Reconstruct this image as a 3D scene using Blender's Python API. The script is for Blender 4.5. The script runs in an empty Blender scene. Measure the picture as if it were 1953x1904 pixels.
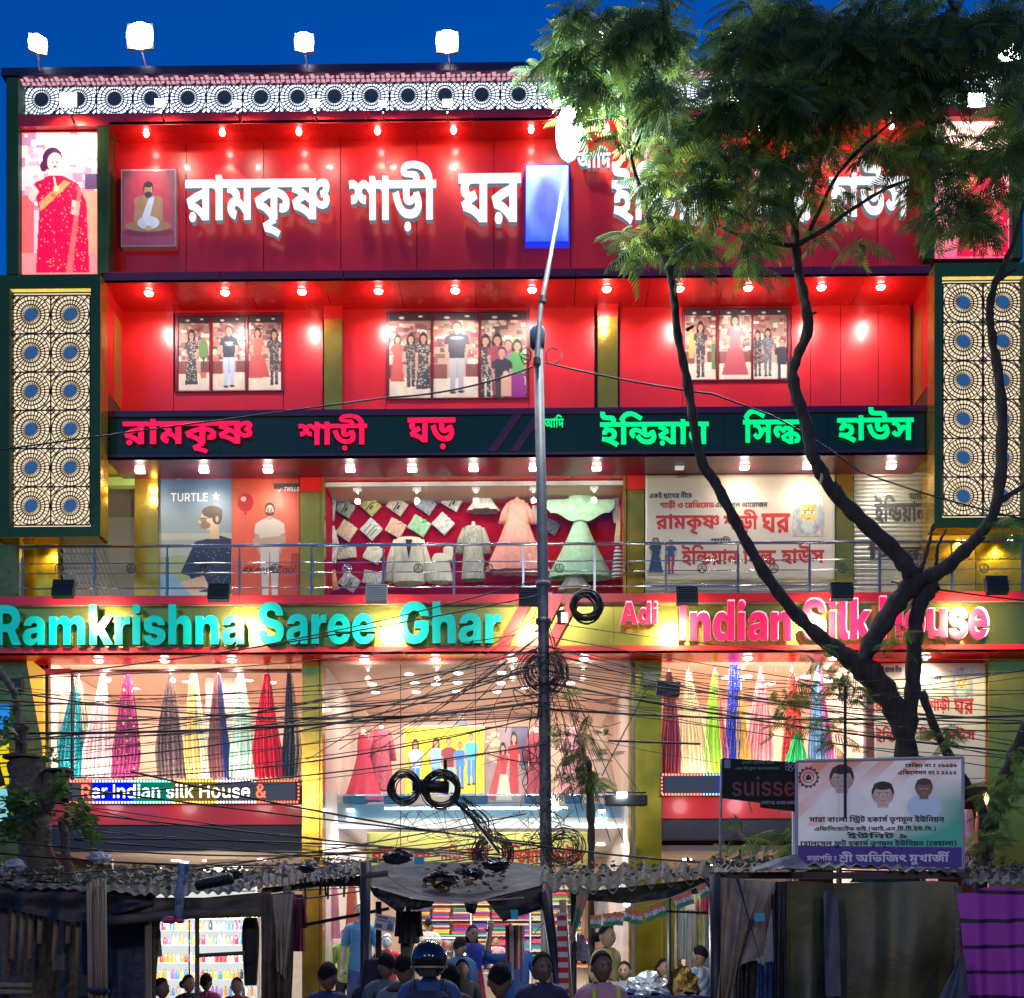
import bpy, bmesh, math, random
import numpy as np
from mathutils import Vector, Matrix
from mathutils.geometry import delaunay_2d_cdt
random.seed(7); RNG = np.random.default_rng(7)
C = bpy.context.scene.collection
SC = bpy.context.scene
sin, cos, pi = math.sin, math.cos, math.pi
# camera
YAW = 0.016; FPX = 2400.0; EYE = (0.0, -24.0, 1.6); HOR = 1840.0; CX = 976.5
cd = bpy.data.cameras.new('camera'); cam = bpy.data.objects.new('camera', cd); C.objects.link(cam)
cam.location = EYE; cam.rotation_euler = (pi/2, 0, YAW)
cd.sensor_width = 36; cd.lens = 36*FPX/1953; cd.shift_y = (HOR-952)/1953; cd.clip_end = 3000; cd.clip_start = 0.1
SC.camera = cam
# dusk sky
w = bpy.data.worlds.new('World'); SC.world = w; w.use_nodes = True
nt = w.node_tree; bg = nt.nodes['Background']
sky = nt.nodes.new('ShaderNodeTexSky'); sky.sky_type = 'NISHITA'; sky.sun_disc = False
sky.sun_elevation = math.radians(5.0); sky.sun_rotation = math.radians(200); sky.ozone_density = 6; sky.air_density = 1.0; sky.dust_density = 0.3
hs = nt.nodes.new('ShaderNodeHueSaturation'); hs.inputs['Saturation'].default_value = 1.25
tint = nt.nodes.new('ShaderNodeMix'); tint.data_type = 'RGBA'; tint.blend_type = 'MULTIPLY'; tint.inputs[0].default_value = 1
nt.links.new(sky.outputs[0], hs.inputs['Color']); nt.links.new(hs.outputs[0], tint.inputs[6]); tint.inputs[7].default_value = (0.05, 0.66, 1.0, 1)
nt.links.new(tint.outputs[2], bg.inputs[0]); bg.inputs[1].default_value = 0.26
sl = bpy.data.lights.new('sun', 'SUN'); sl.energy = 0.02; sl.angle = math.radians(20); sl.color = (0.6, 0.75, 1.0)
so = bpy.data.objects.new('sun', sl); C.objects.link(so); so.rotation_euler = (math.radians(70), 0, math.radians(-20))
SC.view_settings.view_transform = 'Standard'; SC.view_settings.look = 'None'; SC.view_settings.exposure = 0.0; SC.view_settings.gamma = 1
SC.cycles.max_bounces = 6; SC.cycles.transparent_max_bounces = 16; SC.cycles.sample_clamp_indirect = 4.0
SC.cycles.caustics_reflective = False; SC.cycles.caustics_refractive = False; SC.cycles.use_denoising = True
LAMP_GAIN = 2.4
# pixel <-> place
def ray(X, Y):
    a = (X-CX)/FPX; b = (HOR-Y)/FPX
    return (a*cos(YAW)-sin(YAW), a*sin(YAW)+cos(YAW), b)
def P(X, Y, y):
    d = ray(X, Y); t = (y-EYE[1])/d[1]
    return Vector((d[0]*t, y, EYE[2]+d[2]*t))
def px(X, y): return P(X, 1000, y).x
def pz(Y, y): return EYE[2]+(HOR-Y)/FPX*(y-EYE[1])
def m_at(y): return (y-EYE[1])/FPX      # metres per picture unit
# materials
MATS = {}
def mat(name, col=(.5, .5, .5), rough=.5, metal=0, emis=None, es=0, noise=0, nscale=8, coat=0, bump=0, alpha=1, spec=.5, trans=0, bscale=None, stretch=None):
    if name in MATS: return MATS[name]
    m = bpy.data.materials.new(name); m.use_nodes = True; t = m.node_tree; b = t.nodes['Principled BSDF']
    b.inputs['Base Color'].default_value = (*col, 1); b.inputs['Roughness'].default_value = rough; b.inputs['Metallic'].default_value = metal
    b.inputs['Coat Weight'].default_value = coat; b.inputs['Coat Roughness'].default_value = .04; b.inputs['Specular IOR Level'].default_value = spec
    if alpha < 1: b.inputs['Alpha'].default_value = alpha
    if emis: b.inputs['Emission Color'].default_value = (*emis, 1); b.inputs['Emission Strength'].default_value = es
    if noise or bump:
        tc = t.nodes.new('ShaderNodeTexCoord'); n = t.nodes.new('ShaderNodeTexNoise'); n.inputs['Scale'].default_value = nscale; n.inputs['Detail'].default_value = 5
        src = tc.outputs['Object']
        if stretch:
            mp = t.nodes.new('ShaderNodeMapping'); mp.inputs['Scale'].default_value = stretch; t.links.new(src, mp.inputs[0]); src = mp.outputs[0]
        t.links.new(src, n.inputs['Vector'])
        if noise:
            r = t.nodes.new('ShaderNodeMapRange'); r.inputs[1].default_value = .3; r.inputs[2].default_value = .7; r.inputs[3].default_value = 1-noise; r.inputs[4].default_value = 1+noise*.6
            mx = t.nodes.new('ShaderNodeMix'); mx.data_type = 'RGBA'; mx.blend_type = 'MULTIPLY'; mx.inputs[0].default_value = 1
            cc = t.nodes.new('ShaderNodeCombineColor')
            t.links.new(n.outputs[0], r.inputs[0])
            for k in range(3): t.links.new(r.outputs[0], cc.inputs[k])
            mx.inputs[6].default_value = (*col, 1); t.links.new(cc.outputs[0], mx.inputs[7]); t.links.new(mx.outputs[2], b.inputs['Base Color'])
            rr = t.nodes.new('ShaderNodeMapRange'); rr.inputs[3].default_value = max(0, rough-.08); rr.inputs[4].default_value = min(1, rough+.08)
            t.links.new(n.outputs[0], rr.inputs[0]); t.links.new(rr.outputs[0], b.inputs['Roughness'])
        if bump:
            n2 = n
            if bscale: n2 = t.nodes.new('ShaderNodeTexNoise'); n2.inputs['Scale'].default_value = bscale; n2.inputs['Detail'].default_value = 4; t.links.new(src, n2.inputs['Vector'])
            bp = t.nodes.new('ShaderNodeBump'); bp.inputs['Strength'].default_value = 1; bp.inputs['Distance'].default_value = bump
            t.links.new(n2.outputs[0], bp.inputs['Height']); t.links.new(bp.outputs[0], b.inputs['Normal'])
    MATS[name] = m; return m
def glow(name, col, s):
    if name in MATS: return MATS[name]
    m = bpy.data.materials.new(name); m.use_nodes = True; t = m.node_tree; t.nodes.clear()
    e = t.nodes.new('ShaderNodeEmission'); e.inputs[0].default_value = (*col, 1); e.inputs[1].default_value = s
    o = t.nodes.new('ShaderNodeOutputMaterial'); t.links.new(e.outputs[0], o.inputs[0]); MATS[name] = m; return m
def glassmat(name, tint=(1, 1, 1), f=1.0):
    if name in MATS: return MATS[name]
    m = bpy.data.materials.new(name); m.use_nodes = True; t = m.node_tree; t.nodes.clear()
    tr = t.nodes.new('ShaderNodeBsdfTransparent'); tr.inputs[0].default_value = (*tint, 1)
    gl = t.nodes.new('ShaderNodeBsdfGlossy'); gl.inputs['Roughness'].default_value = .02
    fr = t.nodes.new('ShaderNodeFresnel'); fr.inputs[0].default_value = 1.5
    mu = t.nodes.new('ShaderNodeMath'); mu.operation = 'MULTIPLY'; mu.inputs[1].default_value = f; t.links.new(fr.outputs[0], mu.inputs[0])
    mx = t.nodes.new('ShaderNodeMixShader'); t.links.new(mu.outputs[0], mx.inputs[0]); t.links.new(tr.outputs[0], mx.inputs[1]); t.links.new(gl.outputs[0], mx.inputs[2])
    o = t.nodes.new('ShaderNodeOutputMaterial'); t.links.new(mx.outputs[0], o.inputs[0]); MATS[name] = m; return m
def printmat(name, es=0.0, rough=.5, coat=0):
    """a printed sheet: ink colours come from the sheet's own colour attribute; es > 0 makes the ink glow"""
    if name in MATS: return MATS[name]
    m = mat(name, rough=rough, coat=coat); t = m.node_tree; b = t.nodes['Principled BSDF']
    a = t.nodes.new('ShaderNodeVertexColor'); a.layer_name = 'ink'; t.links.new(a.outputs[0], b.inputs['Base Color'])
    if es: t.links.new(a.outputs[0], b.inputs['Emission Color']); b.inputs['Emission Strength'].default_value = es
    return m
def spotted(name, base, dot, scale, size, rough=.7):
    """cloth with woven dots"""
    if name in MATS: return MATS[name]
    m = mat(name, base, rough); t = m.node_tree; b = t.nodes['Principled BSDF']
    tc = t.nodes.new('ShaderNodeTexCoord'); v = t.nodes.new('ShaderNodeTexVoronoi'); v.inputs['Scale'].default_value = scale; v.inputs['Randomness'].default_value = .55
    r = t.nodes.new('ShaderNodeMath'); r.operation = 'LESS_THAN'; r.inputs[1].default_value = size
    mx = t.nodes.new('ShaderNodeMix'); mx.data_type = 'RGBA'; mx.inputs[6].default_value = (*base, 1); mx.inputs[7].default_value = (*dot, 1)
    t.links.new(tc.outputs['Object'], v.inputs['Vector']); t.links.new(v.outputs['Distance'], r.inputs[0]); t.links.new(r.outputs[0], mx.inputs[0]); t.links.new(mx.outputs[2], b.inputs['Base Color'])
    return m
def banded(name, ca, cb, scale, axis='Z', rough=.6, coat=0, thr=.5, distort=0):
    if name in MATS: return MATS[name]
    m = mat(name, ca, rough, coat=coat); t = m.node_tree; b = t.nodes['Principled BSDF']
    tc = t.nodes.new('ShaderNodeTexCoord'); v = t.nodes.new('ShaderNodeTexWave'); v.bands_direction = axis; v.inputs['Scale'].default_value = scale; v.inputs['Distortion'].default_value = distort
    r = t.nodes.new('ShaderNodeMath'); r.operation = 'GREATER_THAN'; r.inputs[1].default_value = thr
    mx = t.nodes.new('ShaderNodeMix'); mx.data_type = 'RGBA'; mx.inputs[6].default_value = (*ca, 1); mx.inputs[7].default_value = (*cb, 1)
    t.links.new(tc.outputs['Object'], v.inputs['Vector']); t.links.new(v.outputs[0], r.inputs[0]); t.links.new(r.outputs[0], mx.inputs[0]); t.links.new(mx.outputs[2], b.inputs['Base Color'])
    return m
RED = mat('red_panel', (.74, .012, .010), .34, coat=.28, noise=.2, nscale=.9)
REDM = mat('red_gloss_soffit', (.80, .014, .012), .26, coat=.3, noise=.08, nscale=1.1)
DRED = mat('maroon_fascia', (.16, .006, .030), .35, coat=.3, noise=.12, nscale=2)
SEAM = mat('panel_gap', (.02, .004, .006), .7)
GREEN = mat('dark_green_panel', (.035, .095, .035), .45, spec=.2, noise=.15, nscale=1.5)
SLATE = mat('sign_board_green_black', (.018, .045, .018), .16, coat=.2, spec=.3, noise=.15, nscale=1.5)
GOLD = mat('brass_mirror', (.72, .42, .05), .16, metal=.78, noise=.22, nscale=2.2, bump=.004, bscale=1.6)
GOLDF = mat('brass_board', (.42, .33, .06), .24, metal=.9, noise=.16, nscale=1.2, bump=.002, bscale=1.2)
STEEL = mat('stainless', (.72, .72, .74), .16, metal=1)
GALV = mat('galvanised', (.20, .20, .20), .6, metal=.4, noise=.25, nscale=9, bump=.002)
BLACK = mat('black_plastic', (.014, .014, .017), .45, noise=.3, nscale=14)
DARK = mat('dark_void', (.02, .02, .025), .8)
WHITE = mat('white_paint', (.78, .78, .76), .5)
CREAM = mat('cream_plaster', (.78, .62, .48), .6, noise=.06, nscale=2)
GRANITE = mat('dark_granite', (.045, .048, .055), .35, noise=.5, nscale=60, spec=.3)
GLASS = glassmat('window_glass', (.97, .98, .97), .5)
# objects
def link(o): C.objects.link(o); return o
def thing(name, label, cat, loc=(0, 0, 0), rotz=0, group=None, kind=None):
    o = link(bpy.data.objects.new(name, None)); o.location = loc; o.rotation_euler = (0, 0, rotz); o.empty_display_size = .1
    if kind: o['kind'] = kind
    else: o['label'] = label; o['category'] = cat
    if group: o['group'] = group
    return o
def wloc(o):
    v = Vector((0, 0, 0))
    while o is not None: v += o.location; o = o.parent
    return v
class MB:
    def __init__(s): s.v = []; s.f = []; s.m = []; s.mi = 0
    def quad(s, *p): n = len(s.v); s.v += [tuple(q) for q in p]; s.f.append(tuple(range(n, n+len(p)))); s.m.append(s.mi); return s
    def box(s, a, b):
        x0, y0, z0 = [min(p, q) for p, q in zip(a, b)]; x1, y1, z1 = [max(p, q) for p, q in zip(a, b)]
        n = len(s.v); s.v += [(x0, y0, z0), (x1, y0, z0), (x1, y1, z0), (x0, y1, z0), (x0, y0, z1), (x1, y0, z1), (x1, y1, z1), (x0, y1, z1)]
        F = [(0, 3, 2, 1), (4, 5, 6, 7), (0, 1, 5, 4), (1, 2, 6, 5), (2, 3, 7, 6), (3, 0, 4, 7)]
        s.f += [tuple(n+i for i in f) for f in F]; s.m += [s.mi]*6; return s
    def pbox(s, X0, X1, Y0, Y1, y0, y1):
        """box whose front face (at y0) covers the picture rectangle"""
        return s.box((px(X0, y0), y0, pz(Y0, y0)), (px(X1, y0), y1, pz(Y1, y0)))
    def grid(s, pts, close=False):
        n = len(s.v); R = len(pts); K = len(pts[0])
        for r in pts: s.v += [tuple(p) for p in r]
        for i in range(R-1):
            for j in range(K if close else K-1):
                jj = (j+1) % K; s.f.append((n+i*K+j, n+i*K+jj, n+(i+1)*K+jj, n+(i+1)*K+j)); s.m.append(s.mi)
        return s
    def tube(s, path, r, k=6, cap=True):
        path = [Vector(p) for p in path]; rs = r if isinstance(r, (list, tuple)) else [r]*len(path); rings = []; up = None
        for i, p in enumerate(path):
            d = (path[min(i+1, len(path)-1)]-path[max(i-1, 0)]); d = d.normalized() if d.length > 1e-9 else Vector((0, 0, 1))
            if up is None: up = Vector((0, 0, 1)) if abs(d.z) < .9 else Vector((1, 0, 0))
            a = d.cross(up); a = a.normalized() if a.length > 1e-6 else d.orthogonal().normalized(); b = d.cross(a).normalized(); up = -b if False else up - d*up.dot(d)
            if up.length < .05: up = a.cross(d)
            rings.append([p+(a*cos(2*pi*j/k)+b*sin(2*pi*j/k))*rs[i] for j in range(k)])
        n = len(s.v); s.grid(rings, True)
        if cap:
            L = len(path); s.f.append(tuple(n+j for j in range(k))[::-1]); s.m.append(s.mi); s.f.append(tuple(n+(L-1)*k+j for j in range(k))); s.m.append(s.mi)
        return s
    def cyl(s, c, r, h, k=12, axis='z', r2=None):
        c = Vector(c); d = {'x': Vector((1, 0, 0)), 'y': Vector((0, 1, 0)), 'z': Vector((0, 0, 1))}[axis]
        return s.tube([c, c+d*h], [r, r if r2 is None else r2], k)
    def prism(s, poly, y0, y1):
        """poly: (x, z) points; extruded from y0 (front) to y1"""
        n = len(s.v); k = len(poly); s.v += [(x, y0, z) for x, z in poly]+[(x, y1, z) for x, z in poly]
        s.f.append(tuple(range(n, n+k))); s.f.append(tuple(range(n+2*k-1, n+k-1, -1))); s.m += [s.mi]*2
        for i in range(k): j = (i+1) % k; s.f.append((n+i, n+k+i, n+k+j, n+j)); s.m.append(s.mi)
        return s
    def lathe(s, c, prof, k=14):
        c = Vector(c); return s.grid([[c+Vector((r*cos(2*pi*j/k), r*sin(2*pi*j/k), z)) for j in range(k)] for r, z in prof], True)
    def ball(s, c, r, k=8):
        rr = (r, r, r) if not isinstance(r, (tuple, list)) else r; c = Vector(c)
        return s.grid([[c+Vector((rr[0]*sin(pi*i/k)*cos(2*pi*j/(k+2)), rr[1]*sin(pi*i/k)*sin(2*pi*j/(k+2)), rr[2]*cos(pi*i/k))) for j in range(k+2)] for i in range(k+1)], True)
    def build(s, name, m, parent=None, label=None, cat=None, group=None, kind=None, smooth=False, local=False, bevel=0):
        me = bpy.data.meshes.new(name)
        V = [Vector(v) for v in s.v]
        if parent is not None:
            if not local: off = wloc(parent); V = [v-off for v in V]
            loc = Vector((0, 0, 0))
        elif local: loc = Vector((0, 0, 0))
        else:
            xs = [v.x for v in V]; ys = [v.y for v in V]; zs = [v.z for v in V]
            loc = Vector(((min(xs)+max(xs))/2, (min(ys)+max(ys))/2, min(zs))); V = [v-loc for v in V]
        me.from_pydata(V, [], s.f)
        for mm in (m if isinstance(m, (list, tuple)) else [m]): me.materials.append(mm)
        if any(s.m): me.polygons.foreach_set('material_index', s.m)
        if smooth: me.polygons.foreach_set('use_smooth', [True]*len(me.polygons))
        me.update()
        o = link(bpy.data.objects.new(name, me)); o.location = loc; o.parent = parent
        if bevel:
            bv = o.modifiers.new('edge', 'BEVEL'); bv.width = bevel; bv.segments = 1; bv.limit_method = 'ANGLE'
        return tag(o, label, cat, group, kind)
def tag(o, label=None, cat=None, group=None, kind=None):
    if label: o['label'] = label
    if cat: o['category'] = cat
    if group: o['group'] = group
    if kind: o['kind'] = kind
    return o
def lamp(kind, loc, energy, color=(1, 1, 1), size=.05, spot=None, blend=.5, aim=None, size_y=None):
    l = bpy.data.lights.new(kind.lower()+'_light', kind); l.energy = energy*(LAMP_GAIN if kind != 'AREA' else 1.3); l.color = color
    if kind == 'AREA':
        l.size = size
        if size_y: l.shape = 'RECTANGLE'; l.size_y = size_y
    else: l.shadow_soft_size = size
    if spot: l.spot_size = spot; l.spot_blend = blend
    o = link(bpy.data.objects.new(kind.lower()+'_light', l)); o.location = loc
    d = Vector(aim) if aim else Vector((0, 0, -1)); o.rotation_euler = d.to_track_quat('-Z', 'Y').to_euler()
    return o
# lettering (outlines of the letters, filled by triangulation)
OUTLINES = [
[[215,207,0,-43,-30,0,0,-164,-54,0,-19,20,-32,22,-26,10,-29,7,-20,49,66,30,67,20,-5,-9,0,15,-136,0,0,43],[131,117,6,-3,-35,-11,-33,-15,16,-4,18,-8,25,-17,13,-14,-8,0,-1,7],[56,-9,-15,3,-5,4,-7,12,-1,7,1,7,7,12,5,4,15,3,14,-3,5,-4,7,-12,1,-7,-1,-7,-7,-12,-5,-4]],
[[110,207,0,-43,-29,0,0,-164,-55,0,0,144,-6,11,-5,4,-18,5,0,43,13,-1,7,-3,4,-3,6,-12,-1,42,46,0,8,-23]],
[[226,207,0,-43,-30,0,0,-164,-54,0,0,41,6,-17,-30,32,-15,10,-15,5,-12,0,-7,-5,0,-10,19,-12,-15,-43,-33,14,-21,21,-4,9,-3,19,4,22,11,15,17,9,28,5,36,-6,17,-9,23,-21,-5,-3,-1,8,0,80,-145,0,0,43],[114,104,-2,-16,-53,13,-4,21,-9,9,-6,4,-32,6,9,37,47,-10,26,-11,12,-10,8,-15]],
[[294,207,0,-43,-109,0,0,-164,-54,0,-19,20,-32,22,-26,10,-29,7,-20,49,66,30,67,20,-5,-9,0,15,-136,0,0,43],[131,118,6,-4,-24,-7,-44,-19,16,-4,18,-8,25,-17,13,-14,-8,0,-1,7],[282,82,-5,-23,-4,-7,-12,-10,-9,-4,-23,-3,-28,3,2,43,18,0,4,2,3,8,-1,5,-10,9,-21,8,-15,2,0,42,18,-2,33,-10,26,-16,18,-21]],
[[-126,-20,93,40,14,-36,-22,-6,-44,-18,3,11,23,-2,45,-13,29,-15,-20,-31,-46,19,-58,11]],
[[200,207,0,-108,-2,-15,2,-17,0,-67,-54,0,-22,17,-36,19,-43,12,-17,2,-19,46,52,25,35,11,25,-27,-51,-22,34,-10,18,-8,24,-16,0,115,-149,0,0,43],[21,174,39,-6,40,-15,41,-23,38,-29,-20,-32,-19,16,-38,23,-55,23,-41,11],[254,206,16,-1,13,-4,10,-7,12,-19,1,-18,-5,-14,-10,-14,-20,-12,-32,-9,-9,36,19,6,5,4,0,9,-5,4,-20,-4,-16,-13,-16,-21,-10,46,19,17,11,6,11,5],[252,52,-27,4,-11,5,-10,7,-15,17,-16,27,24,31,6,-21,5,-9,10,-12,12,-8,13,-2,11,2,3,8,-1,6,-3,5,-13,8,38,18,14,-9,8,-9,6,-10,2,-14,-6,-22,-18,-16]],
[[250,207,0,-43,-30,0,0,-164,-54,0,0,230,46,0,8,-23],[118,210,16,-2,21,-11,12,-12,11,-17,-3,-51,-15,25,-18,18,-19,6,-13,-4,-4,-6,-1,-7,4,-12,13,-6,18,-2,-4,-47,-29,5,-12,5,-9,7,-13,17,-6,22,0,25,7,21,5,8,21,15],[27,210,20,-3,10,-4,16,-12,10,-19,4,-27,-3,-21,-4,-9,-13,-17,-9,-7,-12,-5,-29,-4,-3,47,20,3,6,3,5,4,3,10,-2,8,-4,5,-8,3,-14,1,-19,-4,-5,44]],
[[260,207,0,-43,-114,0,0,-38,2,-4,7,-3,8,3,9,7,8,12,42,7,19,-33,5,-23,0,-26,-4,-13,-14,-22,-24,-16,-33,-8,-35,0,-29,5,-28,12,-13,9,-24,24,-11,16,-19,40,-7,24,50,14,15,-42,17,-30,21,-18,12,-5,26,-4,25,3,17,11,4,9,1,17,-8,18,-9,9,48,2,-35,-32,-26,-11,-19,-2,-16,2,-19,8,-12,15,-6,32,0,31,-94,0,0,43],[132,-60,-8,0,-12,7,-7,11,-1,7,1,7,7,12,5,4,15,3,14,-3,5,-4,7,-12,1,-7,-1,-7,-7,-11,-12,-7]],
[[110,164,-29,0,0,-164,-55,0,0,164,-29,0,0,43,28,0,-3,10,-10,16,-13,14,-8,5,-34,12,-47,4,-35,-4,-8,-4,-1,-5,3,-1,63,-2,16,-4,16,-11,8,-17,2,-15,-53,0,-1,7,-6,6,-64,4,-21,8,-9,11,-3,8,-1,8,3,14,8,11,13,10,19,8,26,4,32,2,45,-3,39,-8,31,-13,24,-19,16,-25,8,-31,30,0]],
[[231,207,0,-43,-30,0,0,-164,-54,0,-20,16,-34,18,-43,12,-17,2,-16,35,40,23,19,-6,-12,-1,-20,3,-8,2,-13,9,-8,12,-3,14,1,10,8,17,16,14,12,7,46,-15,-20,-14,-5,-8,-1,-14,8,-7,7,-1,13,3,15,7,21,-36,-56,-29,-2,8,38,-11,34,-21,0,115,-150,0,0,43]],
[[336,207,0,-43,-30,0,0,-164,-54,0,-18,20,-44,27,24,34,15,-8,24,-19,-1,110,-255,0,0,43],[140,22,-22,1,-19,4,-18,6,-16,9,-28,28,-23,41,-9,26,50,14,19,-48,16,-20,19,-12,12,-3,21,-1,14,3,14,9,4,7,1,9,-4,14,-5,4,-12,0,-6,-6,1,-14,-48,-6,-7,26,1,10,7,15,14,11,27,7,26,-1,13,-3,13,-4,10,-7,16,-17,7,-23,0,-24,-8,-21,-7,-10,-21,-15,-32,-8],[115,136,-5,13,-5,6,-7,5,-18,6,31,15,16,-3,20,-11,11,-13,6,-17],[442,207,0,-43,-29,0,0,-164,-55,0,0,144,-10,15,-7,4,-12,1,0,43,14,-1,6,-3,11,-15,-2,42,47,0,8,-23]],
[[110,207,0,-43,-29,0,0,-164,-55,0,0,164,-29,0,0,43,30,0,-23,28,25,32,23,21,24,12,26,5,35,0,20,-4,32,-11,69,-37,-25,-37,-33,20,-48,22,-20,4,-27,-2,-21,-11,-20,-21,14,-21]],
[[221,207,0,-43,-144,0,0,-88,-16,6,38,32,38,24,28,14,38,-31,-11,-32,-2,-22,2,-33,7,-27,-53,-11,-4,10,-6,30,-1,30,4,21,17,35,17,-16,-40,-23,-46,-36,-18,-17,-46,28,0,106,-26,0,0,43]],
[[118,207,-1,9,-3,5,-6,3,-60,3,-22,6,-9,5,-11,12,-7,18,-1,26,2,11,51,-3,1,-21,5,-7,9,-4,59,-2,16,-4,12,-8,13,-19,4,-30],[94,156,19,-1,31,-7,20,-14,7,-9,7,-19,1,-10,-2,-16,-5,-13,-9,-10,-12,-8,-32,-10,-13,14,33,-9,32,-12,31,-18,-28,-38,-33,19,-39,17,-42,14,-45,8,8,42,42,-6,20,0,23,4,11,6,4,6,-1,17,-5,6,-21,6,-12,-2,-7,-4,-3,-7,2,-8,-51,-6,-4,12,-1,14,1,8,8,14,7,6,19,9,25,5],[50,136,-5,13,-5,6,-7,5,-18,6,31,15,16,-3,20,-11,7,-6,8,-15,1,-9],[201,207,0,-43,-204,0,0,43]],
[[311,207,0,-43,-114,0,0,-50,4,-6,4,-1,9,3,9,7,8,11,42,8,19,-32,5,-22,0,-23,-9,-23,-8,-10,-10,-9,-13,-7,-16,-6,-18,-3,-22,-1,-34,3,-31,10,-28,17,-25,25,-11,16,42,25,24,-27,17,-13,9,-4,21,-6,37,3,17,11,4,8,1,9,-1,9,-4,8,-12,14,47,1,-17,-19,-26,-18,-18,-6,-18,-2,-16,2,-20,8,-13,19,-4,21,0,50,-145,0,0,43],[71,155,19,-1,19,-5,28,-13,19,-14,3,-46,-57,33,-24,4,-7,-1,-6,-4,-1,-4,3,-6,10,-5,-24,-41,-23,13,-16,19,-4,11,-2,11,4,21,5,8,14,12,19,6]],
[[227,207,0,-43,-30,0,0,-164,-54,0,-21,17,-36,19,-58,14,-19,46,57,27,-28,11,-32,8,15,32,15,-10,-39,0,0,43],[143,164,-84,0,10,1,18,-7,32,-20,3,-36,-53,-22,-1,3,38,-11,36,-22,8,-7,-5,-3,-2,15],[55,-13,-8,0,-12,7,-7,11,-1,7,1,7,7,12,5,4,15,3,14,-3,5,-4,7,-12,1,-7,-1,-7,-7,-11,-12,-7]],
[[221,207,0,-43,-29,0,0,-164,-55,0,0,64,7,-16,-29,29,-23,13,-15,2,-12,-6,-1,-4,5,-9,15,-8,-23,-43,-28,15,-10,10,-13,24,-2,13,4,22,11,16,7,6,18,7,19,3,18,-2,18,-5,25,-14,16,-14,-6,-4,-1,65,-140,0,0,43]],
[[243,207,0,-43,-29,0,0,-164,-55,0,0,99,9,-14,-13,12,-8,1,-7,-4,-29,-42,-18,-16,-13,-5,-23,-1,-14,4,-19,14,-16,22,35,22,15,-16,13,1,11,14,8,15,8,6,11,16,13,11,14,3,8,-1,21,-11,-5,-2,-1,36,-162,0,0,43],[77,77,-6,32,-12,18,-20,9,-31,4,13,44,30,-14,37,-12,14,-14,6,-13,3,-26]],
[[67,155,14,-1,23,-7,27,-21,-12,3,3,7,10,11,13,6,27,-2,31,-20,-14,-32,-13,9,-16,3,-9,-5,-2,-9,2,-7,-44,-4,-6,13,-10,9,-13,3,-11,-3,-3,-8,2,-5,8,-8,13,-5,-14,-43,-25,10,-19,12,-17,24,-4,19,4,20,10,15,15,10],[334,207,0,-43,-94,0,0,-67,-54,-13,0,80,-189,0,0,43],[240,99,0,-113,-54,0,-30,18,-44,14,-17,41,61,30,30,10],[187,60,-23,-8,-31,-15,1,10,11,-2,19,-6,24,-13],[324,36,-1,-12,-4,-10,-7,-9,-10,-7,-14,-4,-37,0,1,40,14,0,5,4,1,4,-2,7,-7,5,-24,8,-1,40,31,-6,26,-12,10,-7,14,-18,4,-11]],
[[94,156,19,-1,31,-7,20,-14,7,-9,7,-19,1,-10,-2,-16,-5,-13,-9,-10,-12,-8,-32,-10,-13,14,33,-9,32,-12,31,-18,-28,-38,-33,19,-39,17,-42,14,-45,8,8,42,42,-6,20,0,23,4,11,6,4,6,-1,17,-5,6,-21,6,-12,-2,-7,-4,-3,-7,2,-8,-51,-6,-4,12,-1,14,1,8,8,14,7,6,19,9,25,5],[50,136,-5,13,-5,6,-7,5,-18,6,31,15,16,-3,20,-11,7,-6,8,-15,1,-9],[201,207,0,-43,-204,0,0,43]],
[[169,207,-1,9,-3,5,-6,3,-86,3,-23,6,-9,5,-7,7,-9,16,-3,23,2,21,52,-3,0,-21,5,-7,9,-4,86,-2,16,-4,13,-8,5,-5,7,-14,4,-18,0,-12],[260,207,0,-43,-114,0,0,-38,2,-4,7,-3,8,3,9,7,8,12,42,7,19,-33,5,-23,0,-26,-4,-13,-14,-22,-24,-16,-33,-8,-35,0,-29,5,-28,12,-13,9,-24,24,-11,16,-19,40,-7,24,50,14,15,-42,17,-30,21,-18,12,-5,26,-4,25,3,17,11,4,9,1,17,-8,18,-9,9,48,2,-35,-32,-26,-11,-19,-2,-16,2,-19,8,-12,15,-6,32,0,31,-94,0,0,43]],
[[184,209,20,-1,20,-7,15,-14,6,-14,3,-24,0,-149,-54,0,-8,11,-17,8,-60,-4,-37,1,-19,4,-25,14,-11,17,-7,23,0,24,4,28,53,-7,-3,-36,6,-13,9,-7,14,-3,68,3,13,-2,19,-13,0,101,-2,9,-7,7,-7,1,-13,-3,-15,-12,-7,-14,1,-5,4,-3,9,-2,11,1,3,-42,-31,-3,-26,5,-10,6,-8,9,-5,11,-1,14,0,9,7,19,5,9,15,17,31,20,24,7]],
[],
[[234,93,-1,-12,-7,-20,-13,-15,-17,-12,-32,-11,-24,-3,-10,21,41,-3,56,-8,24,-7,-13,-43,-87,19,-64,7,-42,2,4,44,32,-3,52,2,13,3,19,9,10,12,3,8,0,16,-10,13,-19,7,-23,-1,-3,35,44,1,35,-9,15,-11,10,-13],[83,60,-32,4,-15,7,-9,10,-5,12,-3,16,0,60,52,0,1,-59,3,-8,4,-2,22,1,11,6,3,3,1,6,-6,3,-18,0,-9,3,-16,10,-14,14,6,30,12,-13,14,-7,14,-3,39,0,26,-17,5,-16,-5,-21,-6,-10,-19,-15,-12,-6,-28,-7],[-3,164,0,43,259,0,0,-43]],
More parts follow.
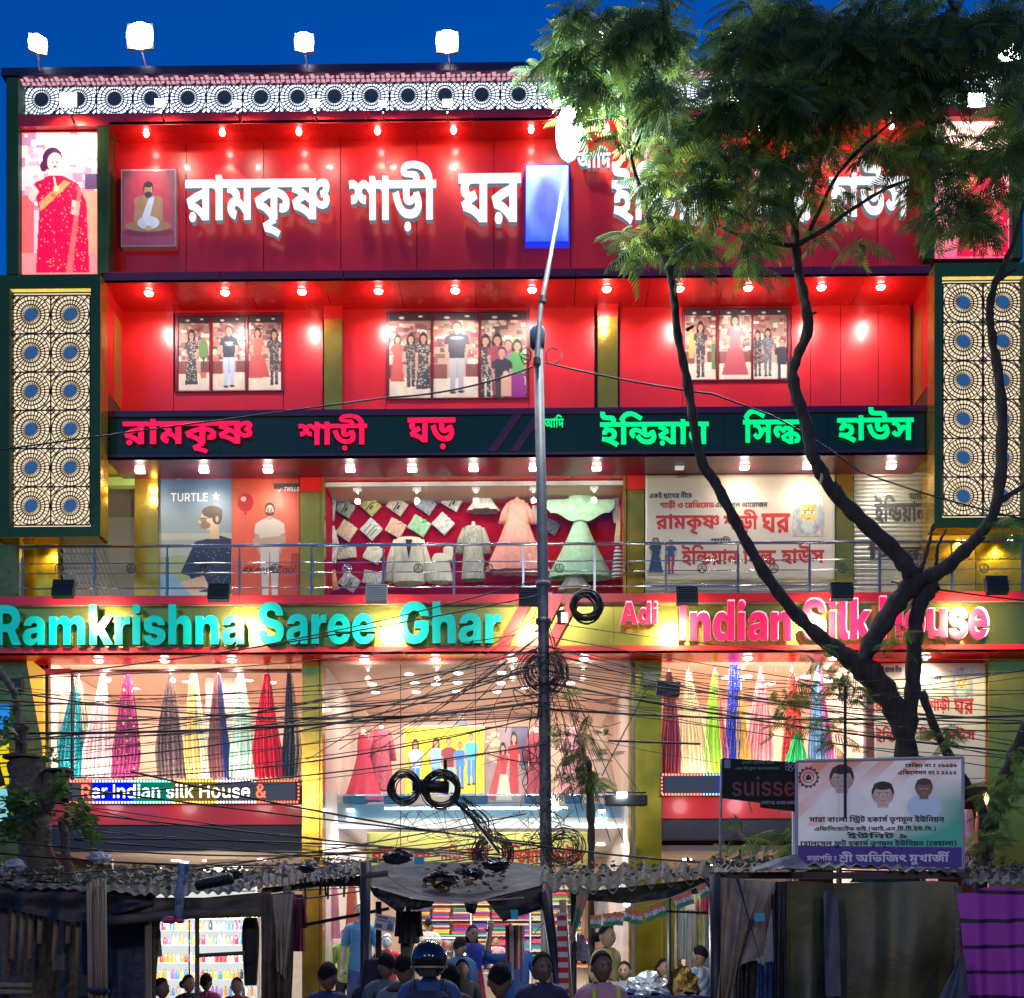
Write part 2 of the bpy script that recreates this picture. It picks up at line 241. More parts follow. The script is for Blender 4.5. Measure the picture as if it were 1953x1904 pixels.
[[140,207,0,-43,-21,0,-15,-10,-18,-18,-16,-26,-3,-15,0,-18,5,-17,8,-10,22,-7,17,2,6,3,16,-41,-21,-7,-23,-2,-16,1,-29,9,-12,7,-18,22,-9,31,0,32,6,25,14,23,19,19,24,14,-21,-16,-58,-1,0,43]],
[[206,207,0,-43,-128,0,1,-92,3,-16,7,-5,7,-1,15,3,19,13,7,12,0,10,-5,5,-17,1,-19,6,-28,24,6,42,9,-11,16,-11,22,-5,35,-1,13,-4,16,-13,6,-16,0,-22,-7,-22,-12,-19,-28,-23,-38,-12,-33,1,-16,4,-13,8,-14,20,-5,21,0,103,-28,0,0,43]],
[[186,210,21,-2,17,-5,13,-7,10,-11,6,-12,2,-15,-1,-11,-9,-21,-17,-18,-22,-14,-25,-11,-17,41,27,12,8,11,1,7,-4,10,-12,3,-15,-2,-22,-14,-3,-8,1,-3,10,-6,-10,-43,-17,3,-14,6,-11,8,-8,9,-5,11,-1,12,3,19,11,17,7,8,29,17,11,4],[259,73,-3,-18,-8,-15,-12,-14,-18,-10,-22,-6,-27,-2,-35,3,-17,4,-30,14,-28,23,-24,32,-21,44,-9,27,52,15,17,-49,10,-19,22,-28,13,-9,14,-6,15,-4,17,-1,19,2,14,8,4,6,0,16,-5,6,-17,10,44,23,10,-6,15,-16,6,-9]],
[[260,207,0,-43,-114,0,0,-38,2,-4,7,-3,8,3,9,7,8,12,42,7,19,-33,5,-23,0,-26,-4,-13,-14,-22,-24,-16,-33,-8,-35,0,-29,5,-28,12,-13,9,-24,24,-11,16,-19,40,-7,24,50,14,15,-42,17,-30,21,-18,12,-5,26,-4,25,3,17,11,4,9,1,17,-8,18,-9,9,48,2,-35,-32,-26,-11,-19,-2,-16,2,-19,8,-12,15,-6,32,0,31,-94,0,0,43]],
[[215,207,0,-43,-30,0,0,-164,-54,0,-19,20,-32,22,-26,10,-29,7,-20,49,66,30,67,20,-5,-9,0,15,-136,0,0,43],[131,117,6,-3,-35,-11,-33,-15,16,-4,18,-8,25,-17,13,-14,-8,0,-1,7]],
[[266,207,0,-43,-29,0,0,-164,-55,0,0,130,5,-23,-21,26,-20,19,-13,8,-21,7,-26,-3,-22,-14,-12,-12,-11,4,10,7,14,4,19,0,8,-3,7,-5,7,-13,1,-17,-2,-9,-16,5,29,29,39,32,31,-31,-101,-89,-35,34,27,21,-9,-12,-11,-4,6,5,6,10,1,5,-3,8,-14,3,-15,-7,-36,34,32,33,21,15,22,9,24,4,21,-3,27,-12,18,-13,19,-19,-4,-5,-2,72,46,0,8,-23]],
[[-104,-89,-18,2,-17,6,-14,10,-7,15,0,22,5,10,20,14,15,4,33,1,28,-5,28,-10,30,-16,32,-22,-28,-32,-47,36,-33,14,-10,2,-17,0,-5,-2,-3,-8,1,-4,5,-4,5,-1,11,3,8,13,1,48,55,0,0,-22,-5,-27,-8,-18,-14,-15,-21,-10]],
[[268,207,0,-43,-29,0,0,-164,-55,0,0,101,9,-17,-9,11,-6,4,-8,1,-12,-7,-2,-10,2,-12,-47,-2,-6,16,-10,12,-16,4,-11,-4,-4,-9,2,-9,6,-6,20,-8,-15,-44,-36,15,-24,23,-8,20,-1,12,4,21,10,16,16,11,10,4,21,3,26,-3,11,-4,19,-13,9,-9,-9,1,7,15,13,9,7,2,22,-1,12,-6,11,-9,-11,-5,-2,41,-187,0,0,43]],
[[151,7,-45,6,-28,13,-13,9,-24,24,-11,16,-18,39,-7,23,50,14,14,-41,18,-30,22,-18,26,-8,14,-1,25,3,13,10,4,13,-1,8,-4,13,-4,5,41,-1,-23,-19,-23,-10,-28,-4,-20,2,-17,6,-12,11,-4,8,-3,8,0,19,7,17,6,8,19,15,-128,-1,0,43,351,0,0,-43,-105,0,-31,2,-35,-15,-22,-14,-6,-7,-2,-7,6,-9,5,-1,12,3,12,8,58,-18,4,-28,-4,-23,-5,-11,-17,-19,-12,-8,-15,-5,-18,-4],[316,59,2,-25,7,-27,-53,-11,-6,21,-5,33,0,20,7,39,-15,2,-36,13,-19,13,-21,26,54,7,11,-10,17,-7,18,-3,28,1,24,-36,-10,-26]],
[[50,106,25,-16,24,-21,31,-36,17,-27,-39,-23,-25,31,-20,20,-21,18,-24,16],[20,157,3,19,9,14,15,11,18,6,29,-2,17,-9,12,-12,4,-8,3,-19,-3,-18,-4,-8,-12,-13,-17,-8,-19,-3,-28,6,-15,11,-9,15],[60,157,4,-11,11,-4,11,4,4,11,-4,11,-11,4,-11,-4]],
[[65,30,-22,4,-13,8,-22,28,35,22,15,-16,13,1,11,14,8,15,8,6,11,16,13,11,14,3,8,-1,21,-11,12,-31,-9,-14,-9,10,-12,3,-11,-9,-25,-37,-18,-16,-13,-5],[77,77,-6,32,-12,18,-20,9,-31,4,13,44,30,-14,37,-12,14,-14,6,-13,3,-26],[340,207,0,-43,-126,0,0,-93,2,-8,7,-6,7,-1,15,3,14,9,13,17,1,6,-3,7,-10,3,-13,-1,-7,43,33,5,24,-3,9,-4,12,-11,8,-21,-3,-30,-10,-21,-9,-12,-26,-20,-24,-10,-13,-2,-24,-1,-26,6,-7,3,-11,10,-9,14,-3,10,-2,26,0,82,-162,0,0,43],[258,207,-5,14,-6,3,-62,3,-23,6,-9,5,-11,12,-5,11,-3,23,2,21,52,-3,0,-21,5,-7,9,-4,62,-2,16,-4,13,-8,9,-12,6,-15,2,-22],[311,-58,-54,0,-12,10,-19,4,-37,-4,-32,0,-24,6,-20,15,-8,16,-3,22,2,23,52,-5,0,-19,2,-5,9,-7,13,-3,42,5,14,-2,20,-15,2,44,53,44]],
[[206,207,0,-43,-127,0,0,-92,3,-16,7,-5,7,-1,15,3,14,8,13,17,1,6,-3,8,-4,2,-20,-1,-7,44,24,4,23,-1,11,-2,15,-9,6,-6,8,-21,-3,-30,-17,-30,-28,-23,-38,-12,-33,1,-16,4,-13,8,-14,20,-5,21,0,103,-28,0,0,43],[124,207,-5,14,-6,3,-63,3,-22,6,-9,5,-11,12,-7,18,-1,26,2,11,51,-3,1,-21,5,-7,9,-4,62,-2,16,-4,13,-8,5,-5,7,-14,5,-30]],
[[-112,251,123,55,16,-36,-119,-58]],
[[150,9,-41,5,-19,7,-18,10,-16,13,-16,17,-13,21,-12,25,-10,30,50,14,22,-55,8,-13,10,-10,21,-14,13,-3,23,-1,24,7,9,10,4,15,-3,13,-8,9,-11,3,-5,-1,-5,-2,-3,-5,-1,-5,3,-13,-52,-6,-5,15,-1,12,4,20,5,8,24,15,20,4,27,-1,15,-3,25,-12,9,-9,12,-21,4,-26,-4,-26,-14,-22,-23,-15,-15,-6],[256,207,0,-43,-259,0,0,43]],
[[228,207,0,-43,-30,0,0,-164,-54,0,0,136,3,-16,-20,23,-28,19,-19,2,-9,-4,-4,-7,0,-10,6,-9,13,-5,18,-2,-7,-51,-35,8,-26,12,-16,18,-5,11,-4,25,3,21,11,18,17,13,10,4,23,4,23,-3,27,-14,29,-25,-9,4,-1,58,46,0,8,-23]],
[[-66,-88,-20,2,-16,6,-13,11,-7,15,1,20,4,9,16,13,20,6,0,13,55,0,0,-19,-20,-26,-19,1,-5,-2,-3,-6,3,-7,10,-2,19,4,8,4,21,20,23,-8,43,-21,-22,-35,-38,22,-16,-11,-12,-5]],
[[304,207,0,-43,-245,0,10,1,18,-7,32,-20,3,-36,-52,-22,-2,3,8,-1,26,-9,17,-8,22,-16,-1,107,38,0,29,-3,25,-5,21,-9,24,-19,9,-14,5,-16,0,-16,-4,-15,-4,-7,-12,-10,-9,-4,-24,-3,-27,3,2,43,11,-1,10,3,3,4,-1,9,-3,4,-14,8,-24,4,0,-112,-55,0,-9,9,-33,21,-25,10,-45,10,-19,46,57,27,-28,11,-32,8,15,32,15,-10,-39,0,0,43]],
[[80,-42,-26,46,-9,25,-6,27,-4,27,-1,28,5,54,6,27,9,26,26,46,50,0,-24,-47,-9,-26,-6,-27,-4,-54,4,-53,6,-26,9,-26,24,-47]],
[[17,26,4,18,5,6,15,6,17,0,14,-6,6,-6,4,-18,-4,-17,-6,-6,-6,-4,-16,-3,-17,3,-7,4,-8,13]],
[[312,207,0,-43,-126,0,0,-99,3,-9,6,-5,7,-1,15,3,14,8,13,17,1,11,-3,3,-4,2,-19,-1,-7,44,24,4,22,-1,11,-2,16,-9,12,-19,1,-27,-7,-22,-12,-19,-29,-23,-37,-12,-34,1,-16,4,-12,8,-14,20,-5,21,-1,103,-28,0,0,43],[230,207,-1,6,-8,6,-77,3,-23,6,-8,5,-11,11,-5,12,-3,20,3,23,50,-12,0,-21,5,-7,10,-5,100,0,11,-12,4,-8,5,-18,0,-9],[110,207,0,-43,-29,0,0,-164,-55,0,0,164,-29,0,0,43,30,0,-23,28,25,31,12,12,25,16,26,9,29,3,27,-2,43,-12,71,-38,-26,-30,-55,31,-16,6,-29,5,-24,-2,-30,-16,-18,-20,14,-21]],
[[25,-42,24,47,8,26,10,54,1,27,-1,27,-10,53,-8,26,-24,46,49,0,15,-22,11,-23,16,-52,5,-55,-1,-28,-4,-27,-16,-53,-11,-24,-15,-22]],
[[107,0,-42,6,-15,8,-10,11,-6,13,-2,14,4,22,15,18,24,14,24,-38,-11,-8,1,-8,3,-4,13,-3,16,3,11,9,1,7,0,7,-9,13,-57,35,-22,20,-4,7,-5,15,0,15,5,14,14,20,49,-26,-7,-11,3,-12,59,-39,16,-15,10,-16,5,-29,-1,-12,-9,-22,-8,-8,-21,-13,-14,-4]],
[[325,207,0,-43,-245,0,10,1,7,-2,23,-11,20,-14,4,-36,-53,-22,-2,3,27,-6,16,-6,30,-17,-1,102,53,-1,39,-7,21,-9,24,-19,9,-14,5,-16,0,-16,-4,-15,-4,-7,-12,-10,-20,-6,-13,-1,-27,3,2,43,11,-1,10,3,3,4,-1,9,-3,4,-14,8,-24,4,0,-112,-55,9,-20,13,-34,15,-26,8,-32,5,-19,46,57,27,-28,11,-32,8,15,32,15,-10,-60,0,0,43],[216,-39,-54,0,-12,11,-20,4,-44,-5,-18,0,-24,4,-21,11,-9,13,-6,17,1,29,52,-6,1,-15,5,-6,17,-3,33,3,20,-2,13,-6,11,-9,0,24,55,0]],
[[153,8,-31,3,-29,8,-14,7,-26,20,-22,29,-10,18,-16,44,50,14,15,-42,18,-29,10,-10,24,-12,13,-3,22,-1,21,6,10,8,3,6,3,20,-5,12,-10,14,44,29,14,-23,8,-22,3,-23,-1,-14,-4,-12,-14,-22,-24,-16,-32,-8],[143,79,-16,1,-13,4,-18,16,-5,10,-1,20,7,21,48,-10,-2,-13,5,-5,5,-1,13,4,13,15,44,8,4,-21,-16,-18,-17,-14,-18,-11],[261,207,0,-43,-264,0,0,43]],
[[20,157,3,19,9,14,15,11,18,6,29,-2,17,-9,12,-12,4,-8,3,-19,-3,-18,-4,-8,-12,-13,-17,-8,-19,-3,-28,6,-15,11,-9,15],[60,157,4,-11,11,-4,11,4,4,11,-4,11,-11,4,-11,-4],[20,50,3,19,9,15,23,14,10,2,29,-2,17,-9,12,-12,4,-8,3,-19,-3,-18,-4,-8,-12,-13,-17,-8,-19,-3,-28,6,-15,11,-9,15],[60,50,4,-11,11,-4,11,4,4,11,-4,11,-11,4,-11,-4]],
[[258,207,0,-43,-30,0,0,-149,-54,0,0,215,46,0,8,-23],[125,210,17,-2,21,-11,12,-12,11,-17,-3,-51,-15,25,-18,18,-19,6,-13,-4,-4,-5,0,-12,3,-5,13,-5,18,-3,-4,-47,-29,6,-21,11,-13,17,-6,21,0,24,3,11,9,17,6,7,15,8],[34,210,21,-3,10,-4,15,-12,7,-8,4,-10,4,-26,-3,-20,-4,-10,-13,-16,-9,-7,-12,-5,-29,-4,-3,47,26,6,7,8,1,5,-2,7,-5,5,-7,2,-17,1,-22,-4,-5,44],[228,-14,-54,0,-11,11,-21,4,-45,-5,-24,0,-17,2,-16,5,-14,8,-10,14,-6,19,2,33,52,-5,-1,-12,3,-13,9,-6,23,-2,32,5,18,-1,15,-5,11,-10,0,35,54,4]],
[[336,207,0,-43,-30,0,0,-164,-54,0,-18,20,-44,27,24,34,15,-8,24,-19,-1,110,-255,0,0,43],[140,22,-22,1,-19,4,-18,6,-16,9,-28,28,-23,41,-9,26,50,14,19,-48,16,-20,19,-12,12,-3,21,-1,14,3,14,9,4,7,1,9,-4,14,-5,4,-12,0,-6,-6,1,-14,-48,-6,-7,26,1,10,7,15,14,11,27,7,26,-1,13,-3,13,-4,10,-7,16,-17,7,-23,0,-24,-8,-21,-7,-10,-21,-15,-32,-8],[115,136,-5,13,-5,6,-7,5,-18,6,31,15,16,-3,20,-11,11,-13,6,-17]],
[[103,210,31,-3,23,-10,8,-7,12,-16,3,-19,-1,-16,-14,-23,-12,-7,-16,-5,-19,-1,-17,1,-18,5,8,39,24,-2,7,2,4,8,-6,9,-7,2,-25,-1,-11,-6,-8,-8,-3,-7,0,-16,5,-12,20,-14,61,-26,27,-16,14,-13,10,-14,7,-28,-52,-10,-7,17,-17,16,-59,28,-30,17,-20,19,-6,10,-5,11,-3,24,1,14,10,24,19,18,13,7,31,8]],
[[265,207,0,-43,-29,0,0,-164,-55,0,-24,24,-25,17,-42,16,-26,6,-13,46,35,-13,53,-13,28,-15,15,-12,-1,174,47,0,8,-23],[167,153,-1,-12,-7,-21,-6,-9,-18,-16,-29,-11,-19,-3,-29,9,-7,19,33,9,16,8,10,9,3,18,-7,10,-16,13,53,32,17,-24],[67,138,-15,1,-13,4,-11,6,-7,9,-5,11,-1,12,6,28,49,-9,-3,-10,6,-9,9,0,9,4,13,15,39,8,1,-17,-28,-36,-16,-11,-21,-6]],
[[37,173,4,20,11,18,48,-18,-5,-11,4,-8,41,-12,16,-7,11,-8,8,-10,6,-26,-2,-17,-6,-13,-10,-12,-30,-15,-20,-4,-19,3,9,13,13,-3,33,-11,27,-12,17,-11,-27,-38,-32,19,-36,16,-40,13,-42,8,8,42,44,-7,25,1,22,5,10,9,1,6,-3,10,-17,8,-41,11,-15,10,-9,12]],
[[70,112,22,-2,19,-8,14,-12,4,-8,4,-17,-3,-17,-8,-16,-10,-11,3,23,19,5,6,5,8,14,1,8,-1,9,-4,8,-9,10,-29,12,-50,14,-32,16,-5,7,-7,14,0,19,6,15,8,11,49,-16,-5,-8,0,-6,4,-4,10,-5,67,-21,24,-13,15,-13,9,-15,5,-22,-1,-22,-4,-13,-14,-21,-21,-15,-29,-10,-16,-3,-34,-4,-24,0,-8,43,11,1,13,5,5,5,1,11,-7,5,-11,0,-5,-5,0,-12,-48,-9,-5,24,4,18,10,13,16,9]],
[[112,0,-36,4,-30,13,-12,9,-17,25,-6,32,2,17,5,16,8,15,11,14,32,27,67,38,25,-33,-4,-10,2,-6,10,-6,15,-1,20,-31,-30,-20,-12,-13,-2,-11,5,-10,6,-3,17,0,18,-45,-27,-11,-32,-8],[115,44,13,0,21,6,9,-15,-16,3,-24,13,-11,18,-1,18,4,14,9,14,34,29,15,-30,-22,3,-21,11,-8,14,-1,8,1,10,6,10,27,-5,-45,-26,-21,-18,-13,-19,-4,-22,6,-20,11,-10,14,-5]],
[[106,0,-27,2,-22,5,-18,9,-13,12,-8,14,-2,17,1,12,13,22,11,9,35,16,-2,-21,-39,23,-6,6,-7,13,-3,16,1,10,9,16,16,14,41,12,39,0,18,-3,25,-9,16,-14,7,-15,1,-8,-3,-18,-14,-19,-34,-18,-3,15,30,-14,12,-8,8,-10,5,-13,2,-15,-2,-18,-8,-14,-12,-12,-18,-8],[106,44,11,0,16,5,5,7,2,8,-1,6,-10,10,-23,8,-11,-2,-15,-8,-5,-4,-4,-10,2,-8,6,-6,7,-4],[106,130,14,4,12,7,4,9,-7,10,-24,4,-16,-2,-11,-5,-3,-8,2,-6,5,-5]],
[[125,8,-28,2,-24,8,-22,16,-18,24,-8,15,-15,38,-6,24,49,13,12,-43,14,-30,18,-16,22,-6,19,4,10,12,4,19,-8,33,42,6,-20,-26,-14,-12,-23,-8,-18,0,-17,5,-7,5,-10,20,-3,37,-6,6,-12,3,6,47,37,-5,19,-13,8,-17,1,-39,3,-6,3,-1,8,4,6,15,37,9,14,-28,6,-37,-1,-14,-7,-25,-15,-21,-10,-8,-13,-6]],
[[15,0,0,243,101,0,34,-5,28,-13,19,-21,10,-28,0,-32,-4,-15,-15,-24,-12,-9,-28,-13,-36,-4,-59,0,0,48,58,0,14,2,11,5,10,14,2,12,-2,11,-10,14,-11,5,-14,2,-34,0,0,-192],[150,0,-54,110,64,0,55,-110]],
[[68,-3,-22,2,-17,8,-13,12,-6,18,-1,20,2,8,12,19,12,8,23,8,47,6,12,8,0,9,-10,9,-12,2,-9,-1,-10,-5,-6,-12,-55,0,6,23,13,17,9,7,24,10,30,3,24,-2,28,-9,18,-17,9,-23,0,-125,-58,0,-1,24,-3,-6,-19,-16,-13,-4],[86,35,16,3,11,9,4,9,1,20,-38,-8,-12,-8,-3,-6,3,-12,4,-4]],
[[15,0,0,172,57,0,0,-41,-2,0,7,18,17,18,15,7,16,2,24,-5,19,-15,9,-25,-5,0,6,18,11,13,15,9,17,4,20,0,19,-7,8,-5,13,-16,4,-10,3,-22,0,-115,-59,0,-1,109,-6,12,-5,4,-13,3,-16,-6,-8,-16,0,-106,-57,0,-1,109,-5,12,-5,4,-13,3,-5,0,-14,-9,-6,-19,0,-100]],
[[68,42,0,71,7,0,49,59,68,0,-74,-90,-16,0],[15,0,0,243,59,0,0,-243],[126,0,-45,69,39,42,75,-111]],
[[15,0,0,172,58,0,0,-31,9,18,13,10,36,3,0,-48,-35,-2,-14,-10,-6,-12,-2,-14,0,-86]],
[[15,0,0,172,59,0,0,-172],[45,187,-17,3,-7,5,-5,6,-4,15,1,8,8,13,7,5,17,3,16,-3,7,-5,5,-6,4,-15,-1,-8,-8,-13,-7,-5]],
[[93,-4,-16,0,-14,3,-25,10,-10,7,-15,17,-6,22,58,0,8,-14,19,-5,7,0,13,6,3,7,-5,9,-15,5,-48,9,-13,6,-10,7,-12,21,0,24,3,10,12,17,20,11,27,7,31,0,15,-3,23,-9,10,-7,13,-18,5,-22,-55,0,-3,10,-15,9,-18,-1,-8,-5,-2,-10,8,-7,61,-13,23,-13,8,-8,4,-10,0,-24,-3,-10,-14,-18,-21,-13,-13,-4]],
[[74,93,0,-93,-59,0,0,243,59,0,0,-118,-9,0,14,27,9,10,12,8,13,4,28,1,20,-7,14,-14,6,-10,6,-22,1,-14,0,-108,-60,0,0,95,-3,17,-9,10,-14,3,-15,-3,-9,-11]],
[[74,93,0,-93,-59,0,0,172,59,0,0,-47,-9,0,14,27,9,10,12,8,29,6,12,-1,20,-7,14,-14,6,-10,6,-22,1,-122,-60,0,0,95,-3,17,-9,10,-14,3,-15,-3,-9,-11]],
[[113,-4,-39,4,-31,13,-11,10,-16,25,-4,15,-1,17,59,0,2,-13,8,-10,11,-7,14,-4,23,1,12,4,11,10,2,9,-2,8,-10,9,-12,5,-63,15,-18,8,-14,11,-11,13,-6,14,-2,17,2,15,4,13,16,23,11,9,14,7,15,5,35,4,36,-4,28,-12,11,-10,16,-23,6,-31,-57,0,-6,17,-6,6,-17,7,-17,1,-16,-5,-8,-6,-4,-8,1,-13,15,-11,67,-16,20,-8,15,-10,5,-6,9,-14,4,-16,-1,-25,-4,-14,-16,-24,-25,-16,-35,-8]],
[[98,-4,-17,1,-16,4,-27,15,-19,23,-10,30,-1,17,1,17,10,30,19,23,27,15,15,4,16,1,25,-3,11,-4,20,-11,8,-7,7,-8,11,-20,4,-11,3,-25,0,-16,-158,0,0,35,130,0,-27,-7,-2,13,-5,10,-8,7,-17,4,-17,-4,-5,-3,-6,-9,-4,-11,0,-40,7,-16,14,-10,13,-2,14,2,10,6,6,9,54,0,-9,-21,-15,-18,-10,-7,-25,-10]],
[[126,-4,-23,2,-21,5,-35,20,-14,15,-11,17,-8,20,-5,22,0,49,14,43,26,32,16,11,18,8,20,5,36,1,39,-10,21,-13,10,-9,8,-9,12,-21,5,-24,-63,0,-10,21,-12,8,-10,3,-24,0,-19,-8,-14,-14,-9,-22,-2,-13,-1,-14,3,-27,9,-21,14,-15,10,-4,22,-4,18,2,20,11,7,12,3,14,13,-1,-60,0,0,45,107,0,-1,-53,-5,-18,-8,-17,-10,-14,-13,-12,-16,-10,-17,-7]],
[[0,0,83,243,83,0,83,-243,-70,0,-63,218,17,0,-33,-116,-32,-102],[59,44,0,48,131,0,0,-48]],
[[82,-4,-14,1,-25,10,-19,19,-7,13,-5,14,-4,33,4,33,6,14,15,23,11,8,11,7,27,5,26,-5,15,-11,8,-11,0,94,59,0,0,-243,-58,0,-1,27,-11,-17,-11,-8],[99,43,13,3,10,7,7,11,4,14,0,17,-7,20,-9,9,-18,5,-11,-2,-10,-7,-6,-11,-4,-23,4,-23,6,-11,10,-6]],
[[18,0,0,243,57,0,0,-243]],
[[77,0,-20,1,-15,4,-12,7,-8,10,-5,13,-2,16,0,192,59,0,0,-186,4,-10,16,-3,0,-44]],
[[15,0,0,243,62,0,0,-93,88,0,0,93,62,0,0,-243,-62,0,0,97,-88,0,0,-97]],
[[100,-4,-18,1,-16,4,-14,6,-24,19,-15,27,-4,15,-1,18,1,17,4,16,15,27,24,19,14,6,16,4,18,1,17,-1,31,-10,23,-19,9,-13,6,-14,4,-16,1,-17,-1,-18,-4,-15,-6,-15,-9,-12,-23,-19,-31,-10],[100,43,11,2,9,7,7,10,4,15,-1,26,-6,12,-13,12,-11,2,-11,-2,-14,-12,-5,-12,-2,-17,2,-17,5,-12,14,-12]],
[[74,-4,-12,1,-20,7,-15,14,-9,20,-3,26,0,108,59,0,1,-104,6,-14,6,-4,14,-3,14,3,12,16,1,106,60,0,0,-172,-59,0,0,47,8,0,-6,-15,-17,-22,-11,-8]],
[[25,0,0,243,90,0,33,-5,13,-5,22,-17,7,-10,9,-26,0,-29,-9,-26,-17,-19,-25,-12,-34,-4,-65,0,0,34,60,0,28,5,15,14,5,14,0,17,-5,14,-15,15,-28,5,-42,0,0,-208],[162,0,-59,110,46,0,60,-110]],
[[74,-4,-31,6,-9,5,-13,14,-5,9,-2,10,-1,21,2,8,8,14,11,10,7,3,24,8,43,5,15,4,5,10,-2,12,-9,12,-22,6,-24,-6,-8,-6,-8,-12,-37,8,4,11,13,16,27,15,21,5,20,0,25,-5,22,-13,6,-6,9,-17,3,-22,0,-121,-39,0,0,25,-2,0,-6,-10,-16,-12,-14,-5],[84,27,8,0,15,5,15,14,6,19,0,23,-15,-6,-39,-6,-18,-10,-4,-9,0,-11,4,-8,11,-9]],
[[23,0,0,182,39,0,0,-30,2,0,10,17,16,12,9,3,25,-1,0,-37,-11,2,-23,-2,-12,-7,-12,-16,-3,-15,0,-108]],
[],
[[24,0,0,243,31,0,0,-243]],
[[63,107,0,-107,-40,0,0,182,38,0,1,-45,-4,0,6,15,8,12,9,9,23,10,14,1,23,-3,18,-11,13,-17,7,-23,1,-130,-40,0,0,110,-1,11,-9,18,-16,10,-25,-1,-12,-7,-9,-11]],
[[90,-3,-14,1,-13,4,-22,14,-9,11,-13,28,-3,17,0,38,3,17,6,15,16,23,11,8,24,10,24,1,17,-5,12,-8,13,-19,2,0,0,91,40,0,0,-243,-39,0,0,29,-3,0,-13,-19,-12,-8,-17,-5],[101,30,17,3,13,10,12,26,2,22,-2,22,-12,25,-13,10,-17,3,-18,-4,-13,-10,-9,-15,-5,-20,2,-33,7,-18,11,-13,15,-7]],
[[23,0,0,182,40,0,0,-182],[43,208,-12,3,-5,4,-4,5,-3,11,3,11,4,5,11,6,18,-2,9,-9,3,-11,-3,-11,-4,-5,-5,-4]],
[[91,-4,-26,3,-21,8,-16,13,-6,8,-7,19,37,8,8,-16,6,-5,16,-6,19,0,16,6,9,10,1,6,-3,10,-15,10,-54,13,-13,6,-16,17,-5,11,-1,12,4,21,12,16,9,6,21,9,39,3,12,-2,27,-13,12,-14,8,-17,-36,-7,-7,11,-11,9,-17,3,-9,-1,-8,-2,-12,-8,-4,-11,3,-10,3,-4,12,-6,55,-13,13,-6,16,-17,6,-22,-1,-11,-9,-19,-16,-15,-23,-9]],
[[71,-1,-15,1,-12,4,-9,6,-7,9,-4,12,-1,212,40,0,0,-198,3,-9,6,-4,16,1,7,-31]],
[[60,59,0,48,6,0,68,75,47,0,-81,-89,-7,0],[23,0,0,243,40,0,0,-243],[137,0,-61,84,27,28,83,-112]],
[[25,0,0,243,42,0,0,-101,115,0,0,101,41,0,0,-243,-41,0,0,106,-115,0,0,-106]],
[[101,-4,-32,6,-13,6,-12,9,-10,11,-14,28,-4,16,-1,18,1,18,4,17,6,15,18,24,12,9,13,6,15,4,17,1,17,-1,15,-4,14,-6,12,-9,10,-11,14,-28,5,-35,-5,-34,-6,-15,-18,-24,-12,-9,-14,-6],[101,29,18,4,8,4,6,7,12,25,2,21,-2,21,-7,19,-5,7,-14,11,-18,3,-18,-3,-13,-11,-9,-16,-5,-20,0,-22,9,-28,11,-14,15,-7]],
[[85,-2,-23,3,-18,11,-13,17,-5,11,-3,26,0,116,40,0,1,-121,3,-10,13,-14,9,-4,11,-1,14,2,12,7,5,5,8,20,1,116,40,0,0,-182,-38,0,-1,45,4,0,-6,-15,-17,-21,-23,-10]],
[[103,-4,-33,5,-14,7,-22,19,-9,13,-5,15,-4,17,-1,18,1,18,9,31,18,24,25,16,15,4,28,1,30,-9,16,-12,8,-9,11,-20,3,-12,3,-14,0,-29,-147,0,0,29,127,0,-19,-9,-4,28,-4,7,-11,12,-15,5,-9,1,-17,-3,-14,-9,-9,-13,-5,-16,1,-39,5,-19,10,-14,15,-8,17,-3,12,1,15,7,13,17,37,-8,-4,-10,-11,-16,-17,-12,-20,-8]],
[[94,-3,-29,4,-24,11,-17,18,-5,10,-4,24,6,26,10,15,14,13,66,46,8,9,5,12,-3,16,-9,8,-18,3,-13,-6,-8,-10,-1,-15,4,-11,11,-17,130,-153,-45,0,-101,117,-20,25,-10,17,-6,28,1,10,7,20,13,15,9,6,10,4,23,3,23,-3,10,-4,15,-12,10,-17,3,-26,-4,-14,-11,-18,-66,-51,-18,-17,-5,-12,0,-13,8,-17,11,-7,13,-4,25,2,17,8,22,20,5,9,8,20,3,24,35,0,0,-15,-5,-25,-8,-20,-15,-21,-24,-19,-21,-11,-23,-5]],
[[14,207,0,36,191,0,0,-36,-75,0,0,-207,-41,0,0,207]],
[[123,-4,-36,5,-29,15,-21,22,-6,14,-6,32,0,159,42,0,0,-166,6,-17,12,-14,8,-6,19,-6,22,0,19,6,14,12,5,8,4,8,3,19,0,156,42,0,0,-159,-6,-32,-7,-14,-20,-22,-29,-15]],
[[25,0,0,243,42,0,0,-208,108,0,0,-35]],
[[25,0,0,243,156,0,0,-36,-114,0,0,-67,106,0,0,-35,-106,0,0,-70,115,0,0,-35]],
[[114,0,40,243,31,0,-40,-243],[4,63,6,32,185,0,-5,-32],[29,0,39,243,32,0,-40,-243],[19,148,5,31,185,0,-5,-31]],
[[55,61,0,40,15,24,101,118,51,0,-102,-116,-3,1],[25,0,0,243,42,0,0,-243],[175,0,-79,116,26,31,102,-147]],
[[23,-68,0,250,39,0,0,-30,3,0,14,19,19,11,9,2,24,-1,25,-10,19,-19,8,-12,5,-15,5,-36,-5,-36,-5,-15,-16,-24,-11,-8,-25,-10,-24,-1,-16,5,-12,8,-14,19,-2,0,0,-97],[107,30,17,4,14,10,5,7,8,29,0,22,-8,28,-11,13,-16,7,-9,1,-17,-3,-14,-10,-9,-16,-5,-31,6,-32,9,-16,13,-10]],
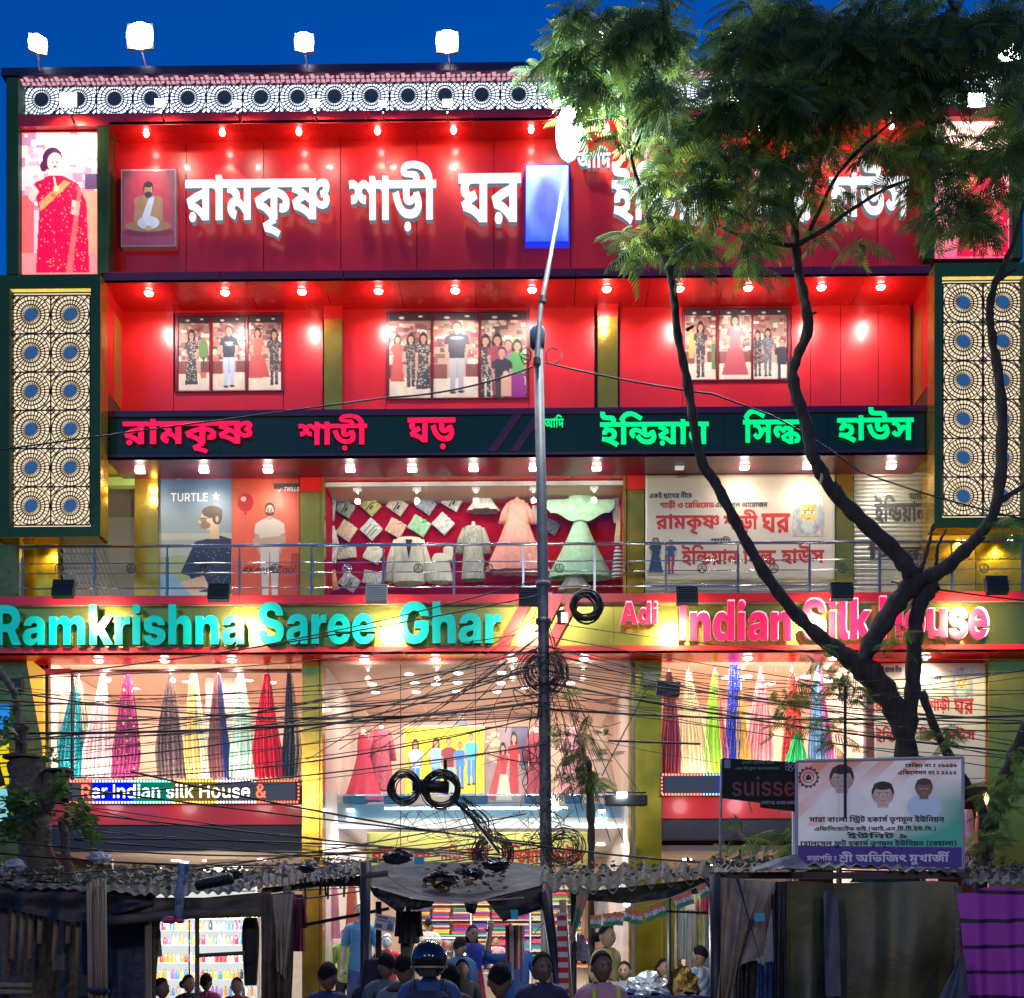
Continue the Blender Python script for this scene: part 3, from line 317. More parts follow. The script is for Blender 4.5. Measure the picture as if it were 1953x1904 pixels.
[[105,182,0,-32,-102,0,0,32],[29,225,40,0,1,-181,1,-5,11,-8,21,2,7,-32,-27,-3,-16,1,-13,4,-11,7,-7,10,-5,13,-2,14]],
[[128,-3,-21,1,-19,5,-32,20,-14,14,-10,17,-8,20,-5,22,-2,25,2,25,5,22,8,20,24,32,15,11,18,8,18,5,21,2,37,-6,11,-4,19,-12,9,-8,13,-18,6,-11,6,-24,-41,0,-8,19,-13,15,-18,9,-21,3,-25,-5,-20,-13,-9,-10,-11,-26,-3,-16,0,-36,8,-30,7,-12,17,-17,11,-6,12,-3,27,0,13,4,17,11,8,10,8,20,41,0,-2,-11,-9,-22,-21,-26,-9,-7,-22,-11,-25,-6]],
[[25,0,0,243,154,0,0,-36,-112,0,0,-74,101,0,0,-35,-101,0,0,-98]],
[[109,-4,-34,4,-14,5,-24,15,-15,22,-6,28,41,0,4,-15,9,-12,14,-7,16,-4,18,0,17,4,18,13,6,19,-2,12,-8,8,-18,10,-63,18,-16,8,-22,21,-5,14,-1,29,10,24,9,10,10,8,26,12,31,4,32,-4,25,-12,19,-18,6,-10,4,-12,1,-13,-40,0,-7,18,-8,7,-9,5,-32,3,-22,-7,-9,-9,-6,-17,3,-12,20,-16,68,-20,23,-14,12,-12,8,-16,2,-19,-1,-14,-10,-24,-18,-18,-27,-12]],
[[98,0,0,95,-90,148,48,0,45,-77,24,-52,-12,0,11,28,56,101,48,0,-89,-148,0,-95]],
[[8,0,85,243,52,0,87,-243,-45,0,-53,156,-19,71,8,0,-5,-21,-22,-77,-43,-129],[57,61,0,34,127,0,0,-34]],
[[74,0,-66,243,44,0,33,-133,17,-88,-7,0,12,60,40,161,44,0,34,-133,18,-88,-7,0,5,30,12,58,33,133,44,0,-66,-243,-47,0,-37,137,-16,85,10,0,-10,-58,-43,-164]],
]
LAYOUT = [
[0,0,0,1,211,0,2,318,0,3,540,0,4,736,0,5,831,0],
[6,0,0,1,246,0,7,353,0,8,610,0],
[9,0,0,0,227,0],
[9,0,0,7,227,0],
[10,0,0,11,439,0,12,545,0],
[13,0,0,11,197,0,14,304,0,15,612,0,1,835,0,16,942,0],
[11,0,0,17,107,0,18,346,0],
[19,0,0,1,197,0,20,304,0,17,561,0],
[21,0,0,3,273,0,13,564,0,22,761,0,23,848,0,1,1100,0,24,1207,0,12,1344,0,0,1561,0,22,1773,0,16,1859,0,8,2077,0,24,2183,0,25,2320,0],
[6,0,0,1,246,0,7,353,0,8,610,0,22,717,0,26,803,0,22,1076,0,24,1162,0,0,1299,0,11,1511,0,27,1617,0,24,1874,0,2,2011,0,27,2234,0],
[21,0,0,0,273,0,22,485,0,11,571,0,28,678,0,29,889,0,30,1128,0,31,1152,0,22,1416,0,10,1503,0,24,1942,0,15,2079,0,1,2302,0,32,2409,0,16,2753,0],
[21,0,0,0,273,0],
[17,0,0,1,240,0,0,346,0,1,558,0,22,664,0,28,751,0,1,962,0,33,1069,0,31,1219,0,1,1483,0,22,1590,0,11,1676,0,34,1783,0,35,2120,0,22,2322,0,19,2409,0,3,2606,0,1,2897,0,17,3003,0,36,3243,0,22,3243,0,37,3330,0,4,3529,0,38,3582,0,2,3806,0,39,4013,0,31,4028,0,22,4293,0,13,4380,0,20,4577,0,11,4834,0,16,4941,0,15,5158,0,16,5382,0],
[21,0,0,11,273,0,40,380,0,11,680,0,31,787,0,24,1051,0,15,1188,0,24,1412,0,35,1549,0,27,1751,0,22,2008,0,28,2095,0,1,2306,0,13,2413,0,22,2610,0,41,2697,0,10,2851,0,13,3290,0,42,3488,0,21,3586,0,16,3859,0,42,4077,0,43,4175,0,42,4484,0,43,4583,0,42,4891,0,13,4990,0,20,5187,0,42,5444,0,11,5543,0,17,5649,0,42,5889,0,44,5988,0],
[13,0,0,20,197,0,11,454,0,16,561,0,35,779,0,22,981,0,45,1068,0],
[24,0,0,19,137,0,1,334,0,31,441,0,24,705,0,17,842,0,31,1082,0,22,1347,0,46,1433,0,30,1659,0,35,1755,0,22,1957,0,19,2044,0,3,2241,0,1,2532,0,17,2638,0,36,2878,0,22,2878,0,37,2965,0,4,3164,0,38,3217,0,2,3441,0,39,3649,0,31,3664,0,22,3928,0,13,4015,0,20,4212,0,11,4469,0,16,4576,0,15,4793,0,16,5017,0,22,5234,0,41,5321,0,24,5476,0,28,5613,0,19,5824,0,1,6021,0,31,6128,0,1,6393,0,44,6499,0],
[17,0,0,47,240,0,1,498,0,29,604,0,11,867,0,37,973,0,22,1226,0,48,1312,0],
[49,0,0,8,254,0,22,361,0,50,448,0,11,780,0,47,886,0,11,1144,0,32,1251,0,51,1595,0,22,1795,0,2,1882,0,30,2089,0,52,2104,0,1,2366,0,32,2473,0,8,2817,0,36,2924,0],
[24,0,0,0,137,0,11,348,0,32,455,0,48,799,0,22,949,0,16,1036,0,33,1253,0,22,1403,0,48,1490,0,22,1639,0,53,1726,0,54,1937,0,55,2148,0,56,2359,0,57,2570,0],
[21,0,0,11,273,0,40,380,0,24,680,0,31,817,0,17,1082,0,16,1321,0,22,1539,0,16,1626,0,33,1843,0,22,1993,0,48,2080,0,22,2229,0,53,2316,0,45,2527,0,45,2738,0,53,2949,0],
[6,0,0,1,246,0,11,353,0,7,460,0],
[58,0,0,59,220,0,60,411,0,61,714,0,62,906,0,63,1040,0,64,1129,0,65,1311,0,66,1514,0,59,1716,0],
[67,0,0,59,225,0,62,416,0,68,550,0,68,742,0],
[69,0,0,65,246,0,59,449,0,62,640,0],
[70,0,0,71,249,0,63,455,0],
[72,0,0,66,91,0,71,294,0,63,499,0,59,588,0,66,779,0],
[67,0,0,63,225,0,73,314,0,61,413,0],
[74,0,0,75,241,0,76,441,0,64,643,0,68,825,0],
[77,0,0,78,217,0,79,408,0,80,539,0,81,628,0,82,706,0,83,909,0,84,1117,0,78,1203,0,82,1394,0,80,1596,0,85,1686,0,84,1868,0,86,1954,0,87,2052,0,80,2241,0,88,2330,0,89,2578,0,90,2781,0,85,2984,0,91,3166,0,80,3362,0,92,3452,0],
[93,0,0,94,219,0,77,465,0,93,682,0,95,901,0,96,1090,0],
[97,0,0,98,214,0,91,447,0,91,643,0,99,840,0,81,1047,0,100,1126,0,101,1242,0,89,1487,0,89,1689,0,86,1892,0],
[85,0,0,90,182,0,84,385,0,85,471,0,85,653,0,91,835,0],
[95,0,0,81,188,0,102,267,0,96,463,0,103,664,0,93,881,0,104,1100,0,95,1336,0,96,1524,0,80,1726,0,80,1815,0,103,1905,0,94,2121,0,81,2367,0,103,2445,0,103,2661,0,96,2878,0,80,3079,0,103,3169,0,105,3385,0,77,3625,0,96,3842,0,96,4044,0,103,4246,0],
[93,0,0,106,219,0,81,557,0,95,636,0,95,824,0,103,1012,0],
]
LINES = ["রামকৃষ্ণ","শাড়ী","ঘর","ঘড়","আদি","ইন্ডিয়ান","সিল্ক","হাউস","একই ছাদের নীচে","শাড়ী ও রেডিমেড","এর বিপুল আয়োজন","এর",
"সারা বাংলা স্ট্রিট হকার্স তৃণমূল ইউনিয়ন","এফিলিয়েটেড বাই (আই.এন.টি.টি.ইউ.সি.)","ইউনিট ১","হোলসেল ফ্রুট হকার্স তৃণমূল ইউনিয়ন (বেহালা)","সভাপতি ঃ","শ্রী অভিজিৎ মুখার্জী","রেজিঃ নং ঃ ২৯৫৪৬","এফিলেসন নং ঃ ২১১২","শাড়ি",
"Ramkrishna","Saree","Ghar","Adi","Indian","Silk","House","Rar Indian silk House &","TURTLE","#KeepItCool","suisse","LIFESTYLE  SUISSE SAREES","TWILLS"]
def absolute(c):
    o = [c[0], c[1]]
    for i in range(2, len(c), 2): o += [o[-2]+c[i], o[-1]+c[i+1]]
    return o
def nz(t): return t.replace('\u09af\u09bc', '\u09df').replace('\u09a1\u09bc', '\u09dc')
LET = {'g': [[absolute(c) for c in g] for g in OUTLINES], 't': {nz(t): [0, L] for t, L in zip(LINES, LAYOUT)}}
_GC = {}
def glyph_tris(key):
    if key in _GC: return _GC[key]
    vs = []; ed = []; cs = []
    for c in LET['g'][key]:
        p = [(c[i], c[i+1]) for i in range(0, len(c), 2)]; q = []
        for a in p:
            if not q or a != q[-1]: q.append(a)
        if len(q) > 1 and q[0] == q[-1]: q.pop()
        if len(q) < 3: continue
        n = len(vs); k = len(q); vs += [Vector(a) for a in q]; ed += [(n+i, n+(i+1) % k) for i in range(k)]; cs.append(q)
    if not vs: _GC[key] = ([], [], []); return _GC[key]
    V, E, F, ov, oe, of = delaunay_2d_cdt(vs, ed, [], 0, 1e-4)
    def winding(x, y):
        w_ = 0
        for q in cs:
            for (x0, y0), (x1, y1) in zip(q, q[1:]+q[:1]):
                if (y0 <= y) != (y1 <= y) and x0+(y-y0)/(y1-y0)*(x1-x0) > x: w_ += 1 if y1 > y0 else -1
        return w_
    tr = [tuple(f) for f in F if winding(sum(V[i][0] for i in f)/len(f), sum(V[i][1] for i in f)/len(f)) != 0]
    cnt = {}
    for f in tr:
        for i in range(len(f)): cnt[(f[i], f[(i+1) % len(f)])] = 1
    bd = [(a, b) for a, b in cnt if (b, a) not in cnt]
    _GC[key] = ([tuple(v) for v in V], tr, bd); return _GC[key]
def text_extent(t):
    L = LET['t'][nz(t)][1]; xs = []; ys = []
    for i in range(0, len(L), 3):
        for c in LET['g'][L[i]]: xs += [L[i+1]+v for v in c[0::2]]; ys += [L[i+2]+v for v in c[1::2]]
    return min(xs), max(xs), min(ys), max(ys)
def write(t, X0, X1, Y0, Y1, y, depth, mats, parent, name='letter', per_glyph=True, back=None, slant=0):
    """letters of t filling the picture rectangle X0..X1, Y0..Y1 on the plane y, standing 'depth' proud of it"""
    t = nz(t); a0, a1, b0, b1 = text_extent(t); L = LET['t'][t][1]
    x0, x1 = px(X0, y), px(X1, y); z0, z1 = pz(Y1, y), pz(Y0, y); sx = (x1-x0)/(a1-a0); sz = (z1-z0)/(b1-b0)
    mb = MB(); out = []
    for i in range(0, len(L), 3):
        V, T, B = glyph_tris(L[i])
        if not V: continue
        W = [(x0+(v[0]+L[i+1]-a0)*sx+slant*(v[1]+L[i+2]-b0)*sz, z0+(v[1]+L[i+2]-b0)*sz) for v in V]
        e = 0.0006*(i/3 % 5)
        n = len(mb.v); k = len(W); mb.v += [(x, y-depth-e, z) for x, z in W]; mb.v += [(x, y-.0004*(i/3 % 2), z) for x, z in W]
        mb.mi = 0
        for f in T: mb.f.append(tuple(n+j for j in f)); mb.m.append(0)
        if depth > .004:
            s = 1 if len(mats) > 1 else 0
            for a, b in B: mb.f.append((n+b, n+a, n+k+a, n+k+b)); mb.m.append(s)
        if per_glyph: out.append(mb.build(name, mats, parent)); mb = MB()
    if not per_glyph: out.append(mb.build(name, mats, parent))
    return out
# printed sheets, painted cell by cell
class Sheet:
    """W x H cells of ink, y grows downward; drawing in unit coordinates (0..1 across, 0..1 down)"""
    def __init__(s, W, H, top=(1, 1, 1), bot=None):
        s.W, s.H = W, H; yy = np.linspace(0, 1, H+1)[:, None, None]; bot = bot or top
        s.a = (np.array(top)[None, None]*(1-yy)+np.array(bot)[None, None]*yy)*np.ones((H+1, W+1, 1))
        s.x, s.y = np.meshgrid(np.linspace(0, 1, W+1), np.linspace(0, 1, H+1)); s.asp = H/W
    def put(s, mask, col, al=1):
        mk = (np.clip(mask, 0, 1)*al)[..., None]; s.a = s.a*(1-mk)+np.array(col)*mk; return s
    def ell(s, cx, cy, rx, ry, col, soft=0, al=1):
        d = np.sqrt(((s.x-cx)/rx)**2+((s.y-cy)/ry)**2); e = max(soft, .7/(s.W*min(rx, ry*s.asp))); return s.put((1-d)/e+.5, col, al)
    def rect(s, x0, y0, x1, y1, col, al=1): return s.put(((s.x >= x0) & (s.x <= x1) & (s.y >= y0) & (s.y <= y1)).astype(float), col, al)
    def poly(s, pts, col, al=1):
        ins = np.zeros(s.x.shape, bool); n = len(pts)
        for i in range(n):
            (x0, y0), (x1, y1) = pts[i], pts[(i+1) % n]
            if y0 == y1: continue
            c = ((y0 > s.y) != (y1 > s.y)); ins ^= c & (s.x < (x1-x0)*(s.y-y0)/(y1-y0)+x0)
        return s.put(ins.astype(float), col, al)
    def noise(s, k, amp, seed=1):
        r = np.random.default_rng(seed).random((k+2, k+2)); fx = s.x*k; fy = s.y*k; ix = fx.astype(int); iy = fy.astype(int); u = fx-ix; v = fy-iy
        n = r[iy, ix]*(1-u)*(1-v)+r[iy, ix+1]*u*(1-v)+r[iy+1, ix]*(1-u)*v+r[iy+1, ix+1]*u*v
        s.a = s.a*(1+amp*(n[..., None]-.5)*2); return s
    def clutter(s, n, x0, y0, x1, y1, w, h, cols, seed=1):
        r = random.Random(seed)
        for _ in range(n):
            cx = r.uniform(x0, x1); cy = r.uniform(y0, y1); a = w*r.uniform(.4, 1); b = h*r.uniform(.4, 1)
            s.rect(max(x0, cx-a), max(y0, cy-b), min(x1, cx+a), min(y1, cy+b), r.choice(cols))
        return s
    def figure(s, cx, top, bot, skin, hair, upper, lower, skirt=0, arms=True, wide=1.0, pattern=None, hairlong=False):
        h = bot-top; u = h/7.6; ux = u*s.asp*wide; hx = u*s.asp
        if hairlong: s.ell(cx, top+u*.95, hx*.55, u*1.25, hair)
        if skirt: s.poly([(cx-ux*.55, top+u*2.9), (cx+ux*.55, top+u*2.9), (cx+ux*skirt, bot-u*.35), (cx-ux*skirt, bot-u*.3)], lower)
        else:
            s.poly([(cx-ux*.62, top+u*3.7), (cx-ux*.02, top+u*3.7), (cx-ux*.1, bot-u*.2), (cx-ux*.48, bot-u*.2)], lower)
            s.poly([(cx+ux*.02, top+u*3.7), (cx+ux*.62, top+u*3.7), (cx+ux*.5, bot-u*.3), (cx+ux*.14, bot-u*.3)], lower)
            s.ell(cx-ux*.3, bot-u*.12, ux*.28, u*.14, (.03, .02, .02)); s.ell(cx+ux*.34, bot-u*.2, ux*.28, u*.14, (.03, .02, .02))
        if arms:
            for sg in (-1, 1):
                s.poly([(cx+sg*ux*.62, top+u*1.5), (cx+sg*ux*.9, top+u*1.7), (cx+sg*ux*.98, top+u*3.0), (cx+sg*ux*.72, top+u*4.0), (cx+sg*ux*.55, top+u*3.9), (cx+sg*ux*.72, top+u*2.9)], skin)
                s.poly([(cx+sg*ux*.5, top+u*1.4), (cx+sg*ux*.92, top+u*1.65), (cx+sg*ux*1.0, top+u*2.4), (cx+sg*ux*.6, top+u*2.5)], upper)
        s.poly([(cx-ux*.2, top+u*1.2), (cx+ux*.2, top+u*1.2), (cx+ux*.75, top+u*1.5), (cx+ux*.6, top+u*3.9), (cx-ux*.6, top+u*3.9), (cx-ux*.75, top+u*1.5)], upper)
        s.rect(cx-hx*.16, top+u*.8, cx+hx*.16, top+u*1.35, skin)
        s.ell(cx, top+u*.55, hx*.42, u*.56, hair); s.ell(cx, top+u*.66, hx*.33, u*.46, skin)
        for sg in (-1, 1): s.ell(cx+sg*hx*.14, top+u*.62, hx*.06, u*.05, (.03, .02, .02))
        s.ell(cx, top+u*.9, hx*.12, u*.05, (.45, .08, .07))
        if pattern:
            r = random.Random(int(cx*999)+3)
            for _ in range(70):
                x = cx+r.uniform(-1, 1)*ux*.7; y = r.uniform(top+u*1.4, bot-u*.6); s.ell(x, y, ux*.08, u*.07, pattern, al=.8)
        return s
    def build(s, name, m, corners, parent=None, thick=.012, wave=0, **kw):
        """corners: top-left, top-right, bottom-right, bottom-left in space"""
        A, B, D, E = [np.array(c) for c in corners]; u = s.x[..., None]; v = s.y[..., None]
        V = (A*(1-u)+B*u)*(1-v)+(E*(1-u)+D*u)*v
        if wave: V[..., 1] += wave*(np.sin(s.x*9+s.y*2)*.6+np.sin(s.x*23+s.y*7)*.3)*(.3+s.y)
        W1 = s.W+1; off = wloc(parent) if parent is not None else Vector(V.reshape(-1, 3).mean(0))
        V = V.reshape(-1, 3)-np.array(off); n = len(V)
        nrm = np.cross(B-A, E-A); nrm = nrm/np.linalg.norm(nrm); nrm = nrm if nrm[1] > 0 else -nrm
        i, j = np.meshgrid(np.arange(s.H), np.arange(s.W), indexing='ij'); a = (i*W1+j).ravel(); F = np.stack([a, a+W1, a+W1+1, a+1], 1)
        ring = [j_ for j_ in range(W1)]+[i_*W1+s.W for i_ in range(1, s.H+1)]+[s.H*W1+j_ for j_ in range(s.W-1, -1, -1)]+[i_*W1 for i_ in range(s.H-1, 0, -1)]
        bk = V[ring]+nrm*thick; k = len(ring); F2 = [[ring[q], ring[(q+1) % k], n+(q+1) % k, n+q] for q in range(k)]; Fa = np.concatenate([F, np.array(F2)])
        Va = np.concatenate([V, bk]); me = bpy.data.meshes.new(name)
        me.vertices.add(len(Va)); me.vertices.foreach_set('co', Va.ravel()); me.loops.add(Fa.size); me.loops.foreach_set('vertex_index', Fa.ravel())
        me.polygons.add(len(Fa)); me.polygons.foreach_set('loop_start', np.arange(0, Fa.size, 4)); me.polygons.foreach_set('loop_total', np.full(len(Fa), 4))
        me.update(calc_edges=True)
        col = np.ones((len(Va), 4)); cc = np.clip(s.a.reshape(-1, 3), 0, 1); col[:n, :3] = cc; col[n:, :3] = cc[ring]
        at = me.color_attributes.new('ink', 'FLOAT_COLOR', 'POINT'); at.data.foreach_set('color', col.ravel())
        me.materials.append(m); o = link(bpy.data.objects.new(name, me)); o.parent = parent
        if parent is None: o.location = off
        return tag(o, **kw)
def rectc(X0, X1, Y0, Y1, y):
    return [(px(X0, y), y, pz(Y0, y)), (px(X1, y), y, pz(Y0, y)), (px(X1, y), y, pz(Y1, y)), (px(X0, y), y, pz(Y1, y))]
SK = (.55, .30, .19); HR = (.015, .012, .012)
ORD = ['first', 'second', 'third', 'fourth', 'fifth', 'sixth', 'seventh', 'eighth', 'ninth', 'tenth', 'eleventh', 'twelfth', 'thirteenth', 'fourteenth', 'fifteenth', 'sixteenth', 'seventeenth', 'eighteenth', 'nineteenth', 'twentieth',
       'twenty-first', 'twenty-second', 'twenty-third', 'twenty-fourth', 'twenty-fifth', 'twenty-sixth', 'twenty-seventh', 'twenty-eighth']
# ground
MB().box((-400, -300, -.4), (400, 500, 0)).build('ground', mat('asphalt', (.045, .045, .048), .85, noise=.4, nscale=3, bump=.01, bscale=40), kind='structure')
MB().box((-60, -12.5, .002), (60, -.6, .14)).build('pavement', mat('paving', (.16, .15, .14), .8, noise=.4, nscale=4, bump=.006, bscale=20), kind='structure')
# unseen house front and lamps, added behind the viewer for mirroring and fill light
fs = thing('added_house_front', 'plain dark house front added across the street', 'building', (0, -46, 0)); del fs['label']; del fs['category']; fs['kind'] = 'structure'
MB().box((-40, -50, 0), (40, -44, 8.5)).build('wall', mat('far_plaster', (.20, .16, .11), .8, noise=.3, nscale=1), fs)
for i, X in enumerate((-11, 1, 12)):      # fill lamps added out of view, shaped like the street lamp in front
    t = thing('added_fill_lamp', f'fill lamp added behind the viewer, {ORD[i]} from the left', 'street lamp', (X, -36, 0), group='fill lamps added behind the viewer')
    MB().tube([(0, 0, 0), (0, 0, 8), (0, 1.2, 9.6)], .07, 8).build('pole', GALV, t, local=True); MB().ball((0, 1.4, 9.6), (.16, .32, .07), 8).build('lamp_head', glow('fill_lens', (1, .86, .66), 20), t, local=True)
    lamp('POINT', (X, -34.4, 9.3), 620, (1, .78, .54), .3)
# the shop building
B = thing('shop_building', 'four storey saree shop clad in glossy red panels and brass mirror', 'building', (0, 0, 0))
def part(mb, name, m, parent=B, **k): return mb.build(name, m, parent, **k)
zt = pz(118, 0)
# core, behind every storey
core = MB()
core.box((px(14, 0), 1.16, pz(866, 0)), (px(1950, 0), 13, zt-.05))                          # upper floors
core.box((px(-70, 0), 9.5, 0), (px(2030, 0), 13, pz(868, 0)))                               # back of the halls
core.box((px(-70, 0), .0, 0), (px(-66, 0), 9.5, pz(868, 0))); core.box((px(2026, 0), 0, 0), (px(2030, 0), 9.5, pz(868, 0)))
part(core, 'wall_core', mat('core_wall', (.20, .04, .04), .6, noise=.2))
slab = MB(); slab.box((px(-66, 0), 1.3, pz(875, 0)), (px(2026, 0), 9.5, pz(868, 0))); part(slab, 'floor_slab', CREAM)
# roof cap
for i, (a, b) in enumerate([(2, 500), (501.2, 1000), (1001.2, 1500), (1501.2, 1962)]):
    part(MB().pbox(a, b, 118, 132.6, -.06, .7), 'roof_fascia', mat('roof_band', (.035, .012, .05), .35, noise=.2, nscale=3))
part(MB().box((px(20, 0), .7, pz(140, 0)), (px(1945, 0), 13, pz(130, 0))), 'roof_deck', DARK)
# pierced canopy soffit just above the screen (strip of lit openings)
part(MB().pbox(36, 1932, 132.8, 134.5, -.04, .26), 'canopy_soffit', mat('canopy_red', (.30, .01, .05), .3))
# end posts of the top storeys
for X0, X1, Ya, Yb, m in ((12, 35, 137, 514, GREEN), (1931, 1951, 137, 500, GREEN)):
    part(MB().pbox(X0, X1, Ya, Yb, -.05, 1.2), 'end_post', m)
part(MB().pbox(185.5, 207, 231, 514, -.02, .36), 'mullion', mat('brass_green', (.13, .17, .03), .16, metal=.7, noise=.5, nscale=1.2))
part(MB().pbox(1764, 1783, 220, 500, -.02, .36), 'mullion', mat('brass_green', (.2, .2, .03)))
# fascia under the lattice
cutsA = [35, 240, 461, 700, 903, 1145, 1400, 1620, 1932]
for a, b in zip(cutsA[:-1], cutsA[1:]): part(MB().pbox(a+.6, b-.6, 209.5, 231, -.03, .20), 'fascia_panel', RED)
# soffit over the big sign
cutsB = [208, 460, 723, 903, 1116, 1330, 1550, 1764]
zs = pz(231.5, 0)
for a, b in zip(cutsB[:-1], cutsB[1:]): part(MB().box((px(a+.7, 0), -.03, zs), (px(b-.7, 0), .52, zs+.05)), 'soffit_panel', REDM)
# sign wall
WS = .52
cutsC = [208, 210, 355, 503, 650, 795, 942, 1088, 1235, 1381, 1528, 1674, 1764]
for a, b in zip(cutsC[:-1], cutsC[1:]):
    if b-a < 5: continue
    part(MB().pbox(a+.7, b-.7, 240, 516, WS, WS+.05), 'wall_panel', RED)
part(MB().pbox(205, 1768, 236, 518, WS+.06, WS+.64), 'backing_wall', SEAM)
# ledge under sign wall (front fascia of 2nd floor)
cutsD = [198, 420, 655, 1098, 1325, 1552, 1776]
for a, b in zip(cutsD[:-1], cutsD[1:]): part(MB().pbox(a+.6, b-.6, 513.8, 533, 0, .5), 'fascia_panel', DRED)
part(MB().pbox(198, 1776, 511.9, 513.6, .01, .5), 'ledge', RED)
# soffit of second floor: long red panels with slanting joints
zs = pz(533.2, 0)
cutsE = [198, 320, 469, 617, 760, 905, 1098, 1240, 1384, 1530, 1650, 1776]
for a, b in zip(cutsE[:-1], cutsE[1:]): part(MB().box((px(a+.6, 0), .0, zs), (px(b-.6, 0), 1.12, zs+.05)), 'soffit_panel', REDM)
W2 = 1.05
part(MB().box((px(196, 0), W2+.05, pz(790, 0)), (px(1778, 0), W2+.11, pz(520, 0))), 'backing_wall', SEAM)
def wp(a, b, c, d, m=RED, y=W2, th=.04, name='wall_panel'): return part(MB().pbox(a+.6, b-.6, c+.6, d-.6, y, y+th), name, m)
for a, b in ((231, 331), (541, 616), (654, 736), (1009, 1134), (1181, 1302), (1509, 1546), (1546, 1603), (1603, 1675), (1675, 1737)): wp(a, b, 586, 781)
for a, b, c in ((331, 541, 743), (736, 1009, 760), (1302, 1509, 729)): wp(a, b, c, 781); wp(a, b, 586, 592 if c != 729 else 588)
# inner side walls of that storey
for a, s in ((198, 1), (1776, -1)):
    x = px(a, 0); part(MB().box((x, .02, pz(781, W2)), (x+s*.02, W2, zs)), 'side_wall', RED)
    part(MB().box((x+s*.021, .5, pz(781, W2)), (x+s*.03, .95, zs-.3)), 'brass_trim', GOLD)
# brass pilasters of the second floor
for a, b in ((618, 652), (1140, 1178)):
    part(MB().pbox(a, b, 605, 781, W2-.16, W2-.01), 'pilaster', GOLD); part(MB().pbox(a-1, b+1, 580, 604.5, W2-.17, W2-.01), 'pilaster_head', RED)
# window frames with printed panes
P2 = [(334, 541, 592, 743, [(340, 400), (405, 468), (473, 537)], 598), (736, 1008, 590, 760, [(742, 822), (826, 913), (917, 1004)], 595), (1303, 1508, 588, 729, [(1306, 1366), (1371, 1433), (1437, 1502)], 592)]
for a, b, c, d, panes, pt in P2:
    f = part(MB().pbox(a, b, c, pt-.5, W2-.03, W2+.02), 'window_frame', mat('frame_maroon', (.22, .01, .02), .35)); 
    xs = [a]+[v for p in panes for v in p]+[b]
    for k in range(0, len(xs), 2): part(MB().pbox(xs[k], xs[k+1], pt, d-2, W2-.03, W2+.02), 'window_frame', mat('frame_maroon', (1, 1, 1)))
    part(MB().pbox(a, b, d-1.8, d, W2-.03, W2+.02), 'window_frame', mat('frame_maroon', (1, 1, 1)))
# glazed dark band that carries the neon names
part(MB().pbox(205, 1769, 778.5, 790, -.02, 1.1), 'band_top', mat('band_maroon', (.09, .006, .02), .3, coat=.4))
part(MB().pbox(205, 1769, 862, 873, -.02, .9), 'band_bottom', mat('band_maroon', (1, 1, 1)))
cutsF = [206, 420, 640, 860, 985, 1180, 1380, 1580, 1768]
for a, b in zip(cutsF[:-1], cutsF[1:]): part(MB().pbox(a+.3, b-.3, 790.3, 861.7, .03, .08), 'board_panel', SLATE)
part(MB().pbox(206, 1768, 790, 862, .09, .9), 'backing_wall', SEAM)
for X in (957, 999):
    z0 = pz(861, 0); z1 = pz(791, 0); x0 = px(X-27, 0); x1 = px(X+22, 0); part(MB().prism([(x0, z0), (x0+.17, z0), (x1+.17, z1), (x1, z1)], -.01, .028), 'diagonal_strip', mat('band_maroon', (1, 1, 1)))
# first floor soffit
zs = pz(873.2, 0); W1 = 1.0
cutsG = [206, 420, 535, 747, 960, 1175, 1229, 1420, 1620, 1768]
for a, b in zip(cutsG[:-1], cutsG[1:]): part(MB().box((px(a+.6, 0), -.02, zs), (px(b-.6, 0), 1.4, zs+.05)), 'soffit_panel', REDM)
part(MB().box((px(-60, 0), -.02, zs+.06), (px(205, 0), 1.4, zs+.1)), 'soffit_panel', GOLD)
part(MB().box((px(1769, 0), -.02, zs+.06), (px(2020, 0), 1.4, zs+.1)), 'soffit_panel', GOLD)
# first floor: back wall (behind posters), columns
YB = 1146
for a, b in ((300, 572),): part(MB().pbox(a, b, 905, YB, W1+.06, W1+.2), 'backing_wall', SEAM)
for a, b, c, m in ((257, 301, 905, GOLD), (572, 614, 935, GOLD), (1196, 1228, 935, GOLD), (1594, 1628, 905, GOLD)):
    part(MB().pbox(a, b, c, YB, W1-.1, W1+.25), 'column', m)
for a, b in ((572, 614), (1192, 1230)): part(MB().pbox(a, b, 905, 934.5, W1-.12, W1+.25), 'column_head', RED)
for a, b in ((614, 618), (1189, 1194)): part(MB().pbox(a, b, 905, YB, W1-.14, W1+.1), 'brass_trim', GOLD)
for a, b in ((38, 110), (110, 206)): 
    if a == 38: part(MB().pbox(a, b, 1015, YB, .75, .9), 'wall_panel', mat('brass_sheet', (.75, .45, .03), .22, metal=.9, noise=.4, nscale=3))
part(MB().pbox(1769, 1860, 905, YB, .5, .9), 'wall_panel', GOLD); part(MB().pbox(1861, 2020, 905, YB, .75, .9), 'wall_panel', mat('brass_sheet', (1, 1, 1)))
part(MB().pbox(-60, 37, 1018, YB, .3, .5), 'wall_panel', mat('olive_brass', (.20, .17, .04), .3, metal=.6, noise=.3))
# floor of the balcony / lit display floor
zfl = pz(1150, -.35)
part(MB().box((px(-66, 0), -.34, zfl-.02), (px(2026, 0), 5.2, zfl+.06)), 'balcony_floor', mat('balcony_tile', (.4, .38, .36), .35, noise=.2))
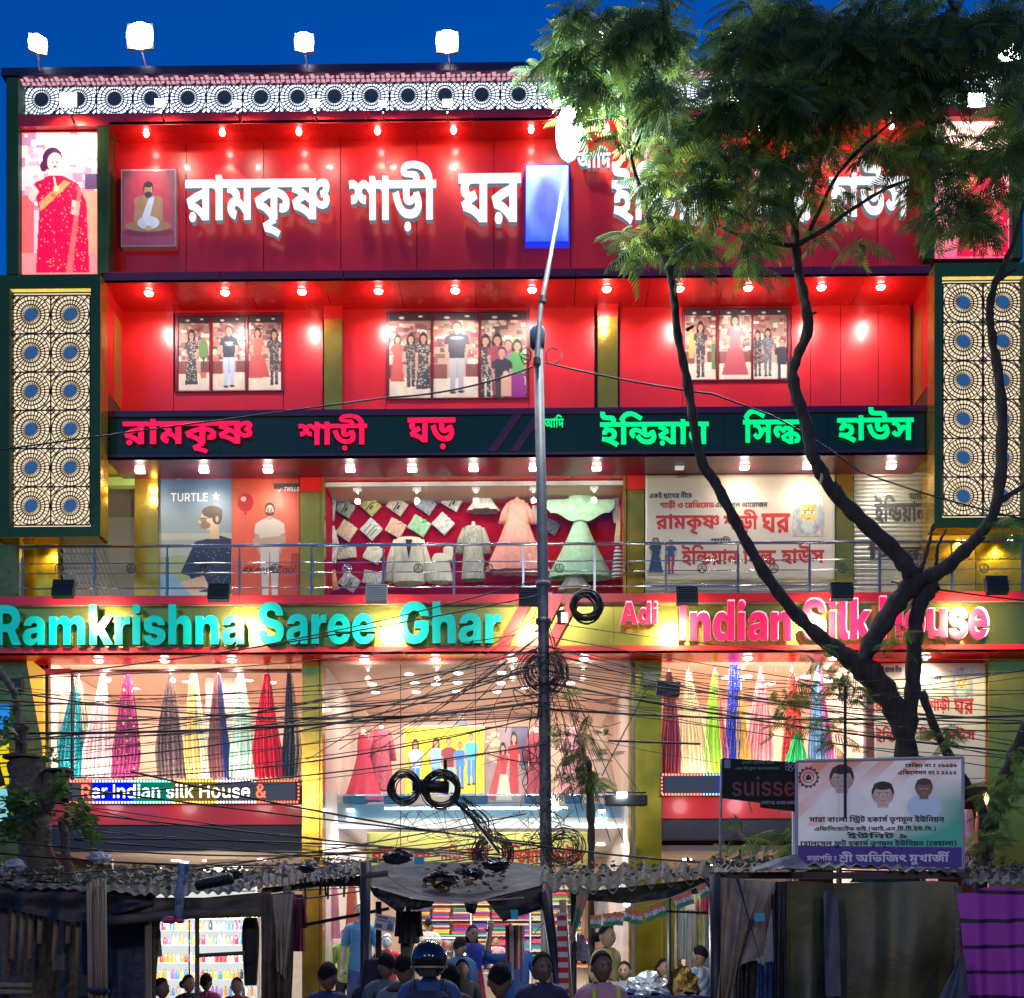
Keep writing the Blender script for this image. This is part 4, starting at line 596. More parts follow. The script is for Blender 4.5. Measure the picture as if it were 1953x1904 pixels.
# ---- big name band between ground and first floor
YF = -.4
cutsH = [-60, 457, 712, 980, 1318, 1600, 1800, 2020]
for a, b in zip(cutsH[:-1], cutsH[1:]):
    part(MB().pbox(a+.5, b-.5, 1133, 1149.5, YF, YF+.3), 'band_top', RED); part(MB().pbox(a+.5, b-.5, 1232.5, 1247, YF, YF+.3), 'band_bottom', RED)
cutsI = [-60, 136, 330, 520, 712, 840, 1022, 1170, 1318, 1470, 1610, 1760, 1905, 2020]
for a, b in zip(cutsI[:-1], cutsI[1:]): part(MB().pbox(a+.25, b-.25, 1149.8, 1232.2, YF+.14, YF+.17), 'board_panel', GOLDF)
part(MB().pbox(-60, 2020, 1140, 1245, YF+.19, YF+.5), 'backing_wall', SEAM)
for X in (952, 1007, 1040):
    z0 = pz(1232, YF); z1 = pz(1134, YF); x0 = px(X-2, YF); x1 = x0+.34; part(MB().prism([(x0-.02, z0), (x0+.20, z0), (x1+.38, z1), (x1+.16, z1)], YF-.02+.001*X/1000, YF+.135), 'diagonal_strip', RED)
# ground storey soffit (glossy red, mirrors the dresses)
zs = pz(1247.2, YF)
cutsJ = [-60, 85, 330, 574, 775, 975, 1200, 1420, 1660, 1890, 2020]
for a, b in zip(cutsJ[:-1], cutsJ[1:]): part(MB().box((px(a+.6, 0), YF, zs), (px(b-.6, 0), .34, zs+.05)), 'soffit_panel', REDM)
# full height brass columns
for a, b in ((576, 609), (1212, 1262)):
    part(MB().pbox(a, b, 1249, 2000, .05, .55), 'column', GOLD if a < 600 else mat('brass_ochre', (.44, .36, .03), .2, metal=.85, noise=.3, nscale=1.5))
for a, b in ((611, 615), (1200, 1204)): part(MB().pbox(a, b, 1249, 2000, .02, .3), 'brass_trim', GOLD)
# slanting brass reveals at both ends
def quadprism(pts, y0, y1, name, m): return part(MB().prism([(px(X, y0), pz(Y, y0)) for X, Y in pts], y0, y1), name, m)
quadprism([(-60, 1249), (48, 1249), (80, 1420), (80, 2000), (-60, 2000)], .0, .3, 'end_wall', mat('olive_brass', (1, 1, 1)))
quadprism([(1886, 1249), (2020, 1249), (2020, 2000), (1886, 2000)], .0, .3, 'end_wall', GOLD)
quadprism([(50, 1249), (83, 1275), (83, 1480), (78, 1480)], .02, .1, 'brass_trim', mat('amber_panel', (.9, .42, .02), .3, emis=(1, .5, .05), es=.55))
# ---- big lattice boxes on both wings
LB = -.46
for X0, X1, Y0, Y1, gx in ((-14, 191, 516, 1018, 1), (1783, 1990, 509, 1010, -1)):
    b = thing('lattice_box', 'tall dark green box with backlit cream lattice, left wing' if gx == 1 else 'tall dark green box with backlit cream lattice behind the bare branch, right wing', 'light box', (px((X0+X1)/2, LB), LB, pz(Y1, LB)), group='lattice light boxes on the wings')
    iX0, iX1, iY0, iY1 = (18, 173, 541, 1000) if gx == 1 else (1797, 1953, 533, 992)
    for a, c, d, e in ((X0, iX0, Y0, Y1), (iX1, X1, Y0, Y1), (iX0+.4, iX1-.4, Y0, iY0), (iX0+.4, iX1-.4, iY1, Y1)): MB().pbox(a, c, d, e, LB, LB+.44).build('frame', GREEN, b)
    MB().pbox(iX0+.4, iX1-.4, iY0+.6, iY0+2.6, LB+.04, LB+.14).build('brass_trim', mat('brass_glow', (.9, .6, .1), .2, metal=.8, emis=(1, .75, .15), es=.8), b)  # brightness of the reveal put into the brass as a glow
    xs = px(X1 if gx == 1 else X0, LB)
    MB().box((xs+gx*.002, LB+.004, pz(Y1, LB)+.01), (xs+gx*.01, -.06, pz(Y0, LB)-.02)).build('side_sheet', GOLD, b)
    MB().box((px(X0+4, LB), LB+.02, pz(Y1, LB)-.012), (px(X1-4, LB), -.03, pz(Y1, LB)-.003)).build('bottom_sheet', GOLD, b)
    LY = LB+.16
    MB().pbox(iX0+1, iX1-1, iY0+1, iY1-1, LY+.05, LY+.07).build('diffuser', glow('lattice_glow', (1, .80, .52), 1.12), b)
    globals().setdefault('BOXES', []).append((b, iX0, iX1, iY0, iY1, LY))
def lattice_tile(hw, hh, disc, cut=False, r=(.20, .28, .365), nsp=32, bw=.008, rim=True):
    """one square of fretwork: disc, rings, rays, corner diagonals, clipped to the tile"""
    mb = MB(); T = .02
    def inside(x, z): return abs(x) <= hw+1e-6 and abs(z) <= hh+1e-6
    def bar(x0, z0, x1, z1, w=bw, ya=0.0):
        n = 6; segs = []
        # clip
        t0, t1 = 0.0, 1.0
        for p, q, lim in ((x0, x1, hw), (z0, z1, hh)):
            d = q-p
            for s in (1, -1):
                num = lim-s*p; den = s*d
                if abs(den) < 1e-9:
                    if num < 0: return
                elif den > 0: t1 = min(t1, num/den)
                else: t0 = max(t0, num/den)
        if t1-t0 < .02: return
        ax, az, bx_, bz_ = x0+(x1-x0)*t0, z0+(z1-z0)*t0, x0+(x1-x0)*t1, z0+(z1-z0)*t1
        L = math.hypot(bx_-ax, bz_-az); nx, nz_ = -(bz_-az)/L*w/2, (bx_-ax)/L*w/2
        k = len(mb.v); pts = [(ax+nx, az+nz_), (bx_+nx, bz_+nz_), (bx_-nx, bz_-nz_), (ax-nx, az-nz_)]
        mb.v += [(x, ya, z) for x, z in pts]+[(x, ya+T, z) for x, z in pts]
        for f in ((0, 1, 2, 3), (0, 4, 5, 1), (2, 6, 7, 3)): mb.f.append(tuple(k+i for i in f)); mb.m.append(0)
    e = 0
    for rr in r:
        n = 28
        for i in range(n):
            a, b = 2*pi*i/n, 2*pi*(i+1)/n; bar(rr*cos(a), rr*sin(a), rr*cos(b), rr*sin(b), ya=.0011*(i % 2)+.0003*r.index(rr))
    for i in range(nsp):
        a = 2*pi*(i+.5)/nsp; R1 = r[-1] if i % 2 else r[-1]*1.0
        bar(disc*.9*cos(a), disc*.9*sin(a), R1*cos(a), R1*sin(a), bw*.8, .004+.0002*(i % 3))
    for sx in (-1, 1):
        for sz in (-1, 1):
            bar(sx*r[-1]*.7, sz*r[-1]*.7, sx*hw*1.0, sz*hw, bw, .007); bar(sx*hw, sz*hw*.45, sx*hw*.45, sz*hw, bw, .0082); bar(sx*hw, sz*hw*.72, sx*hw*.72, sz*hw, bw, .0094)
    bar(-hw, -hh, hw, -hh, bw*1.3, .010); bar(-hw, hh, hw, hh, bw*1.3, .010); bar(-hw, -hh, -hw, hh, bw*1.3, .0114); bar(hw, -hh, hw, hh, bw*1.3, .0114)
    bar(-hw, 0, -r[-1], 0, bw, .0125); bar(hw, 0, r[-1], 0, bw, .0125); bar(0, -hw, 0, -r[-1], bw, .0125); bar(0, hw, 0, r[-1], bw, .0125)
    k = len(mb.v); n = 20
    mb.v += [(disc*cos(2*pi*i/n), -.002, disc*sin(2*pi*i/n)) for i in range(n)]+[(disc*cos(2*pi*i/n), T, disc*sin(2*pi*i/n)) for i in range(n)]
    mb.mi = 1; mb.f.append(tuple(range(k, k+n))[::-1]); mb.m.append(1)
    for i in range(n): mb.f.append((k+i, k+(i+1) % n, k+n+(i+1) % n, k+n+i)); mb.m.append(1)
    return mb
FRET = mat('fret_brown', (.035, .015, .02), .4); DISC = mat('disc_blue', (.03, .10, .22), .35, coat=.3)
DISC.node_tree.nodes['Principled BSDF'].inputs['Emission Strength'].default_value = .6; DISC.node_tree.nodes['Principled BSDF'].inputs['Emission Color'].default_value = (.03, .10, .25, 1)  # weak glow put into the discs to brighten their blue
tile0 = None
for b, iX0, iX1, iY0, iY1, LY in BOXES:
    x0, x1 = px(iX0+3, LY), px(iX1-2, LY); z0, z1 = pz(iY1-4, LY), pz(iY0+14, LY)
    hw = (x1-x0)/4; hh = (z1-z0)/12
    if tile0 is None: tile0 = lattice_tile(hw, hh, .115, r=(.19, .27, .355), nsp=30, bw=.017).build('lattice_tile', [FRET, DISC], b, local=True); first = tile0
    for r_ in range(6):
        for c_ in range(2):
            if first: o = first; first = None
            else: o = tile0.copy(); link(o); o.parent = b
            o.location = Vector((x0+hw*(2*c_+1), LY, z0+hh*(2*r_+1)))-b.location
# ---- lattice frieze along the roof
fz = thing('lattice_frieze', 'long white backlit lattice frieze with round rosettes under the roof edge', 'light box', (px(985, .24), .24, pz(209, .24)))
MB().pbox(40, 1931, 151, 209.4, .30, .32).build('diffuser', glow('frieze_glow', (.80, .88, 1.0), 2.3), fz)
part(MB().pbox(36, 1931, 138, 150.5, .28, .33), 'canopy_back', mat('canopy_red', (1, 1, 1)))
FR2 = mat('fret_navy', (.012, .02, .09), .4); DISC2 = mat('disc_teal', (.03, .085, .10), .4)
hw = (px(149+69.7, .26)-px(149, .26))/2; hh = (pz(151, .26)-pz(209, .26))/2; zc = (pz(151, .26)+pz(209, .26))/2
t2 = lattice_tile(hw, hh, .135, r=(.185, .265, .345), nsp=28, bw=.016).build('lattice_tile', [FR2, DISC2], fz, local=True)
x = px(79, .26); i = 0
while x < px(1925, .26):
    o = t2 if i == 0 else t2.copy()
    if i: link(o); o.parent = fz
    o.location = Vector((x, .25, zc))-fz.location; x += hw*2; i += 1
# small triangles of light in the canopy strip above the frieze
tri = MB(); zq = pz(134.5, -.04)-.004
cs = thing('canopy_light_strip', 'thin pierced strip of pinkish lights on the canopy soffit above the lattice frieze', 'light strip', (px(985, .2), .1, zq))
x = px(40, .1)
while x < px(1925, .1):
    for a, b_, c_ in ((.0, .05, .0), (.09, .0, .05), (.19, .05, .0)): tri.quad((x+a, b_-.01, zq), (x+a+.07, b_-.02, zq), (x+a+.05+c_, .11, zq), (x+a+.01, .11, zq)); tri.quad((x+a, .13, zq), (x+a+.06, .13, zq), (x+a+.07, .22-c_, zq), (x+a-.01, .22, zq))
    x += .29
tri.v = [v for v in tri.v]; tri.build('opening', glow('pink_opening', (1, .50, .66), .8), cs, kind='stuff')
# lights on the front
def downlight(X, Y, y, r, label, group, es=26, col=(1, .93, .84), cat='downlight', energy=0, spot=None, aim=None, drop=.03, sz=.03, sq=False, lc=None, blend=.6, zf=None, fillup=0):
    p = P(X, Y, y)
    if zf is not None: p.z = zf-.031
    t = thing('downlight', label, cat, p, group=group)
    if sq: MB().box((-r*1.25, -r*.8, .012), (r*1.25, r*.8, .03)).build('trim_ring', WHITE, t, local=True); MB().box((-r*1.1, -r*.7, -drop), (r*1.1, r*.7, .011)).build('lens', glow('lens_%d_%d' % (es, int(col[2]*100)), col, es), t, local=True)
    else:
        MB().cyl((0, 0, .012), r*1.25, .02, 14).build('trim_ring', WHITE, t, local=True)
        MB().lathe((0, 0, 0), [(r, .011), (r*.9, -drop*.6), (r*.5, -drop), (.001, -drop*1.1)], 12).build('lens', glow('lens_%d_%d' % (es, int(col[2]*100)), col, es), t, local=True, smooth=True)
    if fillup: lamp('POINT', p+Vector((0, -.02, -.24)), fillup, lc or col, .06)
    if energy: lamp('SPOT', p+Vector((0, 0, -drop-.03)), energy, lc or col, sz, spot or 2.2, blend, aim)
    return t
WARM = (1, .90, .78)
for i, X in enumerate([279, 424, 570, 720, 865, 1013, 1157, 1303, 1449, 1594, 1700]):
    downlight(X, 242 if i else 243, .2, .05, f'small spotlight, {ORD[i]} from the left in the red soffit above the white letters', 'spotlights above the white letters', 30, energy=24, spot=1.25, blend=.35, aim=(0, .17, -1), drop=.05, lc=(1, .62, .45), sz=.02, zf=pz(231.5, 0), fillup=1.3)
for i, X in enumerate([284, 429, 576, 722, 868, 1015, 1157, 1296, 1427, 1567, 1680]):
    downlight(X, 550, .34, .075, f'round downlight, {ORD[i]} from the left in the soffit above the photo windows', 'downlights above the photo windows', 26, energy=34, spot=2.6, blend=.8, aim=(0, .25, -1), zf=pz(533.2, 0), fillup=3)
for i, X in enumerate([267, 389, 511, 668, 786, 903, 1018, 1138, 1296, 1420, 1540, 1700]):
    on = X != 1296
    downlight(X, 890, .45, .075, f'square downlight, {ORD[i]} from the left in the soffit over the balcony'+('' if on else ', the one not lit'), 'square downlights over the balcony', 18 if on else 0.6, energy=13 if on else 0, spot=2.7, blend=.8, aim=(0, .1, -1), sq=True, zf=pz(873.2, 0), fillup=5.5 if on else 0)
for i, X in enumerate([188, 314, 442, 695, 830, 977, 1114, 1426, 1589, 1765]):
    downlight(X, 1262, -.08, .085, f'oval white downlight, {ORD[i]} from the left in the glossy soffit over the street windows', 'downlights over the street windows', 14, col=(1, .97, .93), energy=14, spot=2.6, aim=(0, .2, -1), zf=pz(1247.2, YF), fillup=2)
# little floods at the foot of the frieze
for i, (X, s) in enumerate([(130, 2.0), (305, 1.2), (452, .9), (600, 1.1), (730, .9), (853, 1.1), (1055, 1.1), (1255, 1.2), (1400, 1.), (1560, 1.), (1700, 1.1), (1862, 2.0)]):
    p = P(X, 205, -.35); t = thing('frieze_floodlight', f'small floodlight at the foot of the white lattice frieze, {ORD[i]} from the left', 'floodlight', p, group='floodlights at the foot of the frieze')
    MB().box((-.09*s, 0, 0), (.09*s, .03, .14*s)).build('housing', BLACK, t, local=True)
    MB().box((-.08*s, -.012, .01), (.08*s, -.001, .13*s)).build('lens', glow('flood_lens', (1, .96, .72), 12), t, local=True)
    MB().box((-.012, .03, -.09), (.012, .32, -.06)).build('bracket', BLACK, t, local=True)
    lamp('SPOT', p+Vector((0, -.05, .02)), 26*s, (1, .9, .7), .05, 2.4, .9, (0, .9, -.55))
for X, Y in ((70, 1027), (150, 1027), (1840, 1018), (1930, 1018)): downlight(X, Y, .3, .03, f'small amber lamp under the {"left" if X < 900 else "right"} lattice box, {"outer" if X in (70, 1930) else "inner"} one', 'amber lamps under the lattice boxes', 20, col=(1, .8, .3), energy=26, spot=2.8)
# roof floodlights facing the street
for i, (X, Y, s, tw) in enumerate([(72, 82, .34, .5), (267, 75, .50, 0), (580, 80, .36, .1), (853, 82, .42, 0), (1150, 80, .4, 0), (1400, 85, .4, 0), (1600, 80, .4, 0), (1790, 90, .4, 0), (1925, 100, .42, 0)]):
    p = P(X, Y+18, -.25); t = thing('roof_floodlight', f'large white LED floodlight on the roof edge, {ORD[i]} from the left', 'floodlight', p, rotz=tw, group='roof floodlights')
    MB().box((-s*.5, .0, 0), (s*.5, .07, s*.95)).build('housing', mat('grey_housing', (.35, .36, .38), .4), t, local=True)
    MB().prism([(s*.50*(abs(cos(a))**1.0)*(1 if cos(a) > 0 else -1), s*.47+s*.50*(abs(sin(a))**1.0)*(1 if sin(a) > 0 else -1)) for a in [2*pi*(j+.5)/20 for j in range(20)]], -.03, -.001).build('lens', glow('roof_lens', (.93, .98, 1), 40), t, local=True)
    MB().tube([(0, .05, .1), (.06, .22, -.25)], .016, 5).build('bracket', mat('pink_rod', (.5, .2, .25), .5), t, local=True)
    lamp('SPOT', p+Vector((0, -.1, s*.5)), 420, (.86, .93, 1), .2, 2.6, .5, (0, -1, -.35))
# balcony floodlights aimed back at the name band
for i, (X, Y) in enumerate([(122, 1124), (418, 1131), (718, 1133), (1010, 1139), (1310, 1137), (1605, 1129), (1900, 1117)]):
    yl = YF-1.2; p = P(X, Y, yl); t = thing('arm_floodlight', f'finned black floodlight on an arm over the gold name band, {ORD[i]} from the left' if i != 2 else 'pale open-backed floodlight on an arm above the word Saree, third from the left', 'floodlight', p, group='floodlights on arms over the name band')
    col = BLACK if i != 2 else WHITE
    R_ = Matrix.Rotation(-.35, 4, 'X'); mb = MB(); mb.box((-.19, -.05, -.17), (.19, .05, .17))
    for k in range(8): mb.box((-.19, -.085, -.15+k*.04), (.19, -.05, -.135+k*.04))
    mb.v = [tuple(R_ @ Vector(v)) for v in mb.v]; mb.build('housing', mat('flood_housing', (.05, .07, .08), .4, metal=.3) if i != 2 else mat('pale_housing', (.5, .52, .5), .5), t, local=True)
    ln = MB().box((-.15, .052, -.13), (.15, .06, .13)); ln.v = [tuple(R_ @ Vector(v)) for v in ln.v]; ln.build('lens', glow('arm_lens', (1, 1, .72), 42), t, local=True)
    q = Vector((px(X+28, -.25), -.3, pz(1112, -.3)))-p
    MB().tube([(.03, 0, .1), tuple(q)], .016, 5).build('arm', STEEL, t, local=True)
    lamp('SPOT', p+Vector((0, .1, -.05)), 90, (1, .95, .55), .12, 1.9, .8, (0, 1, -.45))
# signs
LW = glow('letter_white', (.93, .96, 1), 1.35); LWS = glow('letter_white_side', (.75, .85, 1), .22)
def sign(label, X, Y, y, cat='letter sign', name='letter_sign'): return thing(name, label, cat, P(X, Y, y))
s = sign('huge glowing white Bengali words on the red wall left of the blue panel', 675, 450, .3)
for t, a, b, c, d in (("রামকৃষ্ণ", 357, 631, 336, 456), ("শাড়ী", 667, 833, 313, 447), ("ঘর", 875, 994, 338, 435)): write(t, a, b, c, d, .34, .13, [LW, LWS], s)
s = sign('glowing white Bengali words on the red wall, mostly behind the tree crown', 1450, 440, .3)
for t, a, b, c, d in (("আদি", 1100, 1164, 286, 329), ("ইন্ডিয়ান", 1166, 1400, 318, 438), ("সিল্ক", 1436, 1545, 318, 436), ("হাউস", 1578, 1730, 316, 436)): write(t, a, b, c, d, .34, .11 if t[0] == "আ" else .13, [LW, LWS], s)
LR = mat('letter_red_face', (.8, .01, .06), .3, emis=(1, .0, .055), es=.95); LRS = mat('letter_red_side', (.10, .0, .01), .4)
LG = mat('letter_green_face', (.0, .7, .2), .3, emis=(0, .95, .22), es=.85); LGS = mat('letter_green_side', (.0, .05, .03), .4)
s = sign('row of red neon Bengali words on the dark green band', 550, 860, 0)
for t, a, b, c, d in (("রামকৃষ্ণ", 236, 483, 797, 864), ("শাড়ী", 570, 701, 790, 860), ("ঘড়", 778, 869, 798, 859)): write(t, a, b, c, d, .0, .06, [LR, LRS], s)
s = sign('row of green neon Bengali words on the dark band, right half', 1440, 858, 0)
for t, a, b, c, d in (("আদি", 1038, 1075, 794, 819), ("ইন্ডিয়ান", 1144, 1351, 789, 857), ("সিল্ক", 1416, 1527, 786, 853), ("হাউস", 1595, 1741, 784, 852)): write(t, a, b, c, d, .0, .06, [LG, LGS], s)
LT = mat('letter_teal_face', (.0, .42, .36), .28, emis=(0, .58, .47), es=.36, coat=.3); LTS = mat('letter_pale_side', (.25, .28, .22), .2, metal=.7)
LP = mat('letter_pink_face', (.8, .01, .07), .28, emis=(1, .01, .09), es=.85, coat=.3); LPS = mat('letter_white_edge', (.8, .75, .8), .3, emis=(1, .7, .8), es=.25)
s = sign('large teal raised letters reading Ramkrishna Saree Ghar on the gold band', 480, 1232, YF)
for t, a, b, c, d in (("Ramkrishna", -5, 468, 1153, 1231), ("Saree", 495, 716, 1150, 1231), ("Ghar", 762, 955, 1150, 1231)): write(t, a, b, c, d, YF-.0, .13, [LT, LTS], s)
s = sign('large pink raised letters reading Adi Indian Silk House on the gold band', 1530, 1230, YF)
for t, a, b, c, d in (("Adi", 1183, 1253, 1151, 1192), ("Indian", 1296, 1508, 1149, 1225), ("Silk", 1531, 1660, 1146, 1224), ("House", 1677, 1882, 1143, 1223)):
    write(t, a-1.2, b+1.2, c-1.2, d+1.2, YF+.01, .10, [LPS], s, 'letter_rim'); write(t, a, b, c, d, YF-.092, .03, [LP], s)
# portrait box and blue box beside the white letters
pr = thing('portrait_box', 'framed portrait box of a bearded man seated cross-legged, left end of the red wall', 'picture', P(283, 464, .35))
MB().pbox(231, 335, 316, 464, .36, WS-.003).build('case', mat('case_silver', (.55, .5, .5), .4), pr)
S_ = Sheet(100, 140, (.20, .05, .07), (.42, .09, .13)); S_.ell(.5, .45, .42, .5, (.55, .06, .10), soft=.5)
S_.poly([(0, .82), (1, .82), (1, 1), (0, 1)], (.30, .05, .09)); S_.ell(.5, .83, .5, .06, (.22, .03, .06))
sk = (.42, .24, .12)
S_.poly([(.22, .40), (.78, .40), (.74, .70), (.28, .70)], sk); S_.ell(.5, .40, .28, .07, sk); S_.poly([(.24, .40), (.33, .42), (.42, .70), (.48, .78), (.42, .80), (.22, .66)], sk); S_.poly([(.76, .40), (.67, .42), (.58, .70), (.52, .78), (.58, .80), (.78, .66)], sk)
S_.ell(.5, .745, .44, .075, (.36, .20, .10)); S_.ell(.5, .70, .21, .09, (.62, .66, .72)); S_.poly([(.52, .34), (.62, .36), (.50, .70), (.34, .70)], (.60, .66, .76))
S_.ell(.5, .25, .095, .105, (.03, .02, .02)); S_.ell(.5, .27, .078, .085, (.50, .31, .17)); S_.ell(.5, .325, .07, .045, (.05, .04, .03)); S_.ell(.5, .19, .085, .04, (.03, .02, .02))
for q in (-.032, .032): S_.ell(.5+q, .262, .014, .007, (.05, .03, .03))
S_.ell(.5, .77, .06, .03, (.52, .34, .2)); S_.noise(14, .12)
S_.build('portrait', printmat('print_portrait', es=.35, coat=.3), rectc(233, 333, 318, 461, .355), pr)
bb = thing('blue_light_box', 'glowing blue light box between the two groups of white letters, behind the street lamp arm', 'light box', P(1043, 463, .35))
MB().pbox(1001, 1086, 314, 463, .32, WS-.003).build('case', glow('blue_case', (.02, .04, .9), 1.0), bb)
S_ = Sheet(60, 110, (.55, .80, 1.0), (.04, .12, .95)); S_.noise(5, .35, 3); S_.ell(.5, .5, .33, .35, (.10, .12, .85), soft=.6, al=.8); S_.noise(9, .12, 5)
S_.build('face', printmat('print_blue', es=.85), rectc(1003, 1084, 316, 461, .315), bb)
# posters
PR = printmat('print', coat=.3); PRL = printmat('print_backlit', es=1.15); PRS = printmat('print_soft_glow', es=.08, coat=.05)  # the soft print carries a weak glow put into its ink
def shopbg(W, H, seed, bright=1.0, floor=.78, wall=(.62, .38, .28)):
    S_ = Sheet(W, H, tuple(c*bright*.55 for c in wall), tuple(c*bright for c in wall)); r = random.Random(seed)
    S_.clutter(60, 0, .08, 1, .6, .11, .035, [(.5, .16, .12), (.7, .5, .35), (.25, .1, .08), (.8, .7, .55), (.35, .08, .12), (.15, .08, .07)], seed)
    S_.rect(0, 0, 1, .09, (.05, .03, .04)); S_.ell(.3, .06, .06, .012, (1, .9, .7)); S_.ell(.75, .045, .05, .01, (1, .9, .7))
    S_.rect(0, floor-.18, .3, floor, (.25, .07, .05)); S_.rect(.72, floor-.18, 1, floor, (.22, .06, .05))
    S_.poly([(0, floor), (1, floor-.03), (1, 1), (0, 1)], (.85, .68, .50)); return S_.noise(10, .12, seed)
FL = (.06, .05, .05); FLP = (.75, .65, .5)
# the two backlit saree pictures under the frieze
for k, (X0, X1, Y0, Y1) in enumerate([(34, 184.5, 243, 513), (1784, 1930, 236, 498)]):
    S_ = Sheet(110, 200, (1, .72, .72), (1, .42, .40)) if k == 0 else Sheet(90, 170, (.95, .55, .50), (1, .10, .22))
    if k == 0:
        S_.clutter(110, 0, 0, 1, .55, .09, .035, [(1, .85, .85), (.9, .4, .45), (1, 1, 1), (.8, .2, .3), (.6, .25, .4), (1, .7, .6)], 4)
        S_.rect(0, .45, .2, 1, (.85, .12, .12)); S_.rect(.84, .42, 1, .9, (.9, .35, .2)); S_.rect(.85, .3, 1, .41, (.12, .04, .12)); S_.rect(0, .86, 1, 1, (.95, .25, .25))
    R1 = (.80, .0, .05); SKP = (1, .55, .42); cx = .47 if k == 0 else .52
    if k == 0: S_.ell(cx-.03, .19, .13, .085, (.06, .01, .05)); S_.ell(cx, .215, .095, .07, SKP); S_.ell(cx-.14, .24, .05, .04, (.1, .01, .05)); S_.poly([(cx-.07, .26), (cx+.08, .26), (cx+.1, .33), (cx-.1, .33)], SKP)
    S_.poly([(cx-.28, .36), (cx-.08, .31), (cx+.1, .31), (cx+.30, .37), (cx+.40, .50), (cx+.44, 1), (cx-.24, 1), (cx-.20, .55)], R1)
    S_.poly([(cx-.28, .36), (cx-.20, .42), (cx-.28, .50), (cx-.34, .46), (cx-.20, .30), (cx-.14, .28), (cx-.14, .33)], SKP)
    S_.poly([(cx+.22, .48), (cx+.32, .50), (cx+.30, .60), (cx+.20, .58)], SKP); S_.poly([(cx-.2, .50), (cx+.12, .34), (cx+.2, .36), (cx-.18, .56)], (.95, .30, .10))
    for j in range(9): S_.poly([(cx-.16+.06*j, .58), (cx-.145+.06*j, .58), (cx-.20+.072*j, 1), (cx-.22+.072*j, 1)], (.55, 0, .04), al=.55)
    S_.ell(cx+.02, .40, .035, .02, (1, .75, .3)); S_.poly([(cx-.02, .32), (cx+.0, .32), (cx+.03, .41), (cx+.01, .41)], (1, .8, .4))
    if k == 0: S_.ell(cx+.03, .213, .013, .008, (.1, .02, .05)); S_.ell(cx-.03, .213, .013, .008, (.1, .02, .05)); S_.ell(cx, .245, .025, .008, (.7, 0, .08))
    r = random.Random(4)
    for _ in range(150): S_.ell(cx+r.uniform(-.2, .4), r.uniform(.36, 1), .006, .004, (1, .55, .25), al=.8)
    for j in range(5): S_.ell(cx-.1+.08*j, .42+.03*j, .03, .012, (.45, 0, .04), soft=.8, al=.7)
    S_.poly([(cx+.30, .37), (cx+.34, .40), (cx+.22, 1), (cx+.14, 1)], (1, .2, .15), al=.6); S_.noise(30, .10, 2)
    S_.build('poster', PRL, rectc(X0, X1, Y0, Y1, .12), None, label='backlit picture of a woman in a red saree at the top left corner' if k == 0 else 'backlit pink picture at the top right corner, half hidden by leaves', cat='poster', thick=.05)
    part(MB().pbox(X0, X1, Y0-9, Y0-.6, .10, .45), 'poster_head', RED); part(MB().pbox(X0, X1, Y0, Y1+1, .18, .5), 'backing_wall', SEAM)
# printed panes of the second floor
def pane(g, X0, X1, Y0, Y1, fn, label, seed):
    S_ = shopbg(44, 100, seed); fn(S_); S_.build('window_picture', PRS, rectc(X0+.3, X1-.3, Y0, Y1, W2-.008), None, label=label, cat='picture', group=g, thick=.02)
G2 = 'shop pictures filling the second floor windows'
def fA(S): S.figure(.42, .20, .95, SK, HR, FL, FL, skirt=.9, pattern=FLP, hairlong=True); S.ell(.8, .45, .16, .14, (.15, .25, .08)); S.rect(.79, .55, .82, .75, (.1, .07, .03)); S.poly([(.68, .76), (.92, .76), (.87, .84), (.73, .84)], (.55, .18, .08))
def fB(S): S.figure(.5, .13, .96, SK, HR, (.03, .035, .06), (.50, .58, .70), wide=1.15); S.ell(.5, .36, .13, .015, (.4, .5, .6)); S.ell(.52, .39, .12, .01, (.4, .45, .5))
def fC(S): S.figure(.28, .18, .86, SK, HR, (.55, .10, .06), (.55, .07, .06), skirt=1.9, hairlong=True); S.figure(.78, .20, .93, SK, HR, FL, FL, pattern=(.5, .35, .25), hairlong=True)
def fD(S): S.figure(.2, .27, .83, SK, HR, (.6, .09, .07), (.6, .08, .07), skirt=1.0, hairlong=True); S.figure(.52, .26, .87, SK, HR, FL, FL, pattern=(.5, .4, .3), hairlong=True); S.figure(.82, .25, .92, SK, HR, FL, FL, skirt=.9, pattern=FLP, hairlong=True)
def fE(S): S.figure(.52, .10, .95, SK, HR, (.03, .03, .05), (.45, .42, .44), wide=1.1); S.ell(.52, .3, .14, .015, (.4, .45, .5))
def fF(S):
    S.figure(.1, .28, 1.0, SK, HR, FL, FL, pattern=FLP, hairlong=True); S.figure(.36, .27, 1.0, SK, HR, (.3, .05, .08), (.3, .05, .08), hairlong=True); S.figure(.6, .32, 1.0, SK, HR, (.4, .08, .25), (.3, .1, .2), skirt=.8)
    S.figure(.8, .34, 1.08, SK, HR, (.1, .35, .08), (.30, .02, .22), skirt=1.0, hairlong=True); S.figure(.46, .41, 1.2, SK, HR, (.03, .03, .04), (.05, .05, .05)); S.rect(.44, .75, .66, .98, (.75, .40, .25)); S.ell(.55, .74, .07, .05, (.7, .5, .3))
def fG(S): S.figure(.5, .20, .97, SK, HR, FL, FL, pattern=(.55, .4, .3), hairlong=True); S.rect(.12, .35, .28, .7, (.7, .35, .08)); S.rect(.86, .5, .98, .85, (.1, .2, .06))
def fH(S): S.figure(.5, .10, .97, SK, HR, (.55, .08, .10), (.50, .07, .09), skirt=1.6, hairlong=True)
